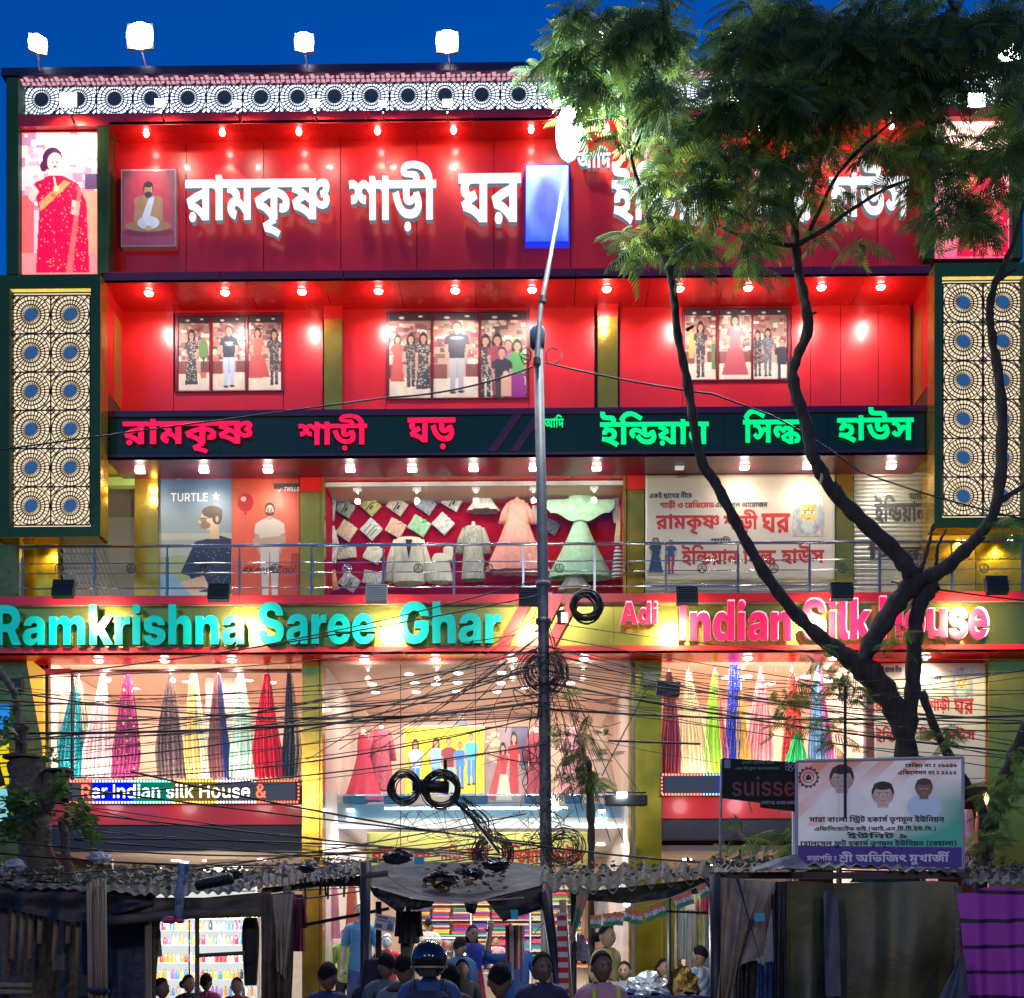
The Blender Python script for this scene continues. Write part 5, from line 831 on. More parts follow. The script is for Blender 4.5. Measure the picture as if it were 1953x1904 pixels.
def fI(S): S.figure(.12, .33, .96, SK, HR, FL, FL, pattern=(.5, .4, .35), hairlong=True); S.figure(.42, .30, .96, SK, HR, (.12, .12, .14), (.14, .14, .16), pattern=(.5, .4, .4), hairlong=True); S.figure(.84, .42, 1.15, SK, HR, (.03, .03, .04), (.05, .05, .05)); S.rect(.8, .8, 1, .98, (.8, .75, .6))
LB2 = [['window picture of a woman in a patterned dress beside a potted plant', 'window picture of a boy in dark T-shirt and pale jeans, left window', 'window picture of a wide red skirt beside a woman in a dark suit'],
       ['window picture of three women, one in red and two in patterned dresses', 'window picture of a boy in a black T-shirt, middle pane of the central window', 'window picture of a family group round a seated boy with shopping bags'],
       ['window picture of a walking woman in a dark floral suit, left pane of right window', 'window picture of a woman alone in a long red gown', 'window picture of three young people, two in floral suits, beside the trunk']]
for gi, (row, fns) in enumerate(zip(P2, ((fA, fB, fC), (fD, fE, fF), (fG, fH, fI)))):
    for pi_, ((a, b), fn) in enumerate(zip(row[4], fns)): pane(G2, a, b, row[5], row[3]-2, fn, LB2[gi][pi_], gi*5+pi_+1)
# ---- first floor posters
y1 = W1-.02
tp = thing('turtle_poster', 'tall poster of a man in glasses reading TURTLE on a blue to cream sky', 'poster', P(372, 1140, y1))
S_ = Sheet(140, 230, (.05, .12, .22), (.56, .55, .36)); S_.a[130:] = S_.a[130:]*.85+np.array((.5, .48, .32))*.15
S_.rect(0, .45, 1, .5, (.55, .5, .33), al=.5); S_.ell(.3, .75, .5, .12, (.25, .30, .10), al=.6)
S_.poly([(.50, .52), (.85, .47), (1, .5), (1, .95), (.55, .93), (.42, .80), (.30, .78)], (.02, .03, .06)); S_.poly([(.10, .88), (.62, .80), (.70, .90), (.3, .97), (.08, .95)], (.60, .42, .25)); S_.poly([(0, .8), (.2, .78), (.5, 1), (0, 1)], (.2, .38, .5))
S_.poly([(.72, .38), (.82, .36), (.83, .50), (.68, .50)], (.58, .38, .22)); S_.ell(.70, .34, .125, .085, (.62, .42, .25)); S_.ell(.735, .275, .14, .05, (.10, .06, .03)); S_.ell(.80, .31, .07, .07, (.10, .06, .03)); S_.ell(.64, .385, .07, .03, (.25, .14, .07))
S_.rect(.55, .322, .70, .330, (.03, .02, .02)); S_.ell(.615, .34, .045, .022, (.08, .05, .03), al=.7); S_.poly([(.565, .33), (.545, .365), (.58, .37)], (.60, .4, .24)); S_.ell(.80, .335, .022, .025, (.55, .33, .2))
for j in range(60): r = random.Random(j); S_.ell(.5+r.random()*.48, .56+r.random()*.36, .006, .004, (.35, .4, .5))
S_.noise(8, .08, 5); S_.build('sheet', PRS, rectc(302, 442, 909, 1142, y1), tp)
write("TURTLE", 326, 396, 937, 953, y1-.004, .003, [WHITE], tp, 'lettering', False)
tu = MB(); cx_, cz_ = px(412, y1), pz(944, y1)
tu.mi = 0
for (dx, dz, rx, rz) in ((0, 0, .035, .05), (0, .065, .016, .02), (-.055, .025, .02, .012), (.055, .025, .02, .012), (-.045, -.04, .018, .014), (.045, -.04, .018, .014)):
    tu.prism([(cx_+dx+rx*cos(a*pi/6), cz_+dz+rz*sin(a*pi/6)) for a in range(12)], y1-.006-abs(dx)*.01, y1-.002)
tu.build('turtle_emblem', mat('emblem_tan', (.7, .5, .33), .5), tp)
tw = thing('fashion_poster', 'red poster of a bearded man in a light shirt sitting by balloons', 'poster', P(507, 1140, y1))
S_ = Sheet(200, 350, (.22, .02, .015), (.60, .06, .03)); S_.ell(.5, .5, .7, .5, (.80, .13, .05), soft=.6, al=.7); S_.rect(.88, .62, 1, 1, (.45, .05, .03)); S_.rect(.6, .72, .95, 1, (.55, .07, .03))
S_.figure(.56, .20, 1.0, (.50, .30, .19), HR, (.62, .50, .38), (.55, .52, .45), wide=1.25); S_.ell(.56, .292, .062, .02, (.05, .03, .02)); S_.ell(.56, .283, .03, .006, (.35, .12, .1)); S_.rect(.515, .243, .545, .247, (.05, .03, .02)); S_.rect(.575, .243, .605, .247, (.05, .03, .02)); S_.ell(.53, .254, .012, .005, (.03, .02, .02)); S_.ell(.59, .254, .012, .005, (.03, .02, .02)); S_.ell(.563, .268, .012, .012, (.42, .24, .15)); S_.ell(.2, .2, .12, .075, (.45, .02, .02)); S_.ell(.17, .17, .04, .02, (.9, .4, .3)); S_.poly([(.2, .27), (.17, .3), (.23, .3)], (.4, .02, .02)); S_.rect(.197, .3, .203, .5, (.4, .1, .08))
S_.poly([(.3, .50), (.80, .47), (.80, .53), (.32, .55)], (.5, .3, .19)); S_.rect(.62, .045, 1, .09, (.02, .02, .02)); S_.noise(8, .08, 8)
S_.build('sheet', PRS, rectc(442.6, 571, 909, 1142, y1), tw)
write("TWILLS", 541, 570, 926.5, 934.5, y1-.004, .003, [WHITE], tw, 'lettering', False, slant=.15)
tick = MB().prism([(px(529, y1), pz(931, y1)), (px(532, y1), pz(934, y1)), (px(539, y1), pz(927, y1)), (px(532, y1), pz(936.5, y1))], y1-.008, y1-.003); tick.build('tick_emblem', WHITE, tw)
write("#KeepItCool", 461, 562, 1077, 1094, y1-.004, .003, [mat('ink_black', (.015, .01, .01), .6)], tw, 'lettering', False, slant=.25)
# festival banner hung on the shutter
INKR = mat('ink_red', (.62, .03, .02), .55); INKD = mat('ink_dark', (.05, .045, .04), .6); INKW = mat('ink_white', (.85, .85, .85), .5)
BAN = mat('banner_cloth', (.70, .56, .38), .75, noise=.06, nscale=2)
def goddess(parent, X, Y, r, y):
    """ornamental crowned festival face, plain drawing"""
    S2 = Sheet(44, 70, (.68, .55, .38)); S2.ell(.5, .55, .48, .42, (.45, .45, .42)); S2.ell(.5, .20, .34, .2, (.55, .52, .45)); S2.ell(.5, .06, .1, .07, (.4, .4, .4)); S2.ell(.5, .5, .27, .21, (.85, .52, .12)); S2.ell(.5, .78, .22, .14, (.6, .58, .5))
    for q in (-.11, .11): S2.ell(.5+q, .47, .085, .026, (.95, .95, .9)); S2.ell(.5+q, .47, .03, .024, (.02, .02, .02)); S2.ell(.5+q, .43, .09, .01, (.05, .02, .02))
    S2.ell(.5, .40, .02, .035, (.7, .05, .03)); S2.ell(.5, .61, .07, .018, (.7, .05, .04)); S2.ell(.5, .33, .25, .03, (.6, .45, .1)); S2.noise(14, .3, 7)
    S2.build('ornament_print', PR, rectc(X-r, X+r, Y-r*1.45, Y+r*1.45, y), parent, thick=.002)
def banner(label, X0, X1, Y0, Y1, y, lines, face, mbk=BAN, wave=.02):
    t = thing('banner', label, 'banner', P((X0+X1)/2, Y1, y))
    c = Sheet(60, 24, (.72, .58, .40), (.78, .66, .48)); c.noise(6, .08, 3); c.build('cloth', PR, rectc(X0, X1, Y0, Y1, y), t, thick=.006)
    for (s_, a, b, u, v, m) in lines: write(s_, a, b, u, v, y-.003, .002, [m], t, 'lettering', False)
    if face: goddess(t, face[0], face[1], face[2], y-.0025)
    return t
bn = banner('cream festival banner with red Bengali words hung on the roller shutter over the balcony', 1231, 1592, 908, 1108, .86,
    [("একই ছাদের নীচে", 1238, 1320, 939, 953, INKD), ("শাড়ী ও রেডিমেড", 1258, 1362, 956, 974, INKR), ("এর বিপুল আয়োজন", 1364, 1464, 957, 974, INKD),
     ("রামকৃষ্ণ", 1251, 1372, 982, 1022, INKR), ("শাড়ী", 1380, 1445, 974, 1020, INKR), ("ঘর", 1452, 1507, 982, 1020, INKR), ("আদি", 1356, 1394, 1025, 1039, INKD),
     ("ইন্ডিয়ান", 1300, 1408, 1040, 1082, INKR), ("সিল্ক", 1417, 1480, 1040, 1080, INKR), ("হাউস", 1490, 1572, 1040, 1080, INKR)], (1542, 983, 30))
S2 = Sheet(40, 60, (.76, .64, .46)); S2.figure(.28, .0, .98, SK, HR, (.01, .05, .09), (.01, .05, .10), skirt=1.2, hairlong=True); S2.figure(.75, .06, .98, SK, HR, (.06, .08, .16), (.35, .02, .05)); S2.build('children_print', PR, rectc(1233, 1295, 1027, 1098, .857), bn, thick=.002)
# shutters
SH = banded('shutter_slats', (.42, .38, .26), (.30, .27, .19), 2.0, 'Z', .4)
def shutter(label, X0, X1, Y0, Y1, y):
    t = thing('roller_shutter', label, 'shutter', P((X0+X1)/2, Y1, y), group='roller shutters over the balcony')
    x0, x1, z0, z1 = px(X0, y), px(X1, y), pz(Y1, y), pz(Y0, y); n = int((z1-z0)/.085); me = None
    for i in range(n):
        z = z0+(z1-z0)*i/n; h = (z1-z0)/n
        if me is None:
            mb = MB(); mb.grid([[(x0, y-.014*sin(pi*k/6), z+h*k/6), (x1, y-.014*sin(pi*k/6), z+h*k/6)] for k in range(7)]); me = mb.build('slat', mat('shutter_metal', (.50, .47, .36), .42, metal=.55, noise=.15, nscale=6), t, smooth=False); o = me
        else: o = me.copy(); link(o); o.parent = t
        o.location = (0, 0, h*i)
    return t
shutter('pale roller shutter behind the cream festival banner', 1230, 1594, 906, 1146, .95)
s2 = shutter('pale roller shutter with black Bengali writing at the right end of the balcony', 1629, 1768, 903, 1146, .95)
for t_, a, b, c, d in (("আদি", 1733, 1768, 940, 958), ("ইন্ডিয়ান", 1668, 1850, 948, 1003), ("সিল্ক", 1655, 1770, 1036, 1072)):
    if b > 1770: L_ = LET['t'][nz(t_)]
    write(t_, a, min(b, 1767), c, d, .93, .003, [INKD], s2, 'lettering', False)
# balcony railing
rl = thing('balcony_railing', 'long stainless steel railing with ringed emblems along the balcony', 'railing', (px(976, -.25), -.25, zfl+.06))
yr = -.25; X0r, X1r = px(38, yr), px(2020, yr)
for k, (Y, r) in enumerate([(1038, .03), (1071, .011), (1090, .011), (1119, .016)]): MB().tube([(X0r, yr-(.0 if k else .0), pz(Y, yr)), (X1r, yr, pz(Y, yr))], r, 8).build('top_rail' if k == 0 else 'rail', STEEL, rl, smooth=True)
for X in [43, 180.6, 319, 457, 594, 731, 865.6, 998, 1134, 1270, 1407.6, 1544, 1678, 1815, 1950]:
    x = px(X, yr); MB().box((x-.022, yr-.022, zfl+.06), (x+.022, yr+.022, pz(1060, yr))).box((x-.012, yr-.012, pz(1060, yr)+.001), (x+.012, yr+.012, pz(1040, yr))).build('post', mat('post_dark', (.18, .18, .2), .3, metal=.9), rl)
for X in [113, 250, 390, 525, 662, 798, 931, 1067, 1201, 1339, 1476, 1607, 1745, 1877]:
    c = P(X, 1084, yr-.03); mb = MB(); mb.tube([c+Vector((.082*cos(a*pi/10), 0, .082*sin(a*pi/10))) for a in range(21)], .011, 5, False); mb.tube([c+Vector((.045*cos(a*pi/8), 0, .045*sin(a*pi/8))) for a in range(17)], .006, 4, False)
    for a in (pi/2, pi*7/6, -pi/6): mb.tube([c, c+Vector((.08*cos(a), 0, .08*sin(a)))], .009, 4)
    mb.build('ring_emblem', BLACK if X not in (662,) else STEEL, rl, smooth=True)
# display window of the first floor
def pane_glass(X0, X1, Y0, Y1, y, name='glass_pane'): return part(MB().pbox(X0+.3, X1-.3, Y0, Y1, y, y+.01), name, GLASS)
for a, b in ((618, 812), (813, 1001), (1002, 1189)): pane_glass(a, b, 905, 1146, W1-.05)
VEL = mat('velvet_red', (.42, .002, .012), .8, spec=.1, noise=.3, nscale=3, bump=.02, bscale=5)
yb = 2.3
part(MB().box((px(600, yb), yb, zfl+.061), (px(1215, yb), yb+.05, pz(895, yb)+.3)), 'display_back', VEL)
for X in (616, 1192): part(MB().box((px(X, W1)-.02, W1+.3, zfl+.062), (px(X, W1)+.02, yb, pz(895, W1))), 'display_side', VEL)
part(MB().pbox(618, 1189, 918, 926, W1+.12, W1+.2), 'valance', WHITE)
part(MB().box((px(610, W1), W1+.25, pz(905, W1)), (px(1196, W1), yb, pz(905, W1)+.03)), 'display_ceiling', CREAM)
lamp('AREA', (px(905, 1.6), 1.5, pz(905, W1)-.08), 95, (1, .93, .82), 5.2, aim=(0, .25, -1), size_y=.3)
lamp('SPOT', P(1093, 918, 1.35), 60, (1, .97, .9), .06, 2.0, .7, (0, .3, -1))
for X, i in ((710, 0), (845, 1), (957, 2), (1093, 3)): downlight(X, 912 if i < 3 else 908, 1.4, .04 if i < 3 else .08, f'tiny display lamp, {ORD[i]} from the left above the shirts and gowns', 'display lamps above the shirts', 30)
def shirt(X, Y, w, h, ang, col, label, y=2.22, tie=None, gloss=False, stripe=None):
    k = m_at(y); W_, H_ = w*k/2, h*k/2; c = P(X, Y, y); t = thing('folded_shirt', label, 'shirt', c, group='folded shirts pinned on the red display')
    R_ = Matrix.Rotation(ang, 4, 'Y'); m = mat('cloth_%02x%02x%02x' % tuple(int(v*99) for v in col), col, .65 if not gloss else .2, noise=.12, nscale=8, bump=.01, bscale=7)
    def R(mb): mb.v = [tuple(R_ @ Vector(v)) for v in mb.v]; return mb
    mb = MB(); n = 7
    mb.grid([[(W_*(2*i/n-1), -.05-.025*sin(pi*i/n)*sin(pi*j/n)-.012*sin(i*2.1+j*1.3), H_*(1-2*j/n)) for i in range(n+1)] for j in range(n+1)])
    mb.grid([[(W_*(2*i/n-1), 0, H_*(1-2*j/n)) for i in range(n+1)] for j in (n, 0)])
    for sx in (-1, 1): mb.grid([[(sx*W_, -.05*q-.012*q*sin((n if sx > 0 else 0)*2.1+j*1.3), H_*(1-2*j/n)) for q in (0, 1)] for j in range(n+1)])
    R(mb).build('body', m, t, local=True, smooth=False)
    for s_ in (-1, 1): R(MB().prism([(0, H_*.42), (s_*W_*.42, H_*.98), (s_*W_*.16, H_*1.0), (0, H_*.72)], -.094, -.075)).build('collar', m, t, local=True)
    R(MB().box((-.008, -.088, -H_*.95), (.012, -.083, H_*.42))).build('placket', m if not tie else mat('ink_black', (1, 1, 1)), t, local=True)
    if tie: R(MB().box((W_*.2, -.092, -H_*.5), (W_*.38, -.088, H_*.1))).build('label_tag', mat('ink_black', (1, 1, 1)), t, local=True)
    if stripe:
        for q in (-.4, .1, .5): R(MB().box((W_*q, -.0915, -H_*.9), (W_*q+.012, -.0885, H_*.4))).build('stripe', mat('ink_black', (1, 1, 1)), t, local=True)
    return t
def zx(v): return 574+v/3.062
def zy(v): return 861+v/3.062
SH1 = [(258, 333, 100, 78, .55, (.32, .38, .30), 'pale sage shirt in a glossy wrapper, top row first from the left', 1), (408, 320, 95, 80, .75, (.60, .58, .18), 'yellow-green wrapped shirt in the top row of the red display', 1), (563, 320, 100, 78, .6, (.62, .54, .44), 'beige shirt with a black tag in the top row', 1),
       (728, 315, 100, 75, .6, (.40, .44, .52), 'grey-blue wrapped shirt in the top row', 0), (885, 295, 100, 78, .55, (.72, .72, .68), 'white boxed shirt at the right end of the top row', 1),
       (268, 467, 92, 88, .6, (.74, .58, .38), 'cream shirt with black collar lining, second row first from the left', 0), (413, 458, 92, 90, .75, (.70, .70, .64), 'white shirt with dark stripes in the second row', 2), (555, 450, 95, 82, .5, (.82, .50, .36), 'peach folded shirt in the second row', 0),
       (692, 438, 105, 85, .55, (.38, .66, .40), 'mint green folded shirt in the second row', 0), (832, 425, 95, 88, .75, (.74, .74, .70), 'white crumpled shirt at the right end of the second row', 0),
       (268, 590, 105, 70, -.1, (.66, .60, .46), 'cream shirt lying level, third row first from the left', 0), (425, 600, 95, 90, .45, (.74, .70, .56), 'ivory tilted shirt in the third row', 0), (285, 765, 100, 80, .6, (.50, .52, .54), 'grey shirt behind the lower rail, first from the left', 1), (420, 742, 105, 70, .2, (.62, .60, .52), 'off-white shirt behind the lower rail above the pale floodlight', 0),
       (178, 345, 45, 120, .1, (.45, .50, .48), 'grey-green shirt on the left side wall of the display', 0), (185, 500, 50, 110, -.25, (.76, .70, .64), 'pale pink shirt low on the left side wall of the display', 0), (190, 600, 40, 100, .1, (.66, .64, .62), 'white shirt on the left side wall behind the rails', 0), (188, 755, 45, 110, -.2, (.80, .42, .18), 'orange cloth at the bottom of the left side wall', 0),
       (1385, 375, 70, 100, .05, (.66, .63, .54), 'small cream top behind the lamp pole between the gowns', 0), (1465, 445, 75, 70, .5, (.10, .10, .12), 'black folded top beside the green gown', 0), (1840, 350, 45, 130, -.15, (.72, .62, .48), 'patterned cream top on the right side wall', 0), (1858, 480, 45, 130, .1, (.78, .70, .34), 'yellow top on the right side wall of the display', 0)]
for zX, zY, w_, h_, a_, c_, l_, f_ in SH1: shirt(zx(zX), zy(zY), w_/3.062*1.05, h_/3.062*1.05, a_, c_, l_, tie=f_ == 1, gloss=f_ == 1, stripe=f_ == 2, y=2.1 if (zX < 200 or zX > 1800) else 2.22)
def garment(kind, label, X, Y0, Y1, wt, ww, wb, col, y=2.0, sleeves=None, m=None, folds=9, group=None, neck=True, cat='dress', waist=.3, amp=.07):
    """a hanging or worn dress: widths (picture units) at shoulder, waist, hem"""
    k = m_at(y); c = P(X, Y1, y); H_ = (Y1-Y0)*k; t = thing(kind, label, cat, c, group=group); m = m or mat('cloth_%02x%02x%02x' % tuple(int(v*99) for v in col), col, .65, noise=.12, nscale=8, bump=.01, bscale=7)
    N = 14; K = 40; rows = []
    for i in range(N+1):
        u = i/N; z = H_*(1-u)
        if u < waist: q = u/waist; hw_ = (wt*(1-q)+ww*q)*k/2*(1-.25*max(0, .12-u)/.12)
        else: q = (u-waist)/(1-waist); hw_ = (ww+(wb-ww)*q**1.15)*k/2
        f = amp*max(0, u-waist)*1.6
        rows.append([(hw_*(1+f*sin(folds*th+u*1.5))*cos(th), min(hw_, .28+.2*u)*.55*(1+f*2*sin(folds*th+u*1.5))*sin(th), z) for th in [2*pi*j/K for j in range(K)]])
    a = MB().grid(rows, True); a.quad(*rows[0][::-1]); a.build('gown', m, t, local=True, smooth=True)
    if neck:
        r_ = .05*H_/1.3; MB().lathe((0, 0, H_*.98), [(r_*1.5, 0), (r_*1.0, .05), (r_*.85, .12), (r_*.3, .13)], 10).build('neck_form', mat('form_skin', (.75, .6, .5), .5), t, local=True, smooth=True)
    if sleeves:
        for s_ in (-1, 1): MB().tube([(s_*wt*k*.40, 0, H_*.96), (s_*(wt*.5+sleeves[0]*.5)*k, -.02, H_*.96-sleeves[1]*k*.45), (s_*(wt*.5+sleeves[0])*k, -.02, H_*.96-sleeves[1]*k)], [.05, sleeves[2]*k*.8, sleeves[2]*k], 10).build('sleeve', m, t, local=True, smooth=True)
    return t
def net(name, col): return mat(name, col, .5, noise=.15, nscale=10, bump=.02, bscale=12)
SEQ = spotted('sequin_cloth', (.30, .28, .20), (.85, .82, .7), 60, .35, .3)
garment('skirt_set', 'short white flared frock with black top hanging at the top of the display', zx(1065), zy(205), zy(350), 26, 22, 62, (.72, .70, .62), y=2.1, neck=False)
garment('sequin_dress', 'silver sequinned knee-length dress on a dress form', zx(1007), zy(440), zy(752), 42, 38, 46, (.5, .5, .4), m=SEQ, sleeves=(6, 48, 8), amp=.03)
garment('coral_gown', 'layered coral pink gown on a dress form beside the sequin dress', zx(1262), zy(290), zy(705), 40, 46, 122, (.85, .30, .22), m=net('coral_net', (.85, .33, .25)), sleeves=(8, 40, 8), folds=13)
garment('mint_gown', 'wide mint green pleated gown with cape sleeves right of the pole', zx(1630), zy(265), zy(740), 60, 22, 120, (.45, .72, .50), m=net('mint_net', (.42, .70, .46)), folds=19, waist=.28)
mc = MB(); k = m_at(1.95); cc = P(zx(1630), zy(275), 1.93)
for s_ in (-1, 1):
    rows = []
    for i in range(9):
        u = i/8; X = s_*u*66*k; rows.append([(cc.x+X, cc.y-.02*sin(u*9), cc.z-.0-u*u*.04), (cc.x+X*.98, cc.y-.05, cc.z-.18*(1-u*.3)-.08), (cc.x+X*.85, cc.y-.03, cc.z-.44+.12*u*u-.05*sin(u*6))])
    mc.grid(rows)
mc.build('cape', net('mint_net', (1, 1, 1)), cat='garment', label='pleated mint cape spread wide over the shoulders of the mint gown', smooth=True)
# white suit
st = garment('white_suit', 'cream suit jacket on a hanger behind the railing, between the shirts and the dresses', zx(630), zy(510), zy(770), 62, 58, 62, (.72, .66, .50), sleeves=(8, 78, 8), neck=False, amp=.01, cat='jacket')
p = P(zx(630), zy(510), 1.72); MB().prism([(p.x-.07, p.z-.02), (p.x+.07, p.z-.02), (p.x, p.z-.42)], 1.70, 1.72).build('shirt_front', mat('ink_black', (1, 1, 1)), st)
for s_ in (-1, 1): MB().prism([(p.x+s_*.08, p.z), (p.x+s_*.16, p.z-.16), (p.x+s_*.005, p.z-.50), (p.x+s_*.02, p.z-.40)], 1.685, 1.70).build('lapel', mat('lapel', (.66, .6, .46), .7), st)
garment('folded_trousers', 'pair of cream pleated trousers fanned out beside the cream suit', zx(815), zy(600), zy(765), 30, 36, 50, (.62, .58, .46), neck=False, cat='trousers', folds=12)
garment('hanging_blouse', 'cream top hanging half behind the second pane of the display', zx(862), zy(560), zy(640), 22, 20, 24, (.68, .62, .46), neck=False, cat='top')
garment('cream_skirt', 'see-through cream skirt standing low at the right of the display', zx(1600), zy(700), zy(815), 20, 34, 66, (.66, .6, .48), neck=False, cat='skirt')
garment('striped_top', 'black and white striped top at the right edge of the display', zx(1850), zy(560), zy(740), 12, 16, 24, (.5, .5, .5), m=banded('bw_stripe', (.75, .72, .65), (.04, .04, .04), 4, 'Z'), neck=False, cat='top', y=1.8)
# stair behind the door at the left end
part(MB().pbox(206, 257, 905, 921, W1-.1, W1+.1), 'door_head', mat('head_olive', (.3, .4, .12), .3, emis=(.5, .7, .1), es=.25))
part(MB().box((px(120, 3), 3.0, zfl+.062), (px(300, 3), 3.05, pz(880, 1))), 'stair_wall', WHITE); part(MB().box((px(120, 1), 1.2, pz(905, 1)+.02), (px(300, 1), 3, pz(905, 1)+.06)), 'stair_ceiling', WHITE)
lamp('AREA', (px(225, 2), 2, pz(905, 1)-.05), 190, (.85, .93, 1), 1.0)
for i in range(9):
    z = zfl+.1+i*.30; x = px(257, 2)-.1-i*.12; part(MB().box((x-1.6, 1.6, z), (x, 1.63, z+.03)), 'stair_rail', mat('rail_blue', (.35, .42, .5), .3, metal=.6))
for i in range(16): x = px(165, 2)+i*.075; part(MB().tube([(x, 1.5, zfl+.1), (x-1.0+.02*i, 1.5, zfl+1.9)], .012, 4), 'stair_rail', mat('rail_blue', (1, 1, 1)))
pane_glass(206, 257, 924, 1146, W1-.05)
# street level windows
PEACH = mat('peach_wall', (.80, .56, .42), .55, noise=.06, nscale=1.5)
def prt_box(X0, X1, z0, z1, y0, y1, name, m): return part(MB().box((px(X0, 0), y0, z0), (px(X1, 0), y1, z1)), name, m)
zA, zB = pz(1486, .3), pz(1252, .3)     # floor and ceiling of the raised display rooms
for X0, X1, cols in ((82, 576, True), (1262, 1662, True)):
    prt_box(X0, X1, zA-.12, zA, .36, 4.6, 'display_floor', CREAM); prt_box(X0, X1, zB, zB+.1, .36, 9.4, 'display_ceiling', PEACH)
    prt_box(X0, X1, zA+.01, zB-.01, 4.6, 4.7, 'display_back', PEACH)
    for X in (X0, X1): part(MB().box((px(X, 0)-.05, .4, zA+.01), (px(X, 0)+.0, 4.59, zB-.01)), 'display_side', PEACH)
    xm = px((X0+X1)/2, 1.5)
    lamp('AREA', (xm, 1.2, zB-.08), 60, (1, .92, .84), 3.6, aim=(0, .1, -1), size_y=.4); lamp('AREA', (xm, 3.4, zB-.08), 45, (1, .9, .8), 3.0, size_y=.5)
    lamp('AREA', (xm, .40, zB-.12), 120, (1, .92, .84), 3.8, aim=(0, .8, -1), size_y=.12); lamp('AREA', (xm, .42, zA+.06), 60, (1, .94, .88), 3.8, aim=(0, .5, 1), size_y=.1)  # fill lights added inside the glass to brighten the saree fronts
def disc(X, Y, y, r, label, es=9): return downlight(X, Y, y, r, label, 'round ceiling lamps inside the street windows', es, col=(1, .96, .9), drop=.012)
def disc_z(X, Y, z, r, label, es=9):
    y = EYE[1]+(z-1.6)*FPX/(HOR-Y); return disc(X, Y, y, r, label, es)
for i, (X, Y) in enumerate([(206, 1293), (240, 1301), (260, 1313), (356, 1300), (442, 1303), (474, 1298), (518, 1302), (348, 1350), (304, 1396), (1385, 1293), (1470, 1304), (1513, 1296), (1536, 1292), (1425, 1292), (1580, 1300)]):
    side = 'left' if X < 900 else 'right'; idx = i if X < 900 else i-9
    disc_z(X, Y, zB-.02 if Y < 1340 else zB-.02, .10, f'round ceiling lamp, {ORD[idx]} one inside the {side} saree window' if True else '')
for X0, X1, cuts in ((84, 574, (136, 330, 457)), (1263, 1660, (1390, 1480, 1590))):
    xs = [X0, *cuts, X1]
    for a, b in zip(xs[:-1], xs[1:]): pane_glass(a, b, 1249, 1486, .18)
part(MB().pbox(83, 135, 1272, 1281, .14, .3), 'header_bar', RED); part(MB().pbox(135, 574, 1274, 1279, .16, .3), 'header_bar', mat('header_dark', (.10, .02, .02), .4))
part(MB().pbox(135, 138, 1281, 1486, .1, .2), 'mullion', SEAM)
part(MB().pbox(392, 452, 1276, 1486, 2.0, 2.6), 'stone_pillar', mat('beige_granite', (.36, .31, .25), .35, noise=.4, nscale=40)); 
part(MB().pbox(1600, 1652, 1276, 1486, 1.2, 1.7), 'stone_pillar', PEACH)
def drape(X, Xa, Xb, Y0, Y1, col, label, y=.75, m=None, wt=9, second=None):
    """saree gathered at the top and fanned out below"""
    k = m_at(y); c = P((Xa+Xb)/2, Y1, y); t = thing('hanging_saree', label, 'saree', c, group='sarees fanned out in the street windows')
    H_ = (Y1-Y0)*k; rnd = random.Random(int(X)); N = 18; K = 46; ph = rnd.random()*6
    m = m or mat('silk_%02x%02x%02x' % tuple(int(v*99) for v in col), col, .45, noise=.22, nscale=7, bump=.015, bscale=9)
    rows = []; xo = (X-(Xa+Xb)/2)*k
    for i in range(N+1):
        u = i/N; w_ = (wt/2*(1-u)+(Xb-Xa)/2*min(1, u*1.35)**.9)*k; cx = xo*(1-u)**.7+.05*sin(u*3.2+ph)*u; z = H_*(1-u)
        rows.append([(cx+w_*(2*j/K-1), .05*(.25+u)*sin(j*(.8+.12*(ph % 3))+ph+u*2+1.2*sin(j*.21+ph))+.02*sin(j*.43+u*5), z+.02*sin(j*.8)*(i == N)) for j in range(K+1)])
    a = MB().grid(rows); a.grid([[(x, y_+.025, z) for x, y_, z in r][::-1] for r in rows]); a.build('cloth', m, t, local=True, smooth=True)
    MB().tube([(xo, .01, H_-.02), (xo, .01, H_+.18)], .02, 6).build('hook', STEEL, t, local=True)
    if second: 
        j0 = K*2//3; MB().grid([[(x+.005, y_-.015, z-.01) for x, y_, z in r[j0:]] for r in rows]).build('border', second, t, local=True, smooth=True)
    return t
GLIT = lambda n, a, b, sc, sz: spotted(n, a, b, sc, sz, .7)
drape(150, 101, 170, 1300, 1484, (.52, .44, .30), 'beige net saree half behind the teal one', y=.95)
drape(141, 106, 157, 1310, 1484, (.0, .32, .34), 'teal saree with white sparkles, left end of the left window', m=GLIT('teal_sparkle', (.0, .25, .28), (.75, .85, .85), 16, .2))
drape(197, 157, 212, 1284, 1484, (.85, .58, .55), 'pale pink and cream saree, second in the left window', m=mat('pink_silk', (.82, .55, .52), .45, noise=.2, nscale=6, bump=.02, bscale=9))
drape(243, 207, 262, 1284, 1484, (.28, .02, .10), 'plum saree with gold medallions in the left window', m=GLIT('plum_medallion', (.30, .015, .09), (.80, .55, .35), 7, .22))
drape(324, 300, 352, 1284, 1484, (.06, .03, .04), 'dark brown-black saree with sparse sparkles', m=GLIT('dark_sparkle', (.12, .055, .045), (.6, .5, .4), 18, .12))
drape(369, 352, 397, 1280, 1484, (.86, .60, .20), 'golden yellow to cream saree in the left window', second=mat('cream_silk', (.8, .74, .5), .5))
drape(415, 397, 437, 1284, 1484, (.22, .07, .06), 'brown saree with a navy blue half in the left window', second=mat('navy_silk', (.02, .03, .14), .4, noise=.2, bump=.01))
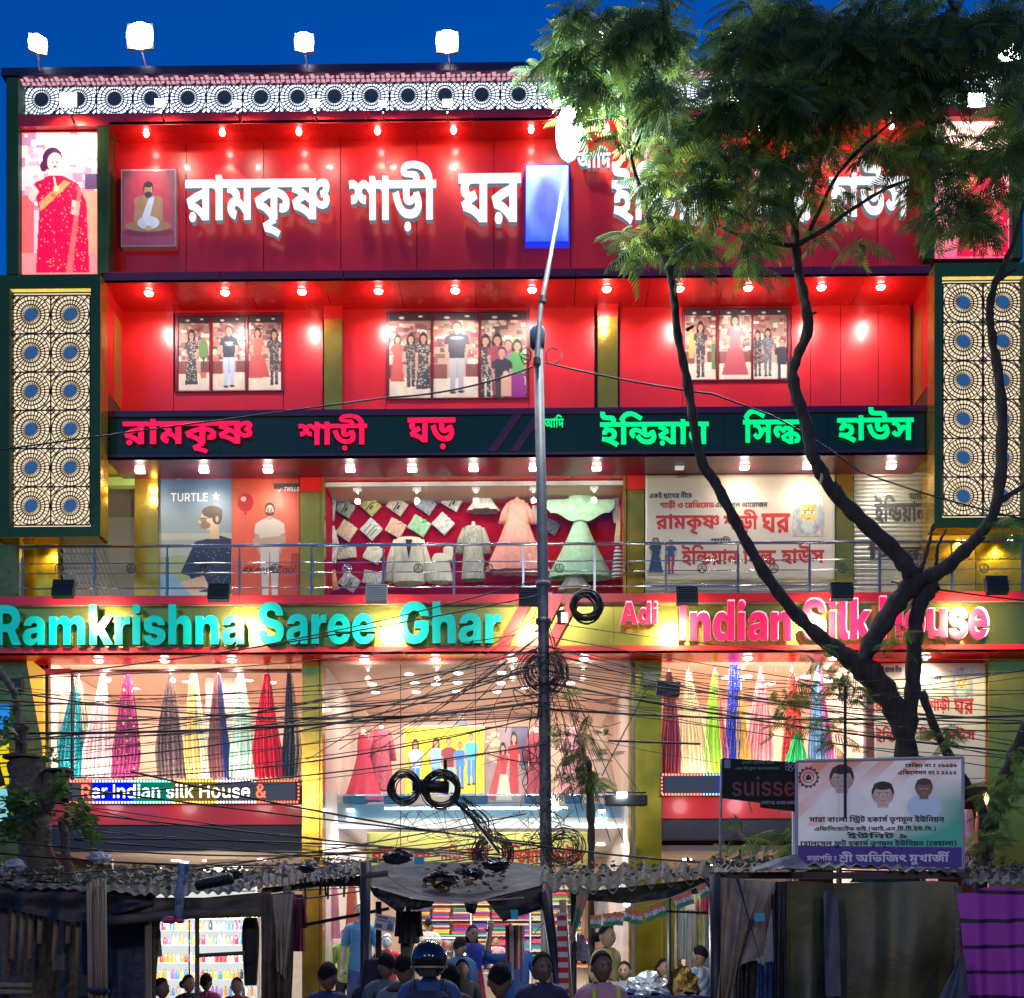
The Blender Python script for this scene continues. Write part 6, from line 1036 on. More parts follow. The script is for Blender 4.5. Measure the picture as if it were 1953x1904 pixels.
drape(458, 439, 487, 1282, 1484, (.60, .78, .66), 'pale mint saree in the left window', m=mat('mint_silk', (.60, .76, .62), .5, noise=.15, nscale=6, bump=.02, bscale=9))
drape(509, 483, 537, 1284, 1484, (.82, .012, .012), 'bright red plain saree in the left window')
drape(552, 537, 573, 1283, 1484, (.05, .05, .04), 'black saree with a gold flowered border, right end of left window', m=GLIT('black_flower', (.08, .065, .045), (.7, .62, .5), 14, .16), second=spotted('gold_border', (.5, .38, .12), (.9, .8, .6), 22, .3))
Yb_ = 1484
drape(1276, 1261, 1302, 1282, Yb_, (.30, .03, .04), 'maroon saree with a blue foot, left end of the right window', second=mat('maroon_silk2', (.22, .02, .03), .4))
drape(1313, 1297, 1353, 1282, Yb_, (.78, .60, .34), 'cream saree with small coloured flowers', m=GLIT('cream_flower', (.78, .58, .32), (.45, .08, .10), 9, .17))
drape(1364, 1343, 1388, 1284, Yb_, (.38, .62, .04), 'lime green and pink saree in the right window', second=mat('pink_silk2', (.72, .08, .14), .45))
drape(1400, 1381, 1408, 1268, Yb_, (.03, .04, .40), 'royal blue patterned narrow saree in the right window', m=GLIT('blue_pattern', (.02, .03, .38), (.4, .45, .8), 24, .25), wt=16)
drape(1412, 1402, 1428, 1320, Yb_, (.85, .52, .02), 'yellow saree with a blue corner beside the royal blue one')
drape(1451, 1424, 1479, 1284, Yb_, (.78, .28, .28), 'salmon pink ribbed saree in the right window')
drape(1511, 1494, 1533, 1282, Yb_, (.78, .03, .02), 'red checked saree over a green one in the right window', m=banded('red_check', (.75, .03, .02), (.95, .3, .1), 6, 'DIAGONAL', .5, thr=.93))
drape(1520, 1500, 1548, 1400, Yb_, (.05, .50, .14), 'bright green saree with white trim low in the right window', y=.6)
drape(1560, 1540, 1586, 1270, Yb_, (.20, .32, .50), 'steel blue saree with a magenta foot beside the tree', second=mat('magenta_silk', (.60, .02, .22), .45))
# red aprons, LED boards, granite bands
part(MB().pbox(98, 574, 1532.5, 1572, .02, .3), 'apron_panel', RED); part(MB().pbox(1263, 1600, 1519.5, 1562, .02, .3), 'apron_panel', RED)
part(MB().pbox(83, 574.5, 1573, 1622, .06, .3), 'granite_band', GRANITE); part(MB().pbox(1263, 1662, 1563, 1602, .06, .3), 'granite_band', GRANITE)
def led_board(label, X0, X1, Y0, Y1, segs, tx, dots):
    y = -.1; t = thing('led_sign', label, 'LED sign', P((X0+X1)/2, Y1, y))
    MB().pbox(X0, X1, Y0, Y1, y, y+.1).build('case', mat('led_case', (.03, .03, .035), .4), t)
    for a, b, col, s_ in segs: MB().pbox(a, b, Y0+6, Y1-6, y-.012, y-.002).build('matrix_segment', glow('led_%02x%02x%02x' % tuple(int(v*99) for v in col), col, s_), t)
    for a, b, col in dots:
        mb = MB(); x = a
        while x < b:
            for Y in (Y0+3.2, Y1-3.2): mb.pbox(x, x+3.2, Y-1.9, Y+1.9, y-.02, y-.001)
            x += 6
        mb.build('border_lamps', glow('dot_%02x%02x%02x' % tuple(int(v*99) for v in col), col, 4), t, kind='stuff')
    for X, col in (((X1-3, dots[-1][2]),) if X0 < 900 else ((X0+1, dots[0][2]),)):
        mb = MB()
        for j in range(5): mb.pbox(X, X+2.5, Y0+8+j*7, Y0+11+j*7, y-.02, y-.001)
        mb.build('border_lamps', glow('dot_%02x%02x%02x' % tuple(int(v*99) for v in col), col, 4), t, kind='stuff')
    return t, y
BLU, GRN, ORG, WHT, RD = (.02, .05, 1), (0, .7, .35), (.9, .42, .02), (.75, .75, .9), (1, .05, .02)
t, y = led_board('running LED sign reading Indian silk House under the left saree window', 130, 571, 1485, 1532, [(137, 176, (.20, .17, .25), .35), (176.2, 254, (0, .01, 1), .9), (254.2, 330, (0, .35, .22), .6), (330.2, 412, (.35, .22, .05), .5), (412.2, 486, (.18, .19, .26), .35), (486.2, 563, (.12, .14, .22), .5)], None,
    [(133, 176, (1, .15, .1)), (177, 254, (.45, .5, 1)), (255, 330, (.3, 1, .7)), (331, 412, (1, .62, .05)), (413, 486, (.9, .9, 1)), (487, 568, (1, .12, .05))])
line = "Rar Indian silk House &"; a0, a1, b0, b1 = text_extent(line); L_ = LET['t'][line][1]
sx = (px(508, y)-px(156, y))/(a1-a0); z0 = pz(1521, y); sz = (pz(1494, y)-z0)/(b1-b0)
mm = {'w': glow('led_text_white', (.85, .92, 1), 3.2), 'r': glow('led_text_red', (1, .12, .05), 3), 'y': glow('led_text_warm', (1, .85, .55), 3)}
for i in range(0, len(L_), 3):
    V, T, Bd = glyph_tris(L_[i]); 
    if not V: continue
    key = 'r' if i == 0 or i >= len(L_)-3 else ('y' if 36 < i < 57 else 'w')
    mb = MB(); mb.v = [(px(156, y)+(v[0]+L_[i+1]-a0)*sx, y-.018, z0+(v[1]+L_[i+2]-b0)*sz) for v in V]; mb.f = [tuple(f) for f in T]; mb.m = [0]*len(T); n = len(V)
    mb.v += [(v[0], y-.013, v[2]) for v in mb.v]
    for a, b in Bd: mb.f.append((b, a, n+a, n+b)); mb.m.append(0)
    mb.build('letter', mm[key], t)
t, y = led_board('running LED sign under the right saree window, half covered by a black board', 1260, 1456, 1475, 1519, [(1267, 1370, (.10, .13, .22), .45), (1370.2, 1400, (.02, .05, 1), .7), (1400.2, 1450, (.05, .3, .3), .4)], None, [(1263, 1340, (1, .15, .1)), (1341, 1420, (.2, .3, 1)), (1421, 1453, (.1, 1, .6))])
for X in (180, 330, 480, 1310, 1420): lamp('POINT', P(X, 1524, -.55), 3.2, (1, .8, .8), .15)
lamp('POINT', P(1425, 1500, -.5), 6, (.2, .4, 1), .1); lamp('POINT', P(230, 1508, -.6), 5, (.1, .2, 1), .1)
# right end: white banner and what hangs under it
bn2 = banner('white festival banner with red Bengali words behind the tree trunk at street level', 1668, 1880, 1268, 1502, .1,
    [("একই ছাদের নীচে", 1672, 1720, 1272, 1286, INKD), ("এর", 1783, 1796, 1292, 1300, INKD), ("আদি", 1694, 1714, 1310, 1321, INKD), ("রামকৃষ্ণ", 1668, 1745, 1335, 1368, INKR), ("শাড়ী", 1772, 1812, 1330, 1364, INKR), ("ঘর", 1819, 1857, 1335, 1366, INKR),
     ("ইন্ডিয়ান", 1670, 1742, 1388, 1420, INKR), ("সিল্ক", 1753, 1792, 1388, 1416, INKR), ("হাউস", 1800, 1860, 1388, 1416, INKR)], (1834, 1307, 22))
prt_box(1664, 1886, pz(1512, .3), pz(1506, .3), .12, .3, 'door_head', SEAM)
prt_box(1664, 1886, .14, pz(1252, .3), 3.0, 3.1, 'hall_back', mat('back_pink', (.75, .40, .38), .6, noise=.3, nscale=2)); lamp('AREA', (px(1775, 1), 1.4, pz(1520, 1)), 60, (1, .9, .85), 1.6)
for i, (a, c_, n_) in enumerate([(1812, (.78, .28, .34), 'pink'), (1846, (.80, .38, .40), 'pale rose'), (1872, (.85, .30, .12), 'orange')]):
    garment('hanging_dress', f'{n_} dress hanging in the doorway right of the union hoarding', a, 1545, 1660, 20, 24, 44, c_, y=.6, neck=False)
# central hall
gx = [616, 764, 812, 907, 1050, 1199]
for a, b in zip(gx[:-1], gx[1:]): pane_glass(a, b, 1249, 1700, .16)
for X in (764, 907, 1050): part(MB().pbox(X-.7, X+.7, 1262, 1700, .12, .155), 'mullion', mat('mullion_dark', (.08, .05, .05), .4))
part(MB().pbox(611, 1200, 1258, 1266, .1, .4), 'header_bar', mat('cream_bar', (.8, .6, .45), .5))
zh = pz(1264, .4)
prt_box(612, 1206, zh, zh+.1, .42, 9.4, 'hall_ceiling', PEACH)
for X in (606, 1204): part(MB().box((px(X, 0), .42, .14), (px(X, 0)+.08, 9.4, zh-.01)), 'hall_side', mat('hall_side_wall', (.78, .66, .58), .4, noise=.1, coat=.4))
zM = 4.92
part(MB().box((px(612, 1), 2.0, zM-.5), (px(1204, 1), 9.4, zM)), 'mezzanine', mat('mezzanine_white', (.72, .74, .76), .3, coat=.3))
prt_box(612, 1206, zM+.01, zh-.01, 5.2, 5.3, 'hall_back', PEACH)
prt_box(560, 1262, .14, zM-.51, 9.2, 9.3, 'hall_back', PEACH)
for X in (660, 1160): 
    q = MB(); a = px(X, 2.5); s_ = 1 if X < 900 else -1
    q.prism([(a-s_*.2, zh-.02), (a+s_*.15, zh-.02), (a+s_*.75, zM+1.0), (a+s_*.55, zM+1.0)], 3.9, 4.2); part(q, 'slanting_beam', mat('beam_tan', (.62, .42, .30), .5))
xm = px(906, 3)
lamp('AREA', (xm, 2.0, zh-.1), 110, (1, .93, .86), 4.8, aim=(0, .35, -1), size_y=.6); lamp('AREA', (xm, 4.2, zh-.1), 55, (1, .9, .8), 4.5, size_y=.6)
lamp('AREA', (xm, .32, zM+.1), 60, (1, .95, .9), 4.0, aim=(0, .45, -1), size_y=.1); lamp('AREA', (xm, 1.1, zM-.6), 45, (.9, .95, 1), 5.0, aim=(0, .5, -1), size_y=.4); lamp('AREA', (xm, 5.5, zM-.6), 230, (1, .95, .9), 5.2, size_y=3);  # first one added in front to brighten the yellow banner
for i, (X, Y) in enumerate([(780, 1287), (874, 1285), (957, 1284), (710, 1306), (791, 1304), (831, 1306), (873, 1303), (956, 1304), (1088, 1304), (794, 1321), (871, 1320), (948, 1320), (716, 1321), (1000, 1312)]):
    disc_z(X, Y, zh-.02, .09, f'round ceiling lamp, {ORD[i]} one in the tall central hall')
for i, (X, Y) in enumerate([(628, 1618), (655, 1628), (1145, 1612), (1175, 1632), (640, 1640), (1180, 1618), (700, 1648), (1120, 1650)]):
    disc_z(X, Y, zM-.52, .11, f'round lamp, {ORD[i]} one under the mezzanine of the central hall')
for i, X in enumerate([668, 1148]):
    downlight(X, 1545+(i*2), 1.85, .07, f'bright spot lamp at the {"left" if i == 0 else "right"} end of the mezzanine edge', 'spot lamps on the mezzanine edge', 26, col=(.9, .97, 1), energy=60, spot=2.6, lc=(.85, .95, 1))
# glass balustrade + things on the mezzanine
part(MB().box((px(640, 2), 1.9, zM-.3), (px(1185, 2), 1.92, zM+.15)), 'balustrade_glass', glassmat('frosted', (.75, .85, .88), 1.5))
part(MB().box((px(640, 2), 1.88, zM+.16), (px(1185, 2), 1.93, zM+.19)), 'balustrade_rail', STEEL)
for i, (a, b) in enumerate([(655, 698), (732, 784), (858, 930), (1000, 1060), (1078, 1110)]):
    x0, x1 = px(a, 2.4), px(b, 2.4); t = thing('pouf', f'low dark stool, {ORD[i]} from the left on the mezzanine edge', 'stool', ((x0+x1)/2, 2.5, zM), group='dark stools on the mezzanine'); w_ = (x1-x0)/2
    MB().box((-w_, -.2, .05), (w_, .2, .26)).build('seat', mat('stool_teal', (.04, .07, .09), .5), t, local=True, bevel=.03)
    for sx in (-1, 1):
        for sy in (-1, 1): MB().box((sx*(w_-.04)-.02, sy*.16-.02, 0), (sx*(w_-.04)+.02, sy*.16+.02, .049)).build('leg', BLACK, t, local=True)
yp = thing('yellow_poster', 'yellow poster of five young people in blue denim inside the central hall', 'poster', P(848, 1515, 3.0))
S_ = Sheet(120, 100, (.80, .66, .03)); S_.noise(5, .06)
for cx, tp_, bt, u_, l_ in ((.14, .20, .98, (.55, .65, .75), (.10, .30, .62)), (.40, .18, .98, (.35, .55, .78), (.12, .32, .65)), (.56, .16, 1.0, (.30, .05, .04), (.25, .50, .75)), (.70, .22, .92, (.08, .25, .60), (.08, .22, .55)), (.84, .10, .86, (.10, .55, .65), (.10, .30, .70))): S_.figure(cx, tp_, bt, SK, (.08, .04, .03), u_, l_, wide=1.1, hairlong=cx < .5)
S_.build('sheet', PRS, rectc(771, 923, 1386, 1516, 3.0), yp)
MB().pbox(770, 924, 1384, 1517, 3.02, 3.06).build('frame', WHITE, yp)
bp = thing('bridal_poster', 'poster of two women in red and cream bridal dress by shelves', 'poster', P(968, 1532, 3.0))
S_ = Sheet(80, 110, (.30, .20, .22), (.40, .26, .22)); S_.clutter(40, 0, 0, .35, .5, .12, .02, [(.55, .30, .15), (.40, .2, .1), (.7, .5, .3)], 6); S_.rect(.62, 0, 1, .5, (.12, .10, .16))
S_.figure(.68, .08, .92, SK, HR, (.45, .03, .03), (.48, .05, .04), skirt=.8, hairlong=True); S_.figure(.42, .22, 1.0, SK, HR, (.50, .05, .05), (.66, .58, .42), skirt=1.5, hairlong=True); S_.poly([(.32, .40), (.05, .95), (.25, .98), (.40, .5)], (.50, .08, .06)); S_.noise(12, .15)
S_.build('sheet', PRS, rectc(925, 1006, 1388, 1531, 3.0), bp); MB().pbox(924.5, 1007, 1386, 1532, 3.02, 3.06).build('frame', BLACK, bp)
garment('lehenga', 'deep red trailing gown at the left of the mezzanine', 693, 1400, 1528, 22, 24, 74, (.58, .03, .06), y=2.6, amp=.05)
garment('lehenga', 'rose red long coat with brown trim on the mezzanine, beside the trailing gown', 727, 1392, 1508, 38, 34, 48, (.62, .14, .16), y=2.8, m=mat('rose_brocade', (.55, .10, .13), .5, noise=.4, nscale=20), sleeves=(5, 55, 6))
garment('lehenga', 'grey mannequin gown half hidden behind the posters', 880, 1372, 1500, 24, 26, 50, (.30, .30, .36), y=3.6)
garment('lehenga', 'pink embroidered gown right of the lamp pole on the mezzanine', 1092, 1390, 1515, 26, 26, 66, (.62, .28, .30), y=2.8, sleeves=(6, 40, 6))
garment('lehenga', 'dull gold gown at the far right of the mezzanine', 1150, 1400, 1520, 24, 26, 58, (.55, .40, .30), y=3.0)
garment('lehenga', 'maroon sherwani coat just left of the lamp pole on the mezzanine', 1022, 1396, 1530, 26, 24, 40, (.36, .05, .07), y=2.9, sleeves=(4, 50, 6))
yb_ = banner('yellow cloth banner with red Bengali words low in the central hall', 700, 1126, 1587, 1652, .8, [("রামকৃষ্ণ", 708, 820, 1617, 1650, INKR), ("শাড়ি", 830, 880, 1610, 1648, INKR), ("ঘর", 890, 935, 1617, 1646, INKR), ("ইন্ডিয়ান", 958, 1044, 1610, 1648, INKR), ("হাউস", 1056, 1114, 1611, 1648, INKR)], None)
yb_.children[0].data.color_attributes['ink'].data.foreach_set('color', np.tile([.82, .74, .18, 1], len(yb_.children[0].data.vertices)).astype(np.float32))
# shelf wall of folded sarees at the back of the ground floor hall
ys = 8.4; shf = thing('saree_shelf', 'wall of white shelves stacked with folded sarees at the back of the hall', 'shelf', (px(955, ys), ys, .14))
xa, xb_ = px(785, ys), px(1125, ys); zs0, zs1 = 1.55, pz(1695, ys)
MB().box((xa, ys+.42, zs0-.6), (xb_, ys+.46, zs1+.1)).build('back_board', CREAM, shf)
NC, NR = 9, 5
for i in range(NR+1): z = zs0+(zs1-zs0)*i/NR; MB().box((xa, ys, z-.02), (xb_, ys+.41, z)).build('shelf_board', WHITE, shf)
for i in range(0, NC+1, 3): x = xa+(xb_-xa)*i/NC; MB().box((x-.02, ys-.01, zs0-.6), (x+.02, ys+.415, zs1+.1)).build('upright', WHITE, shf)
MB().box((xa, ys+.02, .14), (xb_, ys+.41, zs0-.62)).build('cabinet', mat('cabinet_cream', (.7, .6, .5), .5), shf)
FC = [('red', (.62, .03, .03)), ('orange', (.80, .28, .03)), ('yellow', (.80, .60, .08)), ('green', (.05, .38, .12)), ('teal', (.02, .34, .38)), ('pink', (.75, .12, .28)), ('purple', (.26, .05, .30)), ('cream', (.72, .60, .42)), ('maroon', (.28, .02, .05)), ('blue', (.05, .10, .45))]
fm = {}; cw = (xb_-xa)/NC; sh_ = (zs1-zs0)/NR; r = random.Random(5)
for rr in range(NR):
    for c_ in range(NC):
        for q in range(6):
            n_, col = r.choice(FC); lab = f'{n_} folded saree, {ORD[q]} up in the {ORD[c_]} stack from the left, {ORD[rr]} shelf'
            if n_ not in fm:
                me = MB().box((-cw*.43, 0, 0), (cw*.43, .32, sh_*.118)).build('folded_saree', mat('fold_'+n_, col, .55, noise=.2), cat='saree', local=True, bevel=.008); o = fm[n_] = me
            else: o = fm[n_].copy(); link(o)
            o.location = (xa+cw*(c_+.5)+r.uniform(-.02, .02), ys+.03, zs0+sh_*rr+.003+q*sh_*.128); o['label'] = lab; o['group'] = f'{n_} folded sarees on the back shelves'
# ceiling of left and right ground rooms, side shops
zg = pz(1621, .1)
for X0, X1, lab in ((82, 574, 'left'), (1263, 1662, 'right')):
    prt_box(X0, X1, zg, zg+.1, .32, 9.4, 'room_ceiling', PEACH); prt_box(X0, X1, .14, zg-.01, 6.5, 6.6, 'room_back', mat('room_back', (.80, .70, .62), .5, noise=.1))
    lamp('AREA', (px((X0+X1)/2, 2), 2.2, zg-.1), 260, (1, .96, .9), 3.6, size_y=2.5)
    for a, b in ((X0+2, X0+132), (X0+133, X0+262), (X0+263, X1-1)): pane_glass(a, b, 1622, 1700, .18)
r = random.Random(9); n = {'left': 0, 'right': 0}
for X, Y in [(335, 1642), (352, 1645), (372, 1650), (395, 1642), (412, 1652), (430, 1648), (395, 1660), (300, 1656), (538, 1664), (500, 1640), (465, 1660)]: disc_z(X, Y, zg-.02, .09, f'round ceiling lamp, {ORD[n["left"]]} one in the lit room below the left red apron', 20); n['left'] += 1
for X, Y in [(1310, 1640), (1352, 1650), (1400, 1645), (1440, 1655), (1490, 1640), (1560, 1650)]: disc_z(X, Y, zg-.02, .10, f'round ceiling lamp, {ORD[n["right"]]} one in the lit room below the right red apron', 20); n['right'] += 1
part(MB().pbox(393, 450, 1622, 2000, 2.2, 2.8), 'stone_pillar', mat('beige_granite', (1, 1, 1)))
# cosmetics shop seen through the stalls (lower left)
yc = 1.6; cs_ = thing('cosmetics_shelf', 'brightly lit glass shelf wall of bottles and jars, lower left', 'shelf', (px(385, yc), yc, .14))
xa, xb_ = px(282, yc), px(488, yc); zt_ = pz(1738, yc)
MB().box((xa, yc+.30, .14), (xb_, yc+.34, zt_+.5)).build('back_board', glow('shelf_back', (.95, 1, .97), .8), cs_)
for x in (xa-.03, xb_): MB().box((x, yc-.02, .14), (x+.03, yc+.29, zt_+.5)).build('side_board', WHITE, cs_)
bt = {}; r = random.Random(3); cols = [('orange', (.85, .32, .03)), ('white', (.8, .8, .78)), ('blue', (.08, .25, .6)), ('red', (.6, .03, .04)), ('green', (.15, .5, .2)), ('yellow', (.85, .7, .1)), ('violet', (.35, .15, .5)), ('black', (.03, .03, .03)), ('tan', (.6, .42, .25))]
zrow = [pz(Y, yc) for Y in (1900, 1868, 1836, 1802, 1774, 1752)]
for k_, z in enumerate(zrow):
    MB().box((xa, yc, z-.015), (xb_, yc+.29, z)).build('shelf_board', mat('shelf_glassy', (.6, .75, .72), .1, coat=.5), cs_)
    x = xa+.06; nb = 0
    while x < xb_-.05:
        n_, col = r.choice(cols if k_ != 2 else cols[:2]+cols[3:4]); hh_ = r.choice((.16, .20)); key = (n_, hh_)
        if key not in bt:
            w_ = .036; mb = MB().lathe((0, .08, 0), [(w_, 0), (w_, hh_*.68), (w_*.45, hh_*.8), (w_*.45, hh_)], 8); mb.quad(*[(w_*.45*cos(2*pi*j/8), .08+w_*.45*sin(2*pi*j/8), hh_) for j in range(8)])
            o = bt[key] = mb.build('bottle', mat('bottle_'+n_, col, .25, coat=.4), cat='bottle', local=True, smooth=True)
        else: o = bt[key].copy(); link(o)
        o.location = (x, yc+.02, z+.001); o['label'] = f'{n_} bottle, {ORD[nb]} from the left on the {ORD[k_]} lit cosmetics shelf from the bottom'; nb += 1; o['group'] = f'bottles on the lit cosmetics shelves'
        x += r.uniform(.075, .098)
lamp('AREA', (px(385, .8), .7, zt_+.35), 70, (.95, 1, 1), 1.8, aim=(0, .6, -1), size_y=.3)
lamp('POINT', P(318, 1770, .2), 25, (1, 1, .95), .06); tb = thing('cfl_bulb', 'bare white bulb glowing at the top left of the cosmetics shop', 'bulb', P(318, 1762, .2)); MB().ball((0, 0, 0), .05, 7).build('bulb', glow('bulb_white', (1, 1, .95), 40), tb, local=True, smooth=True); MB().cyl((0, 0, .051), .02, .06, 8).build('holder', WHITE, tb, local=True)
# lower walls of the front
prt_box(82, 282, .14, zg-.35, .2, .4, 'low_wall', mat('low_wall', (.25, .23, .21), .6, noise=.3)); 
part(MB().pbox(1263, 1300, 1700, 2000, .1, .3), 'low_wall', mat('brass_ochre', (1, 1, 1))); part(MB().pbox(1340, 1662, 1700, 2000, .1, .3), 'low_wall', mat('low_wall', (.25, .23, .21)))
# lamp pole
YP = -8.0
def smooth(pts, n=6):
    P_ = [Vector(p) for p in pts]; out = []
    for i in range(len(P_)-1):
        a, b, c, d = P_[max(i-1, 0)], P_[i], P_[i+1], P_[min(i+2, len(P_)-1)]
        for k in range(n):
            t = k/n; out.append(.5*((2*b)+(c-a)*t+(2*a-5*b+4*c-d)*t*t+(3*b-a-3*c+d)*t**3))
    out.append(P_[-1]); return out
pole = thing('street_lamp', 'tall galvanised street lamp pole with leaning arm in front of the shop', 'street lamp', (P(1046, 1900, YP).x, YP, .14))
b_ = P(1046, 1900, YP); b_.z = .14; path = [b_, P(1044, 1890, YP), P(1040, 1500, YP), P(1034, 1000, YP), P(1026, 640, YP)]
MB().tube(path, [.084, .082, .076, .068, .060], 14).build('pole', GALV, pole, smooth=True)
for Y in (1185, 1115): q = P(1036, Y, YP); MB().cyl((q.x, q.y, q.z-.03), .098, .06, 14).build('collar', GALV, pole, smooth=True)
q = P(1025, 632, YP); MB().lathe(q, [(.075, -.22), (.095, -.2), (.10, 0), (.08, .04), (.01, .05)], 14).build('cap', mat('cap_blue', (.04, .07, .12), .4), pole, smooth=True)
arm = [P(1024, 700, YP-.12), P(1030, 600, YP-.12), P(1044, 520, YP-.14), P(1066, 400, YP-.18), P(1079, 322, YP-.2)]
MB().tube(smooth(arm, 4), [.032]*9+[.026]*8, 8).build('arm', GALV, pole, smooth=True)
for Y, X in ((572, 1035), (690, 1024)): q = P(X, Y, YP-.12); MB().cyl((q.x, q.y, q.z-.04), .05, .08, 10).build('clamp', BLACK, pole)
hd = P(1085, 255, YP-.35); R_ = Matrix.Rotation(-.95, 4, 'X') @ Matrix.Rotation(.12, 4, 'Y')
mb = MB().ball((0, 0, 0), (.17, .32, .07), 10); mb.v = [tuple(hd+(R_ @ Vector(v))) for v in mb.v]; mb.build('lamp_housing', GALV, pole, smooth=True)
mb = MB().ball((0, -.0, -.045), (.16, .29, .055), 10); mb.v = [tuple(hd+(R_ @ Vector(v))) for v in mb.v]; mb.build('lamp_lens', glow('street_lens', (.94, .97, 1), 45), pole, smooth=True)
lamp('POINT', hd+Vector((.1, -.8, -.5)), 330, (.86, .93, 1), .18)
# trees
BARK = mat('bark', (.060, .046, .036), .9, noise=.5, nscale=14, bump=.03, bscale=22, stretch=(1, 1, .25)); BARKL = mat('bark_grey', (.12, .10, .075), .9, noise=.4, nscale=16, bump=.03, bscale=22); CUT = mat('cut_wood', (.45, .34, .2), .8, noise=.3, nscale=20)
def limb(mb, pts, y, wob=.012):
    pts = [(p[0], p[1], p[2], (p[3] if len(p) > 3 else y)) for p in pts]
    C_ = smooth([P(p[0], p[1], p[3]) for p in pts], 6); Rr = smooth([(p[2]*m_at(p[3]), 0, 0) for p in pts], 6)
    r = random.Random(int(pts[0][0]*7+pts[0][1])); n = len(mb.v)
    mb.tube([c+Vector((r.uniform(-1, 1), r.uniform(-1, 1), 0))*wob*.5 for c in C_], [max(.004, v.x*(.86+.09*sin(k_*1.7)+r.uniform(-.05, .05))) for k_, v in enumerate(Rr)], 9)
    for i in range(n, len(mb.v)):
        v = mb.v[i]; d = 1+.0*i; mb.v[i] = (v[0]+r.uniform(-wob, wob)*.5, v[1]+r.uniform(-wob, wob)*.5, v[2]+r.uniform(-wob, wob)*.3)
    return mb
YT = -9.5
tree = thing('rain_tree', 'large forked dark tree with feathery crown in front of the right half of the shop', 'tree', (P(1735, 1900, YT).x, YT, 0))
q = P(1738, 1900, YT)
mb = MB(); limb(mb, [(1740, 2090, 34), (1738, 1700, 28), (1730, 1450, 25), (1715, 1370, 25), (1680, 1310, 27), (1638, 1262, 26)], YT); mb.build('trunk', BARK, tree, smooth=True)
LIMBS = [[(1650, 1285, 22), (1605, 1245, 19), (1560, 1212, 15), (1500, 1150, 13.5), (1450, 1080, 13), (1405, 1000, 12), (1370, 930, 11), (1338, 880, 11), (1322, 800, 10), (1310, 720, 9.5), (1292, 640, 9), (1285, 560, 9), (1273, 505, 8), (1240, 425, 6.5), (1217, 350, 5.5), (1200, 285, 4), (1196, 230, 3), (1180, 150, 2.5)],
         [(1640, 1270, 20), (1668, 1215, 21), (1710, 1150, 22), (1742, 1112, 22), (1735, 1090, 20), (1700, 1045, 18), (1640, 990, 16.5), (1588, 935, 15.5), (1550, 870, 14), (1535, 800, 13.5), (1512, 725, 12), (1520, 680, 11), (1541, 630, 12), (1532, 560, 10.5), (1520, 500, 10), (1517, 440, 8), (1510, 380, 6, YT-.3), (1525, 280, 5, YT-.3), (1560, 180, 4)],
         [(1738, 1112, 19), (1790, 1092, 17), (1838, 1052, 15), (1880, 1005, 13), (1902, 950, 12), (1911, 850, 12.5), (1905, 720, 11), (1892, 640, 9), (1888, 580, 8.5), (1902, 530, 7.5), (1922, 490, 6), (1945, 420, 4.5), (1965, 340, 3.5)],
         [(1895, 965, 7), (1925, 945, 6), (1960, 922, 5), (1990, 900, 4)], [(1735, 1385, 18), (1741, 1300, 17), (1745, 1220, 17), (1752, 1160, 17), (1775, 1125, 16), (1788, 1116, 12)],
         [(1758, 1320, 9), (1790, 1405, 9.5), (1838, 1490, 11), (1875, 1560, 12), (1870, 1700, 14), (1868, 2050, 16)], [(1985, 1330, 15), (1950, 1410, 17), (1915, 1490, 17), (1893, 1560, 18), (1876, 1640, 18)],
         [(1755, 1090, 5), (1768, 1050, 4), (1781, 1000, 3)], [(1785, 1080, 3.5), (1790, 1040, 3), (1805, 1010, 2)], [(1835, 1050, 3), (1860, 1025, 2.5), (1878, 1010, 1.5)], [(1600, 935, 9), (1585, 925, 10), (1570, 915, 9)],
         [(1524, 470, 6), (1480, 465, 4.5), (1440, 458, 4), (1410, 450, 3), (1370, 430, 2.5)], [(1524, 465, 6), (1570, 440, 5), (1625, 400, 4), (1690, 360, 3.5), (1750, 340, 3), (1830, 330, 2)], [(1515, 430, 4.5), (1540, 380, 4), (1562, 320, 3.5), (1568, 240, 3)],
         [(1518, 440, 4), (1470, 350, 3.5), (1440, 280, 3.5), (1400, 240, 3), (1340, 215, 2.5), (1300, 205, 2)], [(1280, 510, 3.5), (1300, 490, 2.5), (1310, 470, 1.5)], [(1545, 440, 4), (1600, 330, 3.5), (1680, 250, 3), (1760, 190, 2.5)], [(1205, 300, 3), (1222, 250, 2.5), (1240, 150, 2)],
         [(1400, 240, 3), (1420, 150, 3), (1400, 60, 2)], [(1560, 200, 3), (1600, 100, 2.5), (1620, 20, 2)], [(1900, 540, 5), (1925, 520, 3), (1940, 515, 2)], [(1310, 630, 4), (1322, 622, 2.5)], [(1335, 850, 3), (1325, 855, 1.5)], [(1545, 600, 4), (1556, 596, 2)]]
for L_ in LIMBS: limb(MB(), L_, YT).build('branch', BARK, tree, smooth=True)
q = P(1566, 914, YT-.06); MB().cyl((q.x-.01, q.y, q.z), .058, .02, 10, 'x').build('cut_face', CUT, tree)
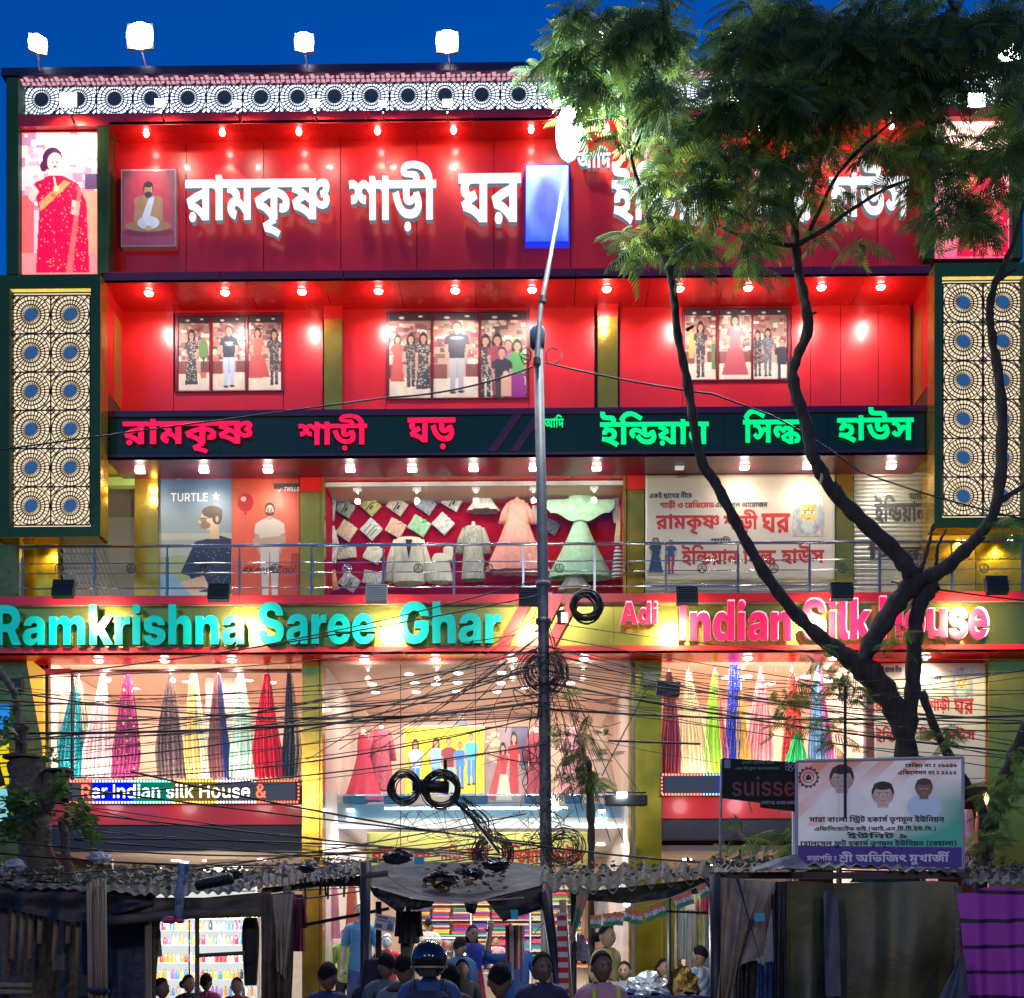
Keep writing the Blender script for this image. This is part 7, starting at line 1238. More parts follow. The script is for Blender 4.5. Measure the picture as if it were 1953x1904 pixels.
def leafmat(name, a, b, tr=.35):
    m = bpy.data.materials.new(name); m.use_nodes = True; t = m.node_tree; bs = t.nodes['Principled BSDF']; bs.inputs['Roughness'].default_value = .55
    at = t.nodes.new('ShaderNodeVertexColor'); at.layer_name = 'leaf'; mx = t.nodes.new('ShaderNodeMix'); mx.data_type = 'RGBA'; mx.inputs[6].default_value = (*a, 1); mx.inputs[7].default_value = (*b, 1)
    t.links.new(at.outputs[0], mx.inputs[0]); t.links.new(mx.outputs[2], bs.inputs['Base Color'])
    tl = t.nodes.new('ShaderNodeBsdfTranslucent'); t.links.new(mx.outputs[2], tl.inputs[0]); ms = t.nodes.new('ShaderNodeMixShader'); ms.inputs[0].default_value = tr
    t.links.new(bs.outputs[0], ms.inputs[1]); t.links.new(tl.outputs[0], ms.inputs[2]); t.links.new(ms.outputs[0], t.nodes['Material Output'].inputs[0]); return m
LEAF = leafmat('fern_leaf', (.032, .078, .040), (.30, .44, .05), .5); LEAF2 = leafmat('broad_leaf', (.04, .10, .025), (.13, .26, .04))
def frond_template(L=.30, np_=9, pl=.115):
    """a feathery leaf: midrib and paired narrow drooping pinnae"""
    V = []; F = []
    def q(a, b, c, d): n = len(V); V.extend([a, b, c, d]); F.append((n, n+1, n+2, n+3))
    dr = lambda t: -.10*t*t
    q((0, -.002, 0), (L, -.0015, dr(1)), (L, .0015, dr(1)), (0, .002, 0))
    for i in range(np_):
        t = .12+.88*i/(np_-1); x = L*t; z = dr(t); l = pl*(1-.6*abs(t-.4))
        for s in (-1, 1):
            dx, dy = .50+.35*t, s*(.87-.3*t)
            pts = [(x+dx*l*u, dy*l*u, z-.25*l*u-.5*l*u*u) for u in (0, .3, .65, 1)]; wd = (.003, .0085, .0075, .001)
            for k in range(3): (ax, ay, az), (bx_, by_, bz_) = pts[k], pts[k+1]; q((ax-dy*wd[k], ay+dx*wd[k], az), (bx_-dy*wd[k+1], by_+dx*wd[k+1], bz_), (bx_+dy*wd[k+1], by_-dx*wd[k+1], bz_-.003), (ax+dy*wd[k], ay-dx*wd[k], az-.003))
    return np.array(V), np.array(F)
def leaf_cloud(name, T, pos, direc, scale, m, parent=None, shade=None, roll=.7, **kw):
    V, F = T; n = len(pos); pos = np.array(pos); D = np.array(direc); D /= np.linalg.norm(D, axis=1, keepdims=True)
    up = np.array([0, 0, 1.])+RNG.normal(0, roll, (n, 3)); S_ = np.cross(up, D); S_ /= np.linalg.norm(S_, axis=1, keepdims=True); U_ = np.cross(D, S_)
    M_ = np.stack([D, S_, U_], 1)*np.array(scale)[:, None, None]
    W = np.einsum('vk,nkj->nvj', V, M_)+pos[:, None, :]; off = np.array(wloc(parent)) if parent is not None else pos.mean(0)
    W = (W-off).reshape(-1, 3); Fa = (F[None]+(np.arange(n)*len(V))[:, None, None]).reshape(-1, 4)
    me = bpy.data.meshes.new(name); me.vertices.add(len(W)); me.vertices.foreach_set('co', W.ravel()); me.loops.add(Fa.size); me.loops.foreach_set('vertex_index', Fa.ravel().astype(np.int32))
    me.polygons.add(len(Fa)); me.polygons.foreach_set('loop_start', np.arange(0, Fa.size, 4)); me.polygons.foreach_set('loop_total', np.full(len(Fa), 4)); me.update(calc_edges=True)
    sh = RNG.beta(1.2, 3.2, n) if shade is None else np.array(shade); c = np.ones((len(W), 4)); c[:, :3] = np.repeat(sh, len(V))[:, None]
    at = me.color_attributes.new('leaf', 'FLOAT_COLOR', 'POINT'); at.data.foreach_set('color', c.ravel()); me.materials.append(m)
    o = link(bpy.data.objects.new(name, me)); o.parent = parent
    if parent is None: o.location = off
    return tag(o, **kw)
CR = [(1120, 55, 85, 70, 130), (1066, 118, 46, 42, 40), (1125, 145, 56, 46, 55), (1200, 50, 80, 70, 130), (1190, 130, 66, 52, 66), (1262, 70, 50, 75, 110), (1420, 85, 75, 90, 210), (1520, 80, 110, 95, 270), (1650, 80, 115, 95, 290), (1780, 70, 115, 80, 260), (1905, 40, 75, 55, 120),
      (1255, 175, 65, 70, 95), (1370, 190, 84, 56, 110), (1500, 190, 105, 64, 160), (1640, 190, 105, 64, 160), (1775, 150, 80, 60, 120), (1300, 255, 85, 48, 85), (1420, 280, 95, 50, 100), (1540, 290, 85, 55, 95), (1660, 275, 60, 36, 30), (1770, 270, 80, 60, 110), (1880, 305, 75, 50, 110),
      (1262, 335, 55, 48, 60), (1370, 360, 85, 55, 95), (1480, 372, 70, 45, 70), (1600, 385, 45, 34, 14), (1830, 370, 85, 48, 115), (1940, 270, 35, 90, 70), (1268, 432, 58, 36, 50), (1340, 450, 46, 36, 44), (1205, 465, 42, 26, 26), (1440, 455, 60, 26, 40), (1560, 440, 46, 22, 10), (1640, 452, 40, 20, 7), (1850, 425, 60, 26, 56), (1425, 496, 28, 16, 12), (1170, 230, 30, 40, 14), (1230, 480, 40, 24, 18), (1945, 150, 25, 70, 40)]
pos = []; dr_ = []; sc_ = []; sh_l = []
rr_ = random.Random(11)
for cx, cy, rx, ry, n in CR:
    tw = [(cx+rr_.gauss(0, .45)*rx, cy+rr_.gauss(0, .45)*ry, YT+rr_.uniform(-1.7, 1.5)) for _ in range(max(2, n//7))]
    for _ in range(int(n*(1.4 if cy < 220 else 1.05))):
        a = rr_.choice(tw); q = P(a[0]+rr_.gauss(0, 9), a[1]+rr_.gauss(0, 7), a[2]+rr_.gauss(0, .08)); th = rr_.uniform(0, 2*pi)
        pos.append(q); dr_.append((cos(th), sin(th)*.8, rr_.uniform(-.75, .1))); sc_.append(rr_.uniform(.7, 1.15)); sh_l.append(min(1, max(0, rr_.gauss(.18, .14)+(.5 if cy > 240 and rr_.random() < .3 else 0))))  # bright tone on more lower fronds: lamp light put into leaf colour
leaf_cloud('crown', frond_template(), pos, dr_, sc_, LEAF, tree, sh_l, kind='stuff')
low = [(1500, 1335, 32, 46, 34, -9.8), (1600, 1290, 42, 30, 26, -9.8), (1590, 1395, 36, 50, 26, -10.2), (1640, 1330, 26, 24, 12, -10), (1560, 1250, 20, 18, 10, -10), (1900, 1530, 26, 60, 30, -10), (1800, 1400, 36, 26, 16, -9.9), (1925, 1000, 22, 30, 16, -9.8), (1722, 1220, 14, 30, 10, -10), (1768, 1230, 26, 26, 10, -9.4), (1935, 1480, 20, 60, 20, -10.2), (1880, 1610, 40, 30, 30, -10.6)]
pos = []; dr_ = []; sc_ = []
for cx, cy, rx, ry, n, yy in low:
    for _ in range(n): q = P(cx+rr_.gauss(0, .5)*rx, cy+rr_.gauss(0, .5)*ry, yy+rr_.gauss(0, .2)); th = rr_.uniform(0, 2*pi); pos.append(q); dr_.append((cos(th), sin(th), rr_.uniform(-.6, .3))); sc_.append(rr_.uniform(.5, .9))
leaf_cloud('low_shoots', frond_template(), pos, dr_, sc_, LEAF, tree, RNG.beta(2, 2.5, len(pos)), kind='stuff')
# little cut stem with leaves right of the pole
st_ = thing('cut_sapling', 'short cut stem with a tuft of ferny leaves, right of the lamp pole', 'tree', (P(1127, 1900, -8.6).x, -8.6, .14))
limb(MB(), [(1128, 2060, 6), (1128, 1700, 7), (1127, 1600, 8), (1126, 1520, 9), (1124, 1450, 5)], -8.6).build('trunk', BARK, st_, smooth=True)
pos = [P(1112+rr_.gauss(0, 20), 1430+rr_.gauss(0, 36), -8.6+rr_.gauss(0, .2)) for _ in range(60)]+[P(1127+rr_.gauss(0, 16), 1490+rr_.gauss(0, 14), -8.6+rr_.gauss(0, .1)) for _ in range(20)]
leaf_cloud('leaves', frond_template(), pos, [(rr_.uniform(-1, 1), rr_.uniform(-1, 1), rr_.uniform(-1, .3)) for _ in pos], [rr_.uniform(.6, .95) for _ in pos], LEAF, st_, kind='stuff')
for i, (cx, cy, n, lab) in enumerate([(1412, 1615, 26, 'small ferny plant growing behind the roof edge below the right LED sign'), (1508, 1600, 26, 'ferny plant growing against the left edge of the union hoarding')]):
    t = thing('ferny_plant', lab, 'plant', (P(cx, 1900, -9.4).x, -9.4, .14)); limb(MB(), [(cx, 2050, 3), (cx+2, 1700, 3), (cx, 1620, 2)], -9.4).build('stem', BARK, t)
    pos = [P(cx+rr_.gauss(0, 20), cy+rr_.gauss(0, 24), -9.4+rr_.gauss(0, .2)) for _ in range(n)]; leaf_cloud('leaves', frond_template(), pos, [(rr_.uniform(-1, 1), rr_.uniform(-1, 1), rr_.uniform(-.6, .5)) for _ in pos], [rr_.uniform(.6, 1) for _ in pos], LEAF, t, RNG.beta(1.5, 2.5, n), kind='stuff')
# stumpy tree on the left
YL = -11.0
lt = thing('lopped_tree', 'thick lopped tree trunk with pale cut tops and young shoots at the left edge', 'tree', (P(70, 1900, YL).x, YL, 0))
for L_ in ([(75, 2090, 46), (72, 1800, 42), (70, 1650, 40), (58, 1540, 40), (48, 1448, 39)], [(60, 1560, 26), (95, 1510, 26), (112, 1472, 26)], [(118, 1560, 9), (125, 1620, 10), (133, 1700, 12), (135, 2000, 14)], [(36, 1448, 8), (33, 1375, 7.5), (32, 1338, 7.5), (22, 1310, 7), (4, 1288, 7), (-14, 1262, 6)], [(47, 1446, 7.5), (46, 1410, 7), (50, 1384, 7)], [(33, 1380, 5), (42, 1382, 3)], [(0, 1500, 12), (-14, 1440, 10), (-22, 1380, 8)]):
    limb(MB(), L_, YL, .02).build('trunk' if L_[0][2] > 40 else 'branch', BARKL, lt, smooth=True)
for X, Y, r in ((48, 1446, .225), (112, 1470, .15)): q = P(X, Y, YL); MB().cyl((q.x, q.y, q.z-.01), r, .02, 14).build('cut_face', mat('old_cut', (.16, .13, .08), .9, noise=.4, nscale=12), lt)
def broad_template(): 
    V = [(0, 0, 0), (.03, .024, .004), (.075, 0, -.012), (.03, -.024, .004)]; return np.array(V), np.array([(0, 1, 2, 3)])
pos = []
for cx, cy, rx, ry, n in ((45, 1530, 36, 24, 170), (22, 1580, 22, 26, 110), (115, 1500, 14, 26, 70), (150, 1555, 28, 24, 110), (170, 1590, 16, 16, 40), (10, 1400, 12, 40, 40), (100, 1440, 12, 14, 20)):
    pos += [P(cx+rr_.gauss(0, .5)*rx, cy+rr_.gauss(0, .5)*ry, YL-.45+rr_.gauss(0, .15)) for _ in range(n)]
leaf_cloud('shoots', broad_template(), pos, [(rr_.uniform(-1, 1), rr_.uniform(-1, .4), rr_.uniform(-.6, .5)) for _ in pos], [rr_.uniform(.8, 1.7) for _ in pos], LEAF2, lt, RNG.beta(2, 2, len(pos)), kind='stuff')
# cables
CBL = mat('cable_black', (.012, .012, .014), .5)
def sagged(a, b, sag, n=14):
    out = []
    for i in range(n+1): t = i/n; p = a.lerp(b, t); p.z -= sag*4*t*(1-t); out.append(p)
    return out
def cable(a, b, sag, r, label, group=None, m=CBL, name='cable', cat='cable'): return MB().tube(sagged(P(*a), P(*b), sag), r, 4, False).build(name, m, label=label, cat=cat, group=group, smooth=True)
rc = random.Random(21); GC_ = 'thin cables crossing in front of the street windows'
for side, n_ in (('left', 28), ('right', 24)):
    lv = sorted(rc.uniform(*((1295, 1530) if side == 'left' else (1255, 1530))) for _ in range(n_))
    for i, Y in enumerate(lv):
        far = (-30 if side == 'left' else 2000, Y, rc.uniform(-11.5, -8)); near = (1035+rc.uniform(-8, 8), rc.uniform(1165, 1420)*.75+.25*Y*.94, YP-.1+rc.uniform(-.1, .1))
        cable(far, near, rc.uniform(-.02, .28), rc.choice((.004, .005, .006, .009)), f'thin black cable to the lamp pole, {ORD[i]} from the top at the {side} edge', GC_)
for i in range(10):
    cable((-30, rc.uniform(1600, 1720), -12), (rc.uniform(900, 1100), rc.uniform(1540, 1640), YP-.15), rc.uniform(0, .3), rc.choice((.006, .009)), f'low cable over the stall roofs toward the lamp pole, {ORD[i]} of its bunch', 'low cables over the stall roofs')
for i in range(8):
    cable((rc.uniform(40, 180), rc.uniform(1500, 1600), -10.8), (rc.uniform(900, 1060), rc.uniform(1600, 1680), -9), rc.uniform(-.05, .15), rc.choice((.006, .01)), f'cable falling rightward from the lopped tree, {ORD[i]} of its bunch', 'cables from the lopped tree')
for i in range(9):
    cable((1030, rc.uniform(1160, 1240), YP-.1), (rc.uniform(560, 980), rc.uniform(1380, 1480), rc.uniform(-9.5, -8.5)), rc.uniform(0, .12), .005, f'thin wire fanning down leftward from the pole, {ORD[i]} of its bunch', 'wires fanning down from the pole')
for i in range(8):
    cable((1042, rc.uniform(1170, 1300), YP-.1), (rc.uniform(1100, 1260), rc.uniform(1500, 1640), rc.uniform(-9.5, -8)), rc.uniform(0, .1), .005, f'thin wire fanning down rightward from the pole, {ORD[i]} of its bunch', 'wires fanning down from the pole')
for (a, b, s_, r_, l_) in [((-20, 1398, -10), (1038, 1338, YP), .12, .016, 'thick twin cable at mid height of the left street window'), ((1038, 1352, YP), (2000, 1362, -8), .1, .014, 'thick cable running level from the pole across the right saree window'),
    ((1038, 1300, YP), (2000, 1440, -8.5), .1, .013, 'thick cable falling gently to the right edge below the light box'), ((250, 1472, -10.5), (1953, 1660, -8), .35, .012, 'long sagging cable low over the stalls'),
    ((0, 858, -8.6), (742, 758, YP+.2), .0, .011, 'high cable crossing the left lattice box and the red neon words'), ((742, 758, YP+.2), (1016, 700, YP), .08, .012, 'high cable sagging from the central photo window to the pole ring'),
    ((1040, 692, YP), (1360, 752, YP), .03, .013, 'high cable from the pole to the tree in front of the red wall'), ((1360, 752, YP), (1470, 792, YP), .0, .012, 'short kinked piece of the high cable at the tree'), ((1470, 792, YP), (1640, 900, YP), -.04, .012, 'high cable dropping across the green neon words'), ((1640, 900, YP), (2000, 1000, YP), .05, .012, 'high cable crossing the black lettered shutter'),
    ((1030, 1135, YP), (-30, 1300, -9), .1, .009, 'cable rising along the teal letters to the pole'), ((1030, 1105, YP), (480, 1235, -6), .05, .009, 'cable slanting past the word Saree'), ((1240, 1300, -7.5), (1148, 1480, -8), 0, .009, 'straight stay wire left of the small black box'), ((1160, 1413, -8), (1336, 1419, -8), 0, .014, 'short level rod in front of the brass column'),
    ((574, 1766, -11), (742, 1733, -11), 0, .018, 'taut dark rope tied between the stall posts'), ((1700, 1110, -9), (2000, 1150, -8), .02, .01, 'cable right of the main fork of the tree')]: cable(a, b, s_, r_, l_)
def coil(X, Y, rx, n, y, label, thick=.009, jit=.12, tilt=0, m=CBL):
    t = thing('cable_coil', label, 'cable coil', P(X, Y+rx, y)); c = P(X, Y, y); k = m_at(y); mb = MB(); r = random.Random(int(X*3+Y))
    for i in range(n):
        R1 = rx*k*(1+r.gauss(0, jit)); R2 = R1*r.uniform(.85, 1.1); ox = r.gauss(0, jit*.6)*rx*k; oz = r.gauss(0, jit*.6)*rx*k; oy = r.uniform(-.08, .08); ph = r.random()*6
        mb.tube([c+Vector((ox+R1*cos(a), oy+.03*sin(a*2+ph), oz+R2*sin(a))) for a in [2*pi*j/26 for j in range(27)]], thick*r.uniform(.6, 1.1), 4, False)
    mb.build('loops', m, t, smooth=True, kind='stuff'); return t
coil(773, 1503, 26, 14, -10.5, 'left one of the two linked black cable coils hanging over the yellow poster', jit=.13); coil(842, 1507, 31, 16, -10.5, 'right one of the two linked black cable coils, touching the black joint box', jit=.13)
coil(1118, 1155, 24, 16, -8.2, 'thick black cable coil hanging just right of the pole at the gold band', .014, .12); coil(1036, 1282, 33, 22, -8, 'large loose coil of thin cable round the pole below the gold band', .006, .18, m=mat('cable_green', (.02, .03, .02), .5))
coil(940, 1626, 28, 18, -9.2, 'cable coil lying on the tarp edge left of the pole foot', .008, .2); coil(1075, 1618, 30, 16, -8.3, 'messy cable coil right of the pole at roof level', .006, .25)
coil(1003, 680, 11, 2, -8, 'small double wire ring on the left of the pole top', .008, .1); coil(1056, 679, 16, 1, -8, 'single larger wire ring on the right of the pole top', .009, .05)
jb = thing('cable_joint', 'black cylindrical cable joint hanging between the two linked coils', 'cable joint', P(822, 1505, -10.4)); q = P(788, 1497, -10.45); q2 = P(856, 1503, -10.45); MB().tube([q, q2], .07, 10).build('body', BLACK, jb, smooth=True); q = P(849, 1450, -10.4); MB().tube([q, P(850, 1495, -10.4)], .022, 6).build('hanger', BLACK, jb)
tg = MB(); r = random.Random(5)
for i in range(70):
    x, y_ = 1040+r.gauss(0, 24), r.uniform(1240, 1640); pts = []
    for k_ in range(5): pts.append(P(x, y_, YP+r.uniform(-.35, .1))); x += r.gauss(0, 26); y_ += r.uniform(-20, 60)
    tg.tube(smooth(pts, 5), r.choice((.004, .005, .007)), 3, False)
for i in range(16):
    x = 905+i*3; pts = [P(880+r.gauss(0, 8), 1530+r.gauss(0, 8), -10), P(915+r.gauss(0, 12), 1570+r.gauss(0, 10), -9.9), P(940+r.gauss(0, 18), 1610+r.gauss(0, 12), -9.6)]; tg.tube(smooth(pts, 5), .006, 3, False)
for i in range(12):
    pts = [P(800+r.gauss(0, 40), 1540, -10), P(840+r.gauss(0, 70), 1610+r.gauss(0, 16), -9.9), P(930+r.gauss(0, 60), 1560+r.gauss(0, 20), -9.6)]; tg.tube(smooth(pts, 7), .004, 3, False)
tg.build('wire_tangle', CBL, label='tangle of thin loose wires hanging round the lower half of the lamp pole', cat='wires', kind='stuff', smooth=True)
MB().tube([P(860, 1520, -10.4), P(905, 1565, -10.2), P(950, 1625, -9.6)], .022, 6).build('cable', CBL, label='thick cable dropping from the linked coils to the tarp', cat='cable')
# ---- small fixtures among the cables
def box_thing(name, label, cat, X0, X1, Y0, Y1, y, d, m, rot=0, extra=None):
    c = P((X0+X1)/2, Y1, y); t = thing(name, label, cat, c); k = m_at(y); w_, h_ = (X1-X0)*k/2, (Y1-Y0)*k; R_ = Matrix.Rotation(rot, 4, 'Y')
    mb = MB().box((-w_, -d/2, 0), (w_, d/2, h_)); mb.v = [tuple(R_ @ Vector(v)) for v in mb.v]; mb.build('body', m, t, local=True, bevel=.008)
    if extra: extra(t, w_, h_)
    return t
box_thing('junction_box', 'tilted black plastic box on wires beside the right brass column', 'box', 1251, 1295, 1301, 1328, -8.2, .12, BLACK, .1, lambda t, w_, h_: MB().box((-w_*.9, -.065, .02), (w_*.9, -.061, .03)).build('lid_seam', GALV, t, local=True))
box_thing('wall_box', 'small dark square box fixed to the right brass column with a chain', 'box', 1226, 1257, 1282, 1307, -.02, .1, BLACK, 0, lambda t, w_, h_: MB().tube([(w_*.8, -.07, h_), (w_*.8, -.07, -.25)], .008, 4).build('chain', GALV, t, local=True))
box_thing('wall_box', 'small dark square box high on the far left end wall', 'box', 20, 44, 1295, 1317, -.05, .1, BLACK, 0, lambda t, w_, h_: MB().box((-w_*.8, -.056, .02), (w_*.8, -.052, .04)).build('vent', GALV, t, local=True))
t = box_thing('tube_floodlight', 'horizontal black floodlight bar with a small bright end right of the pole', 'floodlight', 1154, 1234, 1517, 1537, -8.6, .12, BLACK, 0)
q = P(1186, 1519, -8.75); MB().box((q.x-.06, q.y, q.z-.01), (q.x+.06, q.y+.05, q.z+.05)).build('lens', glow('tube_lens', (.85, 1, .97), 30), t); MB().tube([P(1156, 1512, -8.6), P(1232, 1512, -8.6)], .012, 6).build('bracket', BLACK, t)
t = box_thing('lantern_floodlight', 'small tilted black floodlight with a lit amber face hanging by the thick coil', 'floodlight', 1064, 1080, 1164, 1190, -8.3, .06, BLACK, -.12); q = P(1076, 1178, -8.36); MB().box((q.x-.035, q.y-.01, q.z-.06), (q.x+.045, q.y, q.z+.06)).build('lens', glow('amber_lens', (1, .95, .5), 5), t)
# pavement stalls
TARP = mat('tarp_grey', (.17, .16, .15), .8, noise=.55, nscale=5, bump=.03, bscale=5); TARPB = mat('tarp_black', (.012, .013, .018), .5, noise=.4, nscale=6, bump=.02, bscale=8)
OLIVE = mat('tarp_olive', (.10, .10, .035), .45, noise=.8, nscale=1.1, bump=.05, bscale=1.7); BEIGEC = mat('cloth_beige', (.40, .32, .23), .75, noise=.5, nscale=3, bump=.03, bscale=6); BROWNC = mat('cloth_brown', (.12, .085, .06), .75, noise=.5, nscale=4, bump=.04, bscale=7)
PURP = banded('purple_cloth', (.42, .05, .42), (.03, .008, .05), 1.25, 'Z', .6, thr=.95, distort=2.2); RUST = mat('corrugated_rust', (.22, .20, .17), .7, metal=.2, noise=.6, nscale=4, bump=.01); BAMB = mat('bamboo', (.24, .18, .11), .6, noise=.4, nscale=9, stretch=(1, 1, .2)); NAVYT = mat('tarp_navy', (.02, .035, .09), .5, noise=.4, nscale=5, bump=.03, bscale=5)
def interp(pts, n):
    L = [0]; 
    for a, b in zip(pts, pts[1:]): L.append(L[-1]+math.hypot(b[0]-a[0], b[1]-a[1]))
    out = []
    for i in range(n+1):
        s_ = L[-1]*i/n; k = max(j for j in range(len(L)) if L[j] <= s_+1e-9); k = min(k, len(pts)-2); t = (s_-L[k])/max(1e-6, L[k+1]-L[k]); out.append(tuple(pts[k][q]+(pts[k+1][q]-pts[k][q])*t for q in range(len(pts[k]))))
    return out
def cloth(top, bot, m, folds=.05, nf=6, seed=1, nu=44, nv=22, sag=0, ripple=None):
    """top/bot: polylines of (X, Y, y)"""
    A = interp(top, nu); Bm = interp(bot, nu); r = random.Random(seed); ph = [r.random()*6 for _ in range(4)]; rows = []
    for j in range(nv+1):
        v = j/nv; row = []
        for i in range(nu+1):
            u = i/nu; a = P(*A[i]); b = P(*Bm[i]); p = a.lerp(b, v)
            f = folds*(.25+.75*v)*(sin(nf*2*pi*u+ph[0]+v*1.3)*.55+sin(nf*4.3*u+ph[1]-v*2)*.3+sin(nf*11*u+ph[2]+v*3)*.15)+folds*.25*sin(7*v+5*u+ph[3])
            if ripple: f = ripple*sin(u*nu*pi/2)
            p = Vector((p.x, p.y+f, p.z-sag*4*v*(1-v)+(.3*f if ripple else 0)))
            row.append(p)
        rows.append(row)
    mb = MB().grid(rows); mb.grid([[(p.x, p.y+.006, p.z) for p in r_][::-1] for r_ in rows]); return mb
def post(t, X, Y0, y, r=.035, m=BLACK, X2=None, name='post', Yb=None):
    a = P(X, Y0, y); b = P(X2 or X, 1900, y); d = (b-a); b = a+d*((a.z-.14)/(a.z-b.z)) if Yb is None else P(X2 or X, Yb, y)
    return MB().tube([a, b], r, 8).build(name, m, t, smooth=True)
def sheet_roof(t, front, back, yf, yb, n, amp=.03, m=RUST, name='roof_sheet'):
    F_ = interp(front, n*10); B_ = interp(back, n*10); mb = MB(); rows = []
    for j in range(5):
        v = j/4; row = []
        for i in range(n*10+1): a = P(F_[i][0], F_[i][1], yf); b = P(B_[i][0], B_[i][1], yb); p = a.lerp(b, v); p.z += amp*.55*sin(i*pi/5)+.012*sin(i*.13+j*2); row.append(p)
        rows.append(row)
    mb.grid(rows); mb.grid([[p-Vector((0, 0, .01)) for p in r_][::-1] for r_ in rows]); return mb.build(name, m, t)
YS = -12.0
# --- dark bamboo stall at the far left
s1 = thing('market_stall', 'dark shuttered bamboo stall at the left edge under a leafy roof', 'stall', (P(130, 1900, YS).x, YS, .14))
sheet_roof(s1, [(-40, 1676), (30, 1692), (120, 1697), (200, 1699), (262, 1708)], [(-40, 1655), (120, 1660), (262, 1666)], YS, -9.7, 12, .02, mat('old_tarp_roof', (.16, .15, .13), .8, noise=.6, nscale=5, bump=.03, bscale=6))
cloth([(-40, 1690, -9.9), (285, 1700, -9.9)], [(-40, 2060, -9.9), (285, 2060, -9.9)], NAVYT, .04, 4, 3).build('back_tarp', NAVYT, s1, smooth=True)
cloth([(-40, 1683, YS+.05), (120, 1700, YS+.05), (290, 1712, YS+.05)], [(-40, 1722, YS+.05), (140, 1760, YS+.05), (290, 1730, YS+.05)], TARPB, .05, 5, 4, nv=6).build('valance', TARPB, s1, smooth=True)
cloth([(205, 1735, -11.2), (290, 1735, -11.2)], [(205, 2080, -11.2), (290, 2080, -11.2)], NAVYT, .04, 2, 9).build('side_tarp', NAVYT, s1, smooth=True)
r = random.Random(4)
for X in (28, 46, 60, 78, 112, 133, 152): x2 = X-r.uniform(2, 12); MB().tube([P(X, 1712, YS+.25), P(x2, r.choice((1830, 1845, 1800, 1860)), YS+.2)], .028, 7).build('bamboo_slat', BAMB, s1, smooth=True)
for Y in (1878, 1891): MB().tube([P(-30, Y, YS+.1), P(62, Y+2, YS+.1)], .03, 7).build('bamboo_bar', BAMB, s1, smooth=True)
MB().pbox(100, 122, 1818, 1850, YS+.5, YS+.55).build('slat_board', mat('grey_board', (.15, .14, .14), .8), s1); MB().pbox(150, 176, 1860, 1900, YS+.5, YS+.8).build('crate', BLACK, s1)
for X in (10, 288): post(s1, X, 1700, YS+.3, .05, BARKL)
bb_ = thing('bamboo_bundle', 'upright bundle of bamboo poles tied at the stall corner', 'bamboo poles', P(188, 2060, YS-.2))
for i in range(8): X = 167+i*4.7; MB().tube([P(X, 1677+r.uniform(-4, 12), YS-.2+r.uniform(-.04, .04)), P(X+6+r.uniform(-1, 1), 2060, YS-.2+r.uniform(-.04, .04))], .0145, 7).build('pole', BAMB, bb_, smooth=True)
q = P(168, 1888, YS-.27); q2 = P(208, 1890, YS-.27); MB().tube([q, q2], .025, 6).build('tie', NAVYT, bb_)
# --- cosmetics stall awning
s2_ = thing('market_stall', 'stall awning with rolled brown tarp framing the lit cosmetics shop', 'stall', (P(400, 1900, YS).x, YS, .14))
sheet_roof(s2_, [(262, 1708), (330, 1706), (400, 1702), (470, 1697), (500, 1690)], [(262, 1664), (400, 1662), (500, 1660)], YS, -9.8, 12, .03, mat('old_tarp_roof', (1, 1, 1)))
cloth([(200, 1712, YS+.1), (390, 1712, YS+.1), (520, 1700, YS+.1)], [(200, 1762, YS+.1), (300, 1745, YS+.1), (390, 1742, YS+.1), (495, 1738, YS+.1)], BROWNC, .05, 3, 5, nv=8).build('rolled_tarp', mat('rolled_tarp', (.13, .11, .09), .8, noise=.4, nscale=4, bump=.03), s2_, smooth=True)
MB().tube([P(205, 1757, YS+.05), P(260, 1752, YS+.05), P(330, 1745, YS+.05), P(420, 1741, YS+.05), P(500, 1739, YS+.05)], .05, 8).build('tarp_roll', mat('rolled_tarp', (1, 1, 1)), s2_, smooth=True)
post(s2_, 376, 1752, YS+.1, .022, BROWNC); MB().tube([P(374, 1823, YS+.08), P(466, 1818, YS+.08)], .022, 6).build('cross_bar', BROWNC, s2_, smooth=True)
post(s2_, 283, 1745, YS+.15, .035, BAMB); post(s2_, 361, 1755, -10.5, .008, STEEL)
cloth([(495, 1706, YS-.05), (562, 1702, YS-.05)], [(502, 2060, YS-.05), (552, 2060, YS-.05)], BROWNC, .10, 4, 7, nu=40).build('side_curtain', BROWNC, s2_, smooth=True)
cloth([(520, 1708, YS-.15), (560, 1704, YS-.15)], [(530, 1850, YS-.15), (545, 1870, YS-.15)], BEIGEC, .06, 3, 8, nu=30).build('plastic_flap', BEIGEC, s2_, smooth=True)
post(s2_, 548, 1690, YS, .04, BARKL)
cloth([(288, 1752, -10.6), (306, 1756, -10.6)], [(282, 1900, -10.6), (296, 1890, -10.6)], BEIGEC, .04, 2, 2, nu=14).build('grey_rag', mat('camo_cloth', (.20, .19, .15), .8, noise=.7, nscale=14), s2_, smooth=True)
t = garment('hanging_trousers', 'long black trousers hanging against the lit cosmetics shop', 478, 1750, 1880, 32, 34, 22, (.01, .01, .012), y=-11.6, neck=False, cat='trousers')
t = garment('hanging_shirt', 'grey patterned shirt hanging at the left side of the lit cosmetics shop', 299, 1768, 1825, 14, 16, 20, (.2, .2, .18), y=-11.4, neck=False, cat='shirt', m=mat('camo_cloth', (1, 1, 1)))
t = garment('hanging_shirt', 'dark maroon shirt hanging beside the left brass column', 570, 1706, 1815, 22, 20, 24, (.13, .01, .03), y=-8.5, neck=False, cat='shirt', sleeves=(2, 60, 4))
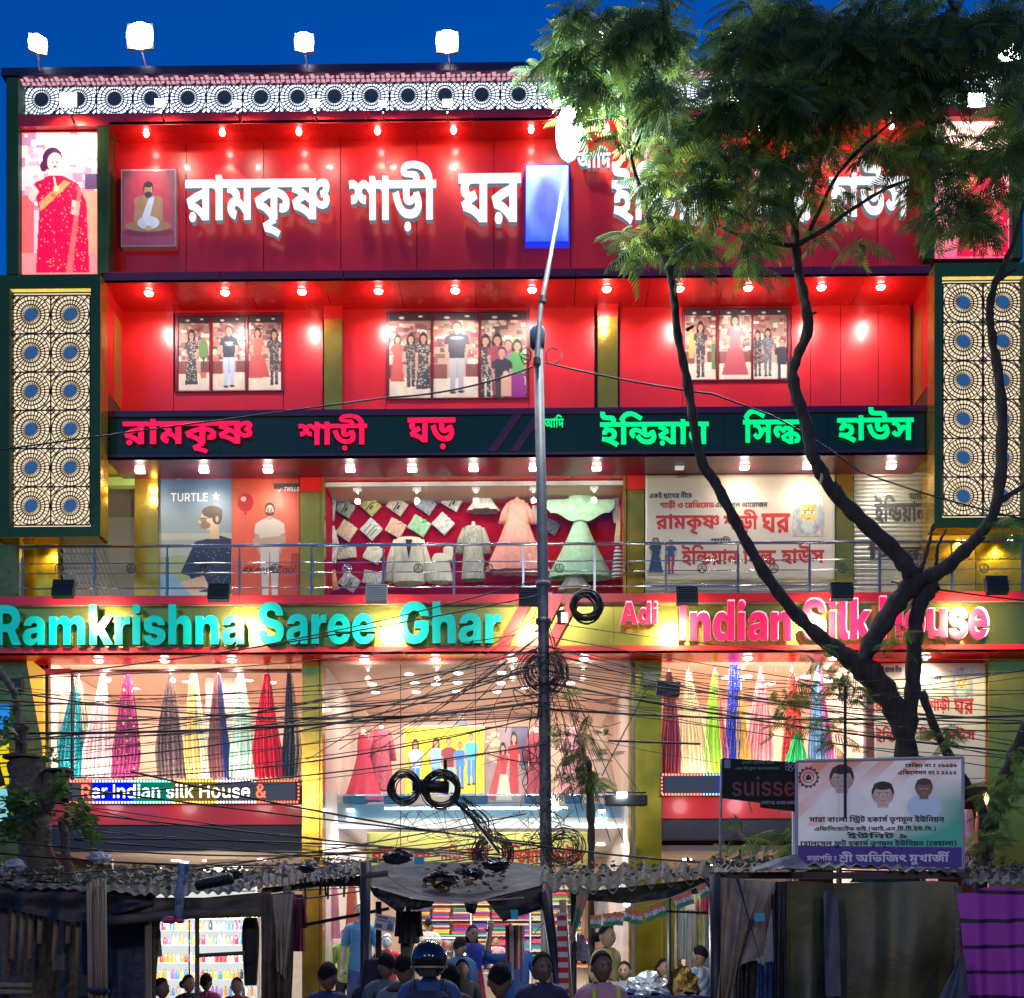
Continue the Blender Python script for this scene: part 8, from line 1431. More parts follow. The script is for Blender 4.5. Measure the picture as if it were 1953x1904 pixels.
# plastic tube with pink knot, spring hose
t = thing('plastic_tube', 'long twisted blue-grey plastic bag hanging from the roof with a pink knotted end', 'plastic bag', P(342, 1755, YS-.15))
MB().tube(smooth([P(351, 1648, YS-.1), P(349, 1668, YS-.12), P(344, 1690, YS-.15), P(342, 1720, YS-.15), P(341, 1752, YS-.15)], 4), [.05, .06, .055, .05, .04, .045, .05, .045, .04, .045, .05, .05, .045, .04, .045, .04, .03], 8).build('bag', mat('plastic_blue', (.16, .22, .32), .25, noise=.5, nscale=9, bump=.03), t, smooth=True)
MB().ball(P(322, 1755, YS-.15), (.075, .05, .04), 7).ball(P(343, 1756, YS-.15), (.045, .04, .03), 7).build('knot', mat('plastic_pink', (.55, .08, .16), .35, noise=.3), t, smooth=True)
t = thing('ribbed_hose', 'short ribbed black hose lying on the stall roof edge', 'hose', P(410, 1690, YS-.1)); mb = MB()
for i in range(15): q = P(378+i*4.3, 1688-i*.9, YS-.05); mb.tube([q, q+Vector((.014, 0, .002))], .058, 10)
mb.tube([P(374, 1690, YS-.05), P(444, 1675, YS-.05)], .045, 8); mb.build('hose', BLACK, t, smooth=True, kind='stuff')
for (X, Y, w_, lab) in ((442, 1672, .1, 'black crumpled bundle at the end of the ribbed hose'), (585, 1660, .09, 'black and white crumpled bag on the roof left of the brass column'), (190, 1640, .12, 'silvery crumpled plastic sheet beside the lopped trunk'), (30, 1655, .12, 'silver plastic bundle on the roof at the far left'), (758, 1640, .15, 'black polythene bag of rubbish at the left of the grey tarp'), (845, 1684, .18, 'black crumpled bag lying on the sagging grey tarp'), (900, 1672, .12, 'small black plastic heap on the grey tarp, right of the larger bag'), (950, 1655, .14, 'flat black rag at the top edge of the grey tarp')):
    y = YS+.2 if X < 700 else -11.4; q = P(X, Y, y); r = random.Random(X); mb = MB(); rows = []
    for i in range(9):
        th = pi*i/8; rows.append([(q.x+w_*sin(th)*cos(a)*r.uniform(.6, 1.3), q.y+w_*.7*sin(th)*sin(a)*r.uniform(.6, 1.3), q.z+w_*.42*cos(th)*r.uniform(.6, 1.4)+w_*.2) for a in [2*pi*j/14 for j in range(14)]])
    mb.grid(rows, True); mb.build('plastic_bundle', mat('plastic_black', (.015, .015, .018), .22, bump=.03, bscale=12, noise=.2) if 'lack' in lab else mat('plastic_silver', (.45, .47, .5), .2, bump=.03, bscale=14, noise=.4), label=lab, cat='plastic bag')
# --- corrugated sheet between
s3 = thing('market_stall', 'narrow stall under a corrugated sheet left of the sagging grey tarp', 'stall', (P(620, 1900, YS).x, YS, .14))
sheet_roof(s3, [(500, 1690), (560, 1684), (640, 1678), (704, 1662)], [(500, 1660), (600, 1655), (710, 1640)], YS, -10.2, 16, .035)
post(s3, 697, 1645, YS-.1, .05, BLACK, X2=696); post(s3, 722, 1720, YS+.4, .03, BLACK); MB().tube([P(690, 1672, YS-.15), P(740, 1666, YS-.15)], .03, 6).build('cross_bar', BARKL, s3)
cloth([(500, 1694, YS+.1), (700, 1668, YS+.1)], [(500, 1706, YS+.1), (600, 1692, YS+.1), (700, 1690, YS+.1)], TARPB, .03, 9, 6, nv=5).build('black_valance', TARPB, s3, smooth=True)
r = random.Random(2)
for i in range(14): X = r.uniform(570, 700); MB().tube([P(X, 1676, YS), P(X+r.uniform(-3, 3), 1676+r.uniform(12, 50), YS)], .01, 4).build('torn_strip', TARPB, s3)
# --- central sagging tarp
s4 = thing('market_stall', 'central stall under a sagging dirty grey tarp with black sheet below', 'stall', (P(870, 1900, YS).x, YS, .14))
cloth([(705, 1652, -10.2), (760, 1640, -10.2), (870, 1646, -10.2), (960, 1640, -10.2), (1036, 1654, -10.2)], [(702, 1688, YS), (770, 1710, YS), (840, 1722, YS), (900, 1724, YS), (960, 1712, YS), (1032, 1688, YS)], TARP, .03, 3, 11, nu=60, nv=26, sag=.05).build('tarp', TARP, s4, smooth=True)
for top, bot in (([(703, 1690, YS+.04), (780, 1712, YS+.04)], [(712, 1708, YS+.04), (766, 1745, YS+.04)]), ([(772, 1712, YS+.04), (830, 1720, YS+.04)], [(774, 1740, YS+.04), (820, 1730, YS+.04)]), ([(925, 1715, YS+.04), (1035, 1688, YS+.04)], [(958, 1756, YS+.04), (1034, 1735, YS+.04)]), ([(885, 1722, YS+.04), (912, 1720, YS+.04)], [(890, 1740, YS+.04), (906, 1744, YS+.04)])):
    cloth(top, bot, TARPB, .03, 2, int(top[0][0]), nu=20, nv=8).build('hanging_sheet', TARPB, s4, smooth=True)
MB().tube([P(958, 1756, YS+.03), P(1034, 1728, YS+.03)], .012, 5).build('sheet_edge', TARPB, s4)
MB().prism([(P(974, 1736, YS).x, P(974, 1736, YS).z), (P(988, 1736, YS).x, P(988, 1736, YS).z), (P(988, 1754, YS).x, P(988, 1754, YS).z+.0), (P(975, 1754, YS).x, P(975, 1754, YS).z)], YS-.06, YS-.05).build('blue_patch', mat('cyan_patch', (.02, .42, .62), .5), s4)
MB().pbox(790, 808, 1634, 1648, -10.4, -10.39).build('blue_patch', mat('cyan_patch', (1, 1, 1)), s4)
MB().tube(smooth([P(720, 1640, -11.9), P(740, 1672, -12.1), (P(800, 1705, -12.15)), P(900, 1718, -12.2), P(1000, 1712, -12.2)], 6), .008, 4, False).build('cord', mat('cord_tan', (.4, .35, .25), .7), s4)
post(s4, 1040, 1700, YS, .05, BLACK, X2=1068); post(s4, 1073, 1716, YS-.1, .035, mat('wood_post', (.30, .20, .10), .7, noise=.3, nscale=8), X2=1086)
ck = banded('red_check_cloth', (.65, .60, .55), (.55, .03, .03), 3.2, 'Z', .7); cloth([(1062, 1740, YS-.16), (1080, 1740, YS-.16)], [(1068, 1980, YS-.16), (1088, 1980, YS-.16)], ck, .02, 1.5, 3, nu=12).build('checked_cloth', ck, cat='cloth', label='red and white checked cloth strip hanging on the wooden stall post', smooth=True)
cd_ = thing('price_card', 'small tilted printed card hanging from the black stall post', 'card', P(731, 1776, YS-.15)); R_ = Matrix.Rotation(.2, 4, 'Y')
mb = MB().box((-.095, -.006, -.0), (.095, .006, .15)); mb.v = [tuple(R_ @ Vector(v)) for v in mb.v]; mb.build('board', mat('card_grey', (.50, .50, .48), .6), cd_, local=True)
for (a, b, c, d) in ((-.08, .115, .02, .135), (-.08, .09, .06, .1), (.03, .02, .08, .08), (-.08, .02, -.02, .06)): mb = MB().box((a, -.009, b), (c, -.0065, d)); mb.v = [tuple(R_ @ Vector(v)) for v in mb.v]; mb.build('print_block', mat('card_ink', (.12, .12, .14), .6), cd_, local=True)
# --- right corrugated stall
s5 = thing('market_stall', 'stall under pale corrugated cement sheets hung with small flags', 'stall', (P(1200, 1900, YS).x, YS, .14))
sheet_roof(s5, [(1030, 1692), (1100, 1698), (1180, 1692), (1260, 1686), (1362, 1670)], [(1030, 1660), (1150, 1655), (1280, 1650), (1370, 1645)], YS, -10, 9, .09, mat('cement_sheet', (.13, .115, .085), .8, noise=.6, nscale=5, bump=.02))
cloth([(1100, 1702, YS+.1), (1362, 1674, YS+.1)], [(1100, 1716, YS+.1), (1200, 1724, YS+.1), (1362, 1700, YS+.1)], TARPB, .04, 6, 4, nv=6).build('black_valance', TARPB, s5, smooth=True)
post(s5, 1363, 1668, YS-.1, .055, BLACK, X2=1364); post(s5, 1094, 1700, YS+.2, .03, BLACK); post(s5, 1276, 1705, -10.8, .025, BLACK); post(s5, 1290, 1705, -10.6, .018, BROWNC)
MB().tube([P(1262, 1738, -11.2), P(1362, 1742, -11.2)], .012, 5).build('cross_bar', BLACK, s5)
FLG = [(.80, .28, .08), (.80, .78, .72), (.06, .36, .12)]
def flag(X, Y, w_, h_, ang, label, y=YS-.12):
    t = thing('paper_flag', label, 'flag', P(X, Y, y), rotz=0, group='small tricolour paper flags on a string'); k = m_at(y); R_ = Matrix.Rotation(ang, 4, 'Y')
    for i, c in enumerate(FLG):
        mb = MB().grid([[(-w_*k/2+w_*k*u/5, .01*sin(u*1.4+X), -h_*k*(i+v)/3) for u in range(6)] for v in (0, 1)]); mb.grid([[(a, b+.002, c_) for a, b, c_ in r_][::-1] for r_ in [[(-w_*k/2+w_*k*u/5, .01*sin(u*1.4+X), -h_*k*(i+v)/3) for u in range(6)] for v in (0, 1)]])
        mb.v = [tuple(R_ @ Vector(v)) for v in mb.v]; mb.build(('orange_band', 'white_band', 'green_band')[i], mat('flag_%d' % i, c, .6, emis=c, es=.0), t, local=True)
    mb = MB().tube([(.5*.04*cos(a*pi/6), -.012, -h_*k/2+.5*.04*sin(a*pi/6)) for a in range(13)], .002, 4, False); mb.v = [tuple(R_ @ Vector(v)) for v in mb.v]; mb.build('wheel_emblem', mat('wheel_navy', (.03, .04, .3), .5), t, local=True)
for i, (X, Y, a) in enumerate([(1137, 1746, .05), (1160, 1742, -.05), (1180, 1740, .1), (1203, 1734, .2), (1216, 1738, .1), (1236, 1732, -.3), (1254, 1724, -.35), (1292, 1708, -.35), (1308, 1702, -.3), (1336, 1688, -.5)]): flag(X, Y, 21, 25, a, f'small tricolour paper flag, {ORD[i]} from the left on the stall string')
cable((1120, 1748, YS-.1), (1345, 1684, YS-.1), .06, .004, 'string carrying the small tricolour paper flags', m=mat('cord_tan', (1, 1, 1)))
cloth([(1105, 1690, YS-.2), (1126, 1698, YS-.2)], [(1086, 1790, YS-.2), (1092, 1800, YS-.2)], BEIGEC, .03, 2, 2, nu=14).build('hanging_banner', banded('faded_stripe', (.45, .25, .14), (.10, .22, .14), 1.5, 'DIAGONAL', .6), cat='cloth', label='long twisted faded orange and green cloth under the right corrugated roof', smooth=True)
# right closed stall
s6 = thing('market_stall', 'closed stall wrapped in olive and beige tarpaulins below the union hoarding', 'stall', (P(1600, 1900, YS).x, YS, .14))
sheet_roof(s6, [(1362, 1668), (1440, 1660), (1540, 1650), (1700, 1656), (1840, 1668)], [(1362, 1645), (1540, 1642), (1840, 1650)], YS, -10, 18, .03)
MB().pbox(1355, 1845, 1664, 1676, YS+.05, YS+.15).build('beam', BLACK, s6)
cloth([(1432, 1655, YS-.12), (1480, 1638, YS-.1), (1518, 1629, YS-.1)], [(1440, 1662, YS-.2), (1500, 1655, YS-.2), (1548, 1660, YS-.2)], TARP, .03, 2, 5, nu=24, nv=8).build('tarp_peak', mat('tarp_light', (.22, .22, .22), .6, noise=.5), s6, smooth=True)
cloth([(1498, 1680, YS), (1600, 1684, YS), (1700, 1682, YS), (1780, 1680, YS), (1826, 1684, YS)], [(1490, 2070, YS), (1830, 2070, YS)], OLIVE, .16, 3.2, 13, nu=110, nv=60).build('olive_tarp', OLIVE, s6, smooth=True)
cloth([(1368, 1674, YS-.06), (1430, 1678, YS-.06), (1484, 1682, YS-.06)], [(1348, 2070, YS-.06), (1410, 1840, YS-.06), (1458, 1822, YS-.06)], BEIGEC, .12, 4, 14, nu=50, nv=30).build('beige_cloth', BEIGEC, s6, smooth=True)
cloth([(1472, 1682, YS-.1), (1500, 1682, YS-.1)], [(1480, 2070, YS-.1), (1502, 2070, YS-.1)], TARPB, .07, 2, 15, nu=20, nv=24).build('black_strip', TARPB, s6, smooth=True)
cloth([(1404, 1676, YS-.2), (1410, 1676, YS-.2)], [(1462, 1870, YS-.2), (1492, 1990, YS-.2)], NAVYT, .03, 1, 16, nu=10, nv=24).build('twisted_sheet', NAVYT, s6, smooth=True)
cloth([(1440, 1838, YS+.1), (1500, 1830, YS+.1)], [(1440, 2050, YS+.1), (1500, 2050, YS+.1)], NAVYT, .08, 4, 17, nu=30).build('blue_bundle', mat('tarp_blue', (.02, .07, .20), .45, noise=.5, nscale=6, bump=.04), s6, smooth=True)
cloth([(1400, 1835, YS+.05), (1445, 1832, YS+.05)], [(1395, 2050, YS+.05), (1445, 2050, YS+.05)], BROWNC, .06, 3, 18, nu=20).build('brown_bundle', TARPB, s6, smooth=True)
cloth([(1620, 1683, YS+.3), (1735, 1683, YS+.3)], [(1630, 1672, YS+.2), (1732, 1672, YS+.2)], NAVYT, .02, 2, 1, nu=14, nv=3).build('blue_sheet', mat('tarp_bright_blue', (.02, .14, .45), .35, noise=.6, nscale=9), s6, smooth=True)
cloth([(1570, 1700, YS-.16), (1598, 1700, YS-.16)], [(1574, 1900, YS-.16), (1604, 1900, YS-.16)], NAVYT, .03, 1, 19, nu=14).build('grey_stripe_sheet', mat('tarp_slate', (.07, .08, .11), .5, noise=.3), s6, smooth=True)
q = P(1449, 1751, YS-.24); MB().box((q.x-.05, q.y, q.z-.03), (q.x+.045, q.y+.006, q.z+.045)).build('blue_patch', mat('cyan_patch', (1, 1, 1)), s6)
post(s6, 1368, 1672, YS+.1, .05, BARKL)
s7 = thing('market_stall', 'stall covered by a bright purple cloth with black stripes at the right edge', 'stall', (P(1900, 1900, YS).x, YS, .14))
cloth([(1826, 1706, YS-.05), (1880, 1693, YS-.05), (1912, 1690, YS-.05), (1990, 1700, YS-.05)], [(1860, 2070, YS-.05), (2000, 2070, YS-.05)], PURP, .09, 3, 21, nu=50, nv=34).build('purple_cloth', PURP, s7, smooth=True)
sheet_roof(s7, [(1835, 1690), (1900, 1682), (2000, 1688)], [(1835, 1652), (2000, 1655)], YS, -10, 8, .03, mat('old_tarp_roof', (1, 1, 1)))
cloth([(1828, 1830, YS-.3), (1838, 1818, YS-.3)], [(1740, 1990, YS-.3), (1862, 1990, YS-.3)], NAVYT, .05, 2, 22, nu=24, nv=16).build('grey_tarp', mat('tarp_slate', (1, 1, 1)), s7, smooth=True)
post(s7, 1826, 1690, YS, .045, BARKL)
# leaf litter and scraps on the roofs
def litter(name, lab, boxes, n, m, sc, yy, cat, seed):
    r = random.Random(seed); pos = []
    for _ in range(n):
        X0, X1, Ya, Yb, = r.choice(boxes); u = r.random(); pos.append(P(r.uniform(X0, X1), Yb+(Ya-Yb)*u, yy[0]+(yy[1]-yy[0])*u)+Vector((0, 0, r.uniform(.02, .10))))
    return leaf_cloud(name, broad_template(), pos, [(r.uniform(-1, 1), r.uniform(-1, 1), r.uniform(-.4, .5)) for _ in pos], [r.uniform(*sc) for _ in pos], m, None, roll=1.2, label=lab, cat=cat, kind='stuff')
RB = [(-30, 120, 1660, 1688), (120, 262, 1664, 1698), (262, 500, 1664, 1700)]
litter('leaf_litter', 'green leaves lying on the left stall roofs', RB, 420, LEAF2, (.5, 1.1), (YS, -9.9), 'leaves', 1)
litter('dry_litter', 'dry grey scraps and fallen leaves on the left stall roofs', RB+[(500, 700, 1650, 1682)], 1100, leafmat('dry_leaf', (.10, .09, .08), (.42, .40, .38), .1), (.4, 1.3), (YS, -9.9), 'litter', 2)
litter('dry_litter', 'scraps and dead leaves on the right stall roofs', [(1040, 1362, 1652, 1688), (1362, 1520, 1648, 1662), (1840, 1980, 1654, 1684)], 700, leafmat('dry_leaf2', (.05, .05, .03), (.20, .19, .13), .1), (.4, 1.1), (YS, -9.9), 'litter', 3)
litter('dry_litter', 'brown dead leaves lying in the hollow of the grey tarp', [(800, 960, 1664, 1706)], 130, leafmat('dry_leaf3', (.10, .05, .02), (.30, .14, .05), .1), (.6, 1.4), (YS, -10.6), 'litter', 4)
coil(1190, 1672, 22, 8, -11.2, 'green garden wire lying loose on the right corrugated roof', .008, .35, m=mat('wire_green', (.02, .16, .08), .5)).scale = (1, 1, .25)
# hoardings
YH = -10.9
hb = thing('union_hoarding', 'large printed hoarding with three portraits and Bengali lines above the right stall', 'hoarding', P(1678, 1656, YH))
S_ = Sheet(380, 250, (.88, .80, .74), (.85, .86, .84))
for i in range(7): a = -.3+i*.20; S_.poly([(a, 0), (a+.10, 0), (a-.35, .62), (a-.45, .62)], (.78, .12+.05*(i % 3), .06), al=.55 if i < 6 else .25)
S_.ell(.0, .0, .45, .45, (.70, .10, .05), soft=.6, al=.5); S_.ell(.95, .62, .55, .34, (.0, .30, .18), soft=.7, al=.95); S_.ell(.75, .75, .5, .2, (.05, .40, .28), soft=.8, al=.8); S_.ell(.45, .40, .42, .28, (.88, .84, .80), soft=.8, al=.85)
def bust(cx, cy, s_, skin, hair, cl, hairfull):
    S_.ell(cx, cy+1.9*s_, s_*1.15, s_*1.35, cl); S_.rect(cx-.3*s_, cy+.5*s_, cx+.3*s_, cy+1.1*s_, skin); S_.ell(cx, cy-.12*s_, s_*.60, s_*(1.0 if hairfull else .95), hair); S_.ell(cx, cy+.1*s_, s_*.5, s_*.82, skin)
    dk = tuple(v*.72 for v in skin); ay = s_*1.52
    for q in (-1, 1): S_.ell(cx+q*s_*.50, cy+.12*s_, s_*.07, s_*.16, dk); S_.ell(cx+q*.33*s_, cy+.3*s_, s_*.16, s_*.4, dk, soft=.8, al=.6)
    for q in (-.2, .2): S_.ell(cx+q*s_, cy+.02*s_, s_*.10, s_*.05, (.85, .82, .8)); S_.ell(cx+q*s_, cy+.02*s_, s_*.045, s_*.055, (.04, .03, .03)); S_.ell(cx+q*s_, cy-.14*s_, s_*.14, s_*.03, (.06, .04, .03)); S_.ell(cx+q*s_*.9, cy+.12*s_, s_*.11, s_*.03, dk, soft=.6, al=.7)
    S_.poly([(cx-.03*s_, cy), (cx+.05*s_, cy+.02*s_), (cx+.10*s_, cy+.33*s_), (cx-.08*s_, cy+.33*s_)], dk, al=.6); S_.ell(cx, cy+.54*s_, s_*.17, s_*.05, (.40, .14, .12)); S_.ell(cx, cy-.70*s_, s_*.5, s_*.34, hair); S_.ell(cx, cy+.85*s_, s_*.3, s_*.08, dk, soft=.6, al=.7)
bust(.27, .17, .125, (.50, .38, .33), (.02, .02, .02), (.80, .78, .75), True); bust(.52, .32, .115, (.58, .42, .33), (.02, .02, .02), (.82, .82, .80), False); bust(.77, .27, .09, (.22, .12, .09), (.05, .04, .04), (.45, .58, .72), False)
S_.a[int(250*.815):] = (.045, .02, .20); S_.noise(12, .05)
PRH = printmat('print_hoarding', es=.16)  # hoarding ink given a weak glow of its own, no lamp behind
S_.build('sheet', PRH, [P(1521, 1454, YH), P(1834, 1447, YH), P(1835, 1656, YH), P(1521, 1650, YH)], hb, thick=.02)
for a, b in (((1519, 1452), (1836, 1445)), ((1519, 1652), (1837, 1658)), ((1519, 1452), (1519, 1652)), ((1836, 1445), (1837, 1658))): MB().tube([P(*a, YH+.0), P(*b, YH+.0)], .018, 5).build('frame', mat('frame_pale', (.45, .45, .45), .5), hb)
INKN = mat('ink_navy', (.015, .02, .08), .55)
for s_, a, b, c, d, m in (("রেজিঃ নং ঃ ২৯৫৪৬", 1726, 1825, 1456, 1466, INKN), ("এফিলেসন নং ঃ ২১১২", 1712, 1824, 1469, 1480, INKN), ("সারা বাংলা স্ট্রিট হকার্স তৃণমূল ইউনিয়ন", 1543, 1801, 1556, 1573, INKN), ("এফিলিয়েটেড বাই (আই.এন.টি.টি.ইউ.সি.)", 1553, 1785, 1576, 1587, INKN), ("ইউনিট ১", 1616, 1730, 1588, 1601, INKN), ("হোলসেল ফ্রুট হকার্স তৃণমূল ইউনিয়ন (বেহালা)", 1526, 1824, 1602, 1618, INKN), ("সভাপতি ঃ", 1539, 1595, 1629, 1643, INKW), ("শ্রী অভিজিৎ মুখার্জী", 1600, 1811, 1625, 1651, INKW)): write(s_, a, b, c, d, YH-.004, .003, [m], hb, 'lettering', False)
q = P(1542, 1483, YH-.006); mb = MB()
for R1, R2 in ((.085, .097), (.050, .056)): mb.grid([[(q.x+R*cos(a), q.y-.001*(R > .06), q.z+R*sin(a)) for a in [2*pi*j/24 for j in range(25)]] for R in (R1, R2)])
for i in range(14): a = 2*pi*i/14; mb.prism([(q.x+.097*cos(a-.1), q.z+.097*sin(a-.1)), (q.x+.097*cos(a+.1), q.z+.097*sin(a+.1)), (q.x+.112*cos(a+.08), q.z+.112*sin(a+.08)), (q.x+.112*cos(a-.08), q.z+.112*sin(a-.08))], q.y-.003, q.y-.002)
mb.prism([(q.x-.03, q.z-.025), (q.x+.03, q.z-.025), (q.x+.024, q.z+.01), (q.x, q.z+.032), (q.x-.024, q.z+.01)], q.y-.004, q.y-.003); mb.build('gear_emblem', INKN, hb)
for X in (1600, 1760): MB().tube([P(X, 1460, YH+.06), P(X, 2090, YH+.06)], .03, 6).build('support_pole', GALV, hb)
MB().tube([P(1612, 1310, YH-.1), P(1612, 1560, YH-.1)], .016, 6).build('iron_rod', BLACK, label='thin dark iron rod standing in front of the hoarding', cat='rod')
board_root = thing('black_signboard', 'black signboard with red-outlined word suisse left of the union hoarding', 'signboard', P(1450, 1548, YH+.3)); board_y = YH+.3
mb = MB(); mb.prism([(P(X, Y, board_y).x, P(X, Y, board_y).z) for X, Y in ((1378, 1446), (1523, 1454), (1523, 1548), (1450, 1540), (1450, 1531), (1378, 1522))], board_y, board_y+.03); mb.build('board', mat('signboard_black', (.010, .014, .014), .6, spec=.2), board_root)
ink_line = mat('ink_red_line', (.16, .03, .04), .5); write("suisse", 1396, 1516, 1482, 1520, board_y-.003, .003, [ink_line], board_root, 'lettering', False); write("LIFESTYLE  SUISSE SAREES", 1452, 1520, 1529, 1535, board_y-.003, .003, [mat('ink_pale', (.4, .45, .5), .5)], board_root, 'lettering', False)
write("একই ছাদের নীচে", 1414, 1478, 1451, 1459, board_y-.003, .003, [mat('ink_green', (.02, .25, .10), .5)], board_root, 'lettering', False); write("এর বিপুল আয়োজন", 1402, 1486, 1463, 1471, board_y-.003, .003, [mat('ink_green', (1, 1, 1))], board_root, 'lettering', False)
mb = MB(); q = P(1506, 1462, board_y-.004)
for a in (0, 1.26, 2.5, 3.77, 5.0): mb.tube([q+Vector((.03*cos(a)+.022*cos(b), -.001*a, .03*sin(a)+.022*sin(b))) for b in [2*pi*j/10 for j in range(11)]], .003, 4, False)
mb.build('flower_emblem', mat('ink_pale', (1, 1, 1)), board_root); MB().pbox(1381, 1393, 1450, 1466, board_y-.004, board_y-.001).build('photo_patch', mat('ink_grey', (.2, .22, .25), .5), board_root)
post(board_root, 1376, 1448, board_y+.02, .014, GALV, X2=1370); post(board_root, 1514, 1540, board_y+.05, .02, WHITE)
# people
def skin_body(pose):
    V = [(0, 0, .95), (0, .0, 1.10), (0, 0, 1.28), (0, .0, 1.40), (0, .005, 1.485)]; R = [(.145, .105), (.12, .09), (.155, .105), (.12, .085), (.052, .054)]; E = [(0, 1), (1, 2), (2, 3), (3, 4)]
    def add(p, r, c): V.append(p); R.append(r if isinstance(r, tuple) else (r, r)); E.append((c, len(V)-1)); return len(V)-1
    for s_ in (-1, 1):
        ps = pose[0 if s_ < 0 else 1]; sh = add((s_*.165, 0, 1.405), .056, 3); el = add((s_*ps[0][0], ps[0][1], ps[0][2]), .042, sh); wr = add((s_*ps[1][0], ps[1][1], ps[1][2]), .028, el)
        a = Vector(V[wr]); d = (a-Vector(V[el])).normalized(); pm = a+d*.08; pa = add(tuple(pm), (.034, .018), wr); sd = d.cross(Vector((0, 1, 0))).normalized() if abs(d.y) < .8 else Vector((1, 0, 0))
        for k, ln in ((-1.5, .055), (-.5, .066), (.5, .07), (1.5, .06)): b = pm+d*.02+sd*k*.019; i1 = add(tuple(b+d*ln*.5), .009, pa); add(tuple(b+d*ln+Vector((0, -.014, 0))), .0075, i1)
        i1 = add(tuple(a+d*.03+sd*(-s_)*.04+Vector((0, -.02, 0))), .011, pa); add(tuple(a+d*.07+sd*(-s_)*.055+Vector((0, -.03, 0))), .009, i1)
        hp = add((s_*.085, 0, .87), .088, 0); kn = add((s_*.10, -.01, .50), .056, hp); an = add((s_*.105, .015, .09), .038, kn); add((s_*.115, -.13, .035), .034, an)
    me = bpy.data.meshes.new('body'); me.from_pydata(V, E, []); o = link(bpy.data.objects.new('tmp_body', me)); o.modifiers.new('s', 'SKIN'); sd_ = o.modifiers.new('u', 'SUBSURF'); sd_.levels = 1
    for i, v in enumerate(me.skin_vertices[0].data): v.radius = R[i]; v.use_root = i == 0
    bpy.context.view_layer.update(); ev = o.evaluated_get(bpy.context.evaluated_depsgraph_get()); m2 = bpy.data.meshes.new_from_object(ev); bpy.data.objects.remove(o)
    Vs = [v.co.copy() for v in m2.vertices]; Fs = [tuple(p.vertices) for p in m2.polygons]; Ns = [v.normal.copy() for v in m2.vertices]; return Vs, Fs, Ns
def head_mesh():
    n = 16; rows = []
    for i in range(n+1):
        th = pi*i/n; row = []
        for j in range(20):
            a = 2*pi*j/20; x = .077*sin(th)*cos(a); y = .097*sin(th)*sin(a); z = .118*cos(th)
            if z < 0: x *= 1-.35*(-z/.118)**1.3; y = y*(1-.18*(-z/.118)) - .012*(-z/.118)
            if abs(cos(a)) < .22 and sin(a) < 0 and -.05 < z < .02: y -= .020*(1-abs(z+.022)/.045)
            if sin(a) < -.3 and .005 < z < .035 and .02 < abs(x) < .05: y += .008
            row.append((x, y-.008, z+1.60))
        rows.append(row)
    mb = MB().grid(rows, True)
    for s_ in (-1, 1): mb.ball((s_*.078, .008, 1.595), (.010, .020, .030), 6)
    return mb
POSES = {'stand': (((.215, .02, 1.14), (.235, -.05, .90)), ((.215, .02, 1.14), (.235, -.05, .90))), 'hold': (((.22, .03, 1.15), (.14, -.24, 1.10)), ((.22, .03, 1.15), (.16, -.24, 1.14))), 'phone': (((.21, .02, 1.14), (.23, -.05, .9)), ((.22, -.10, 1.18), (.13, -.26, 1.38))), 'reach': (((.25, -.08, 1.22), (.20, -.34, 1.40)), ((.30, -.08, 1.42), (.26, -.18, 1.68)))}
BODY = {k: skin_body(v) for k, v in POSES.items()}
def shell(V, F, N, test, d): 
    fs = [f for f in F if test(sum((V[i] for i in f), Vector())/len(f))]; used = sorted({i for f in fs for i in f}); ix = {v: k for k, v in enumerate(used)}; mb = MB(); mb.v = [tuple(V[i]+N[i]*d) for i in used]; mb.f = [tuple(ix[i] for i in f) for f in fs]; mb.m = [0]*len(fs); return mb
EYE_ = mat('eye_dark', (.02, .015, .015), .2); HAIR = mat('hair_black', (.008, .007, .007), .75, spec=.15, bump=.01, bscale=60, noise=.3); mouth_paint = mat('mouth_tone', (.28, .09, .07), .5)
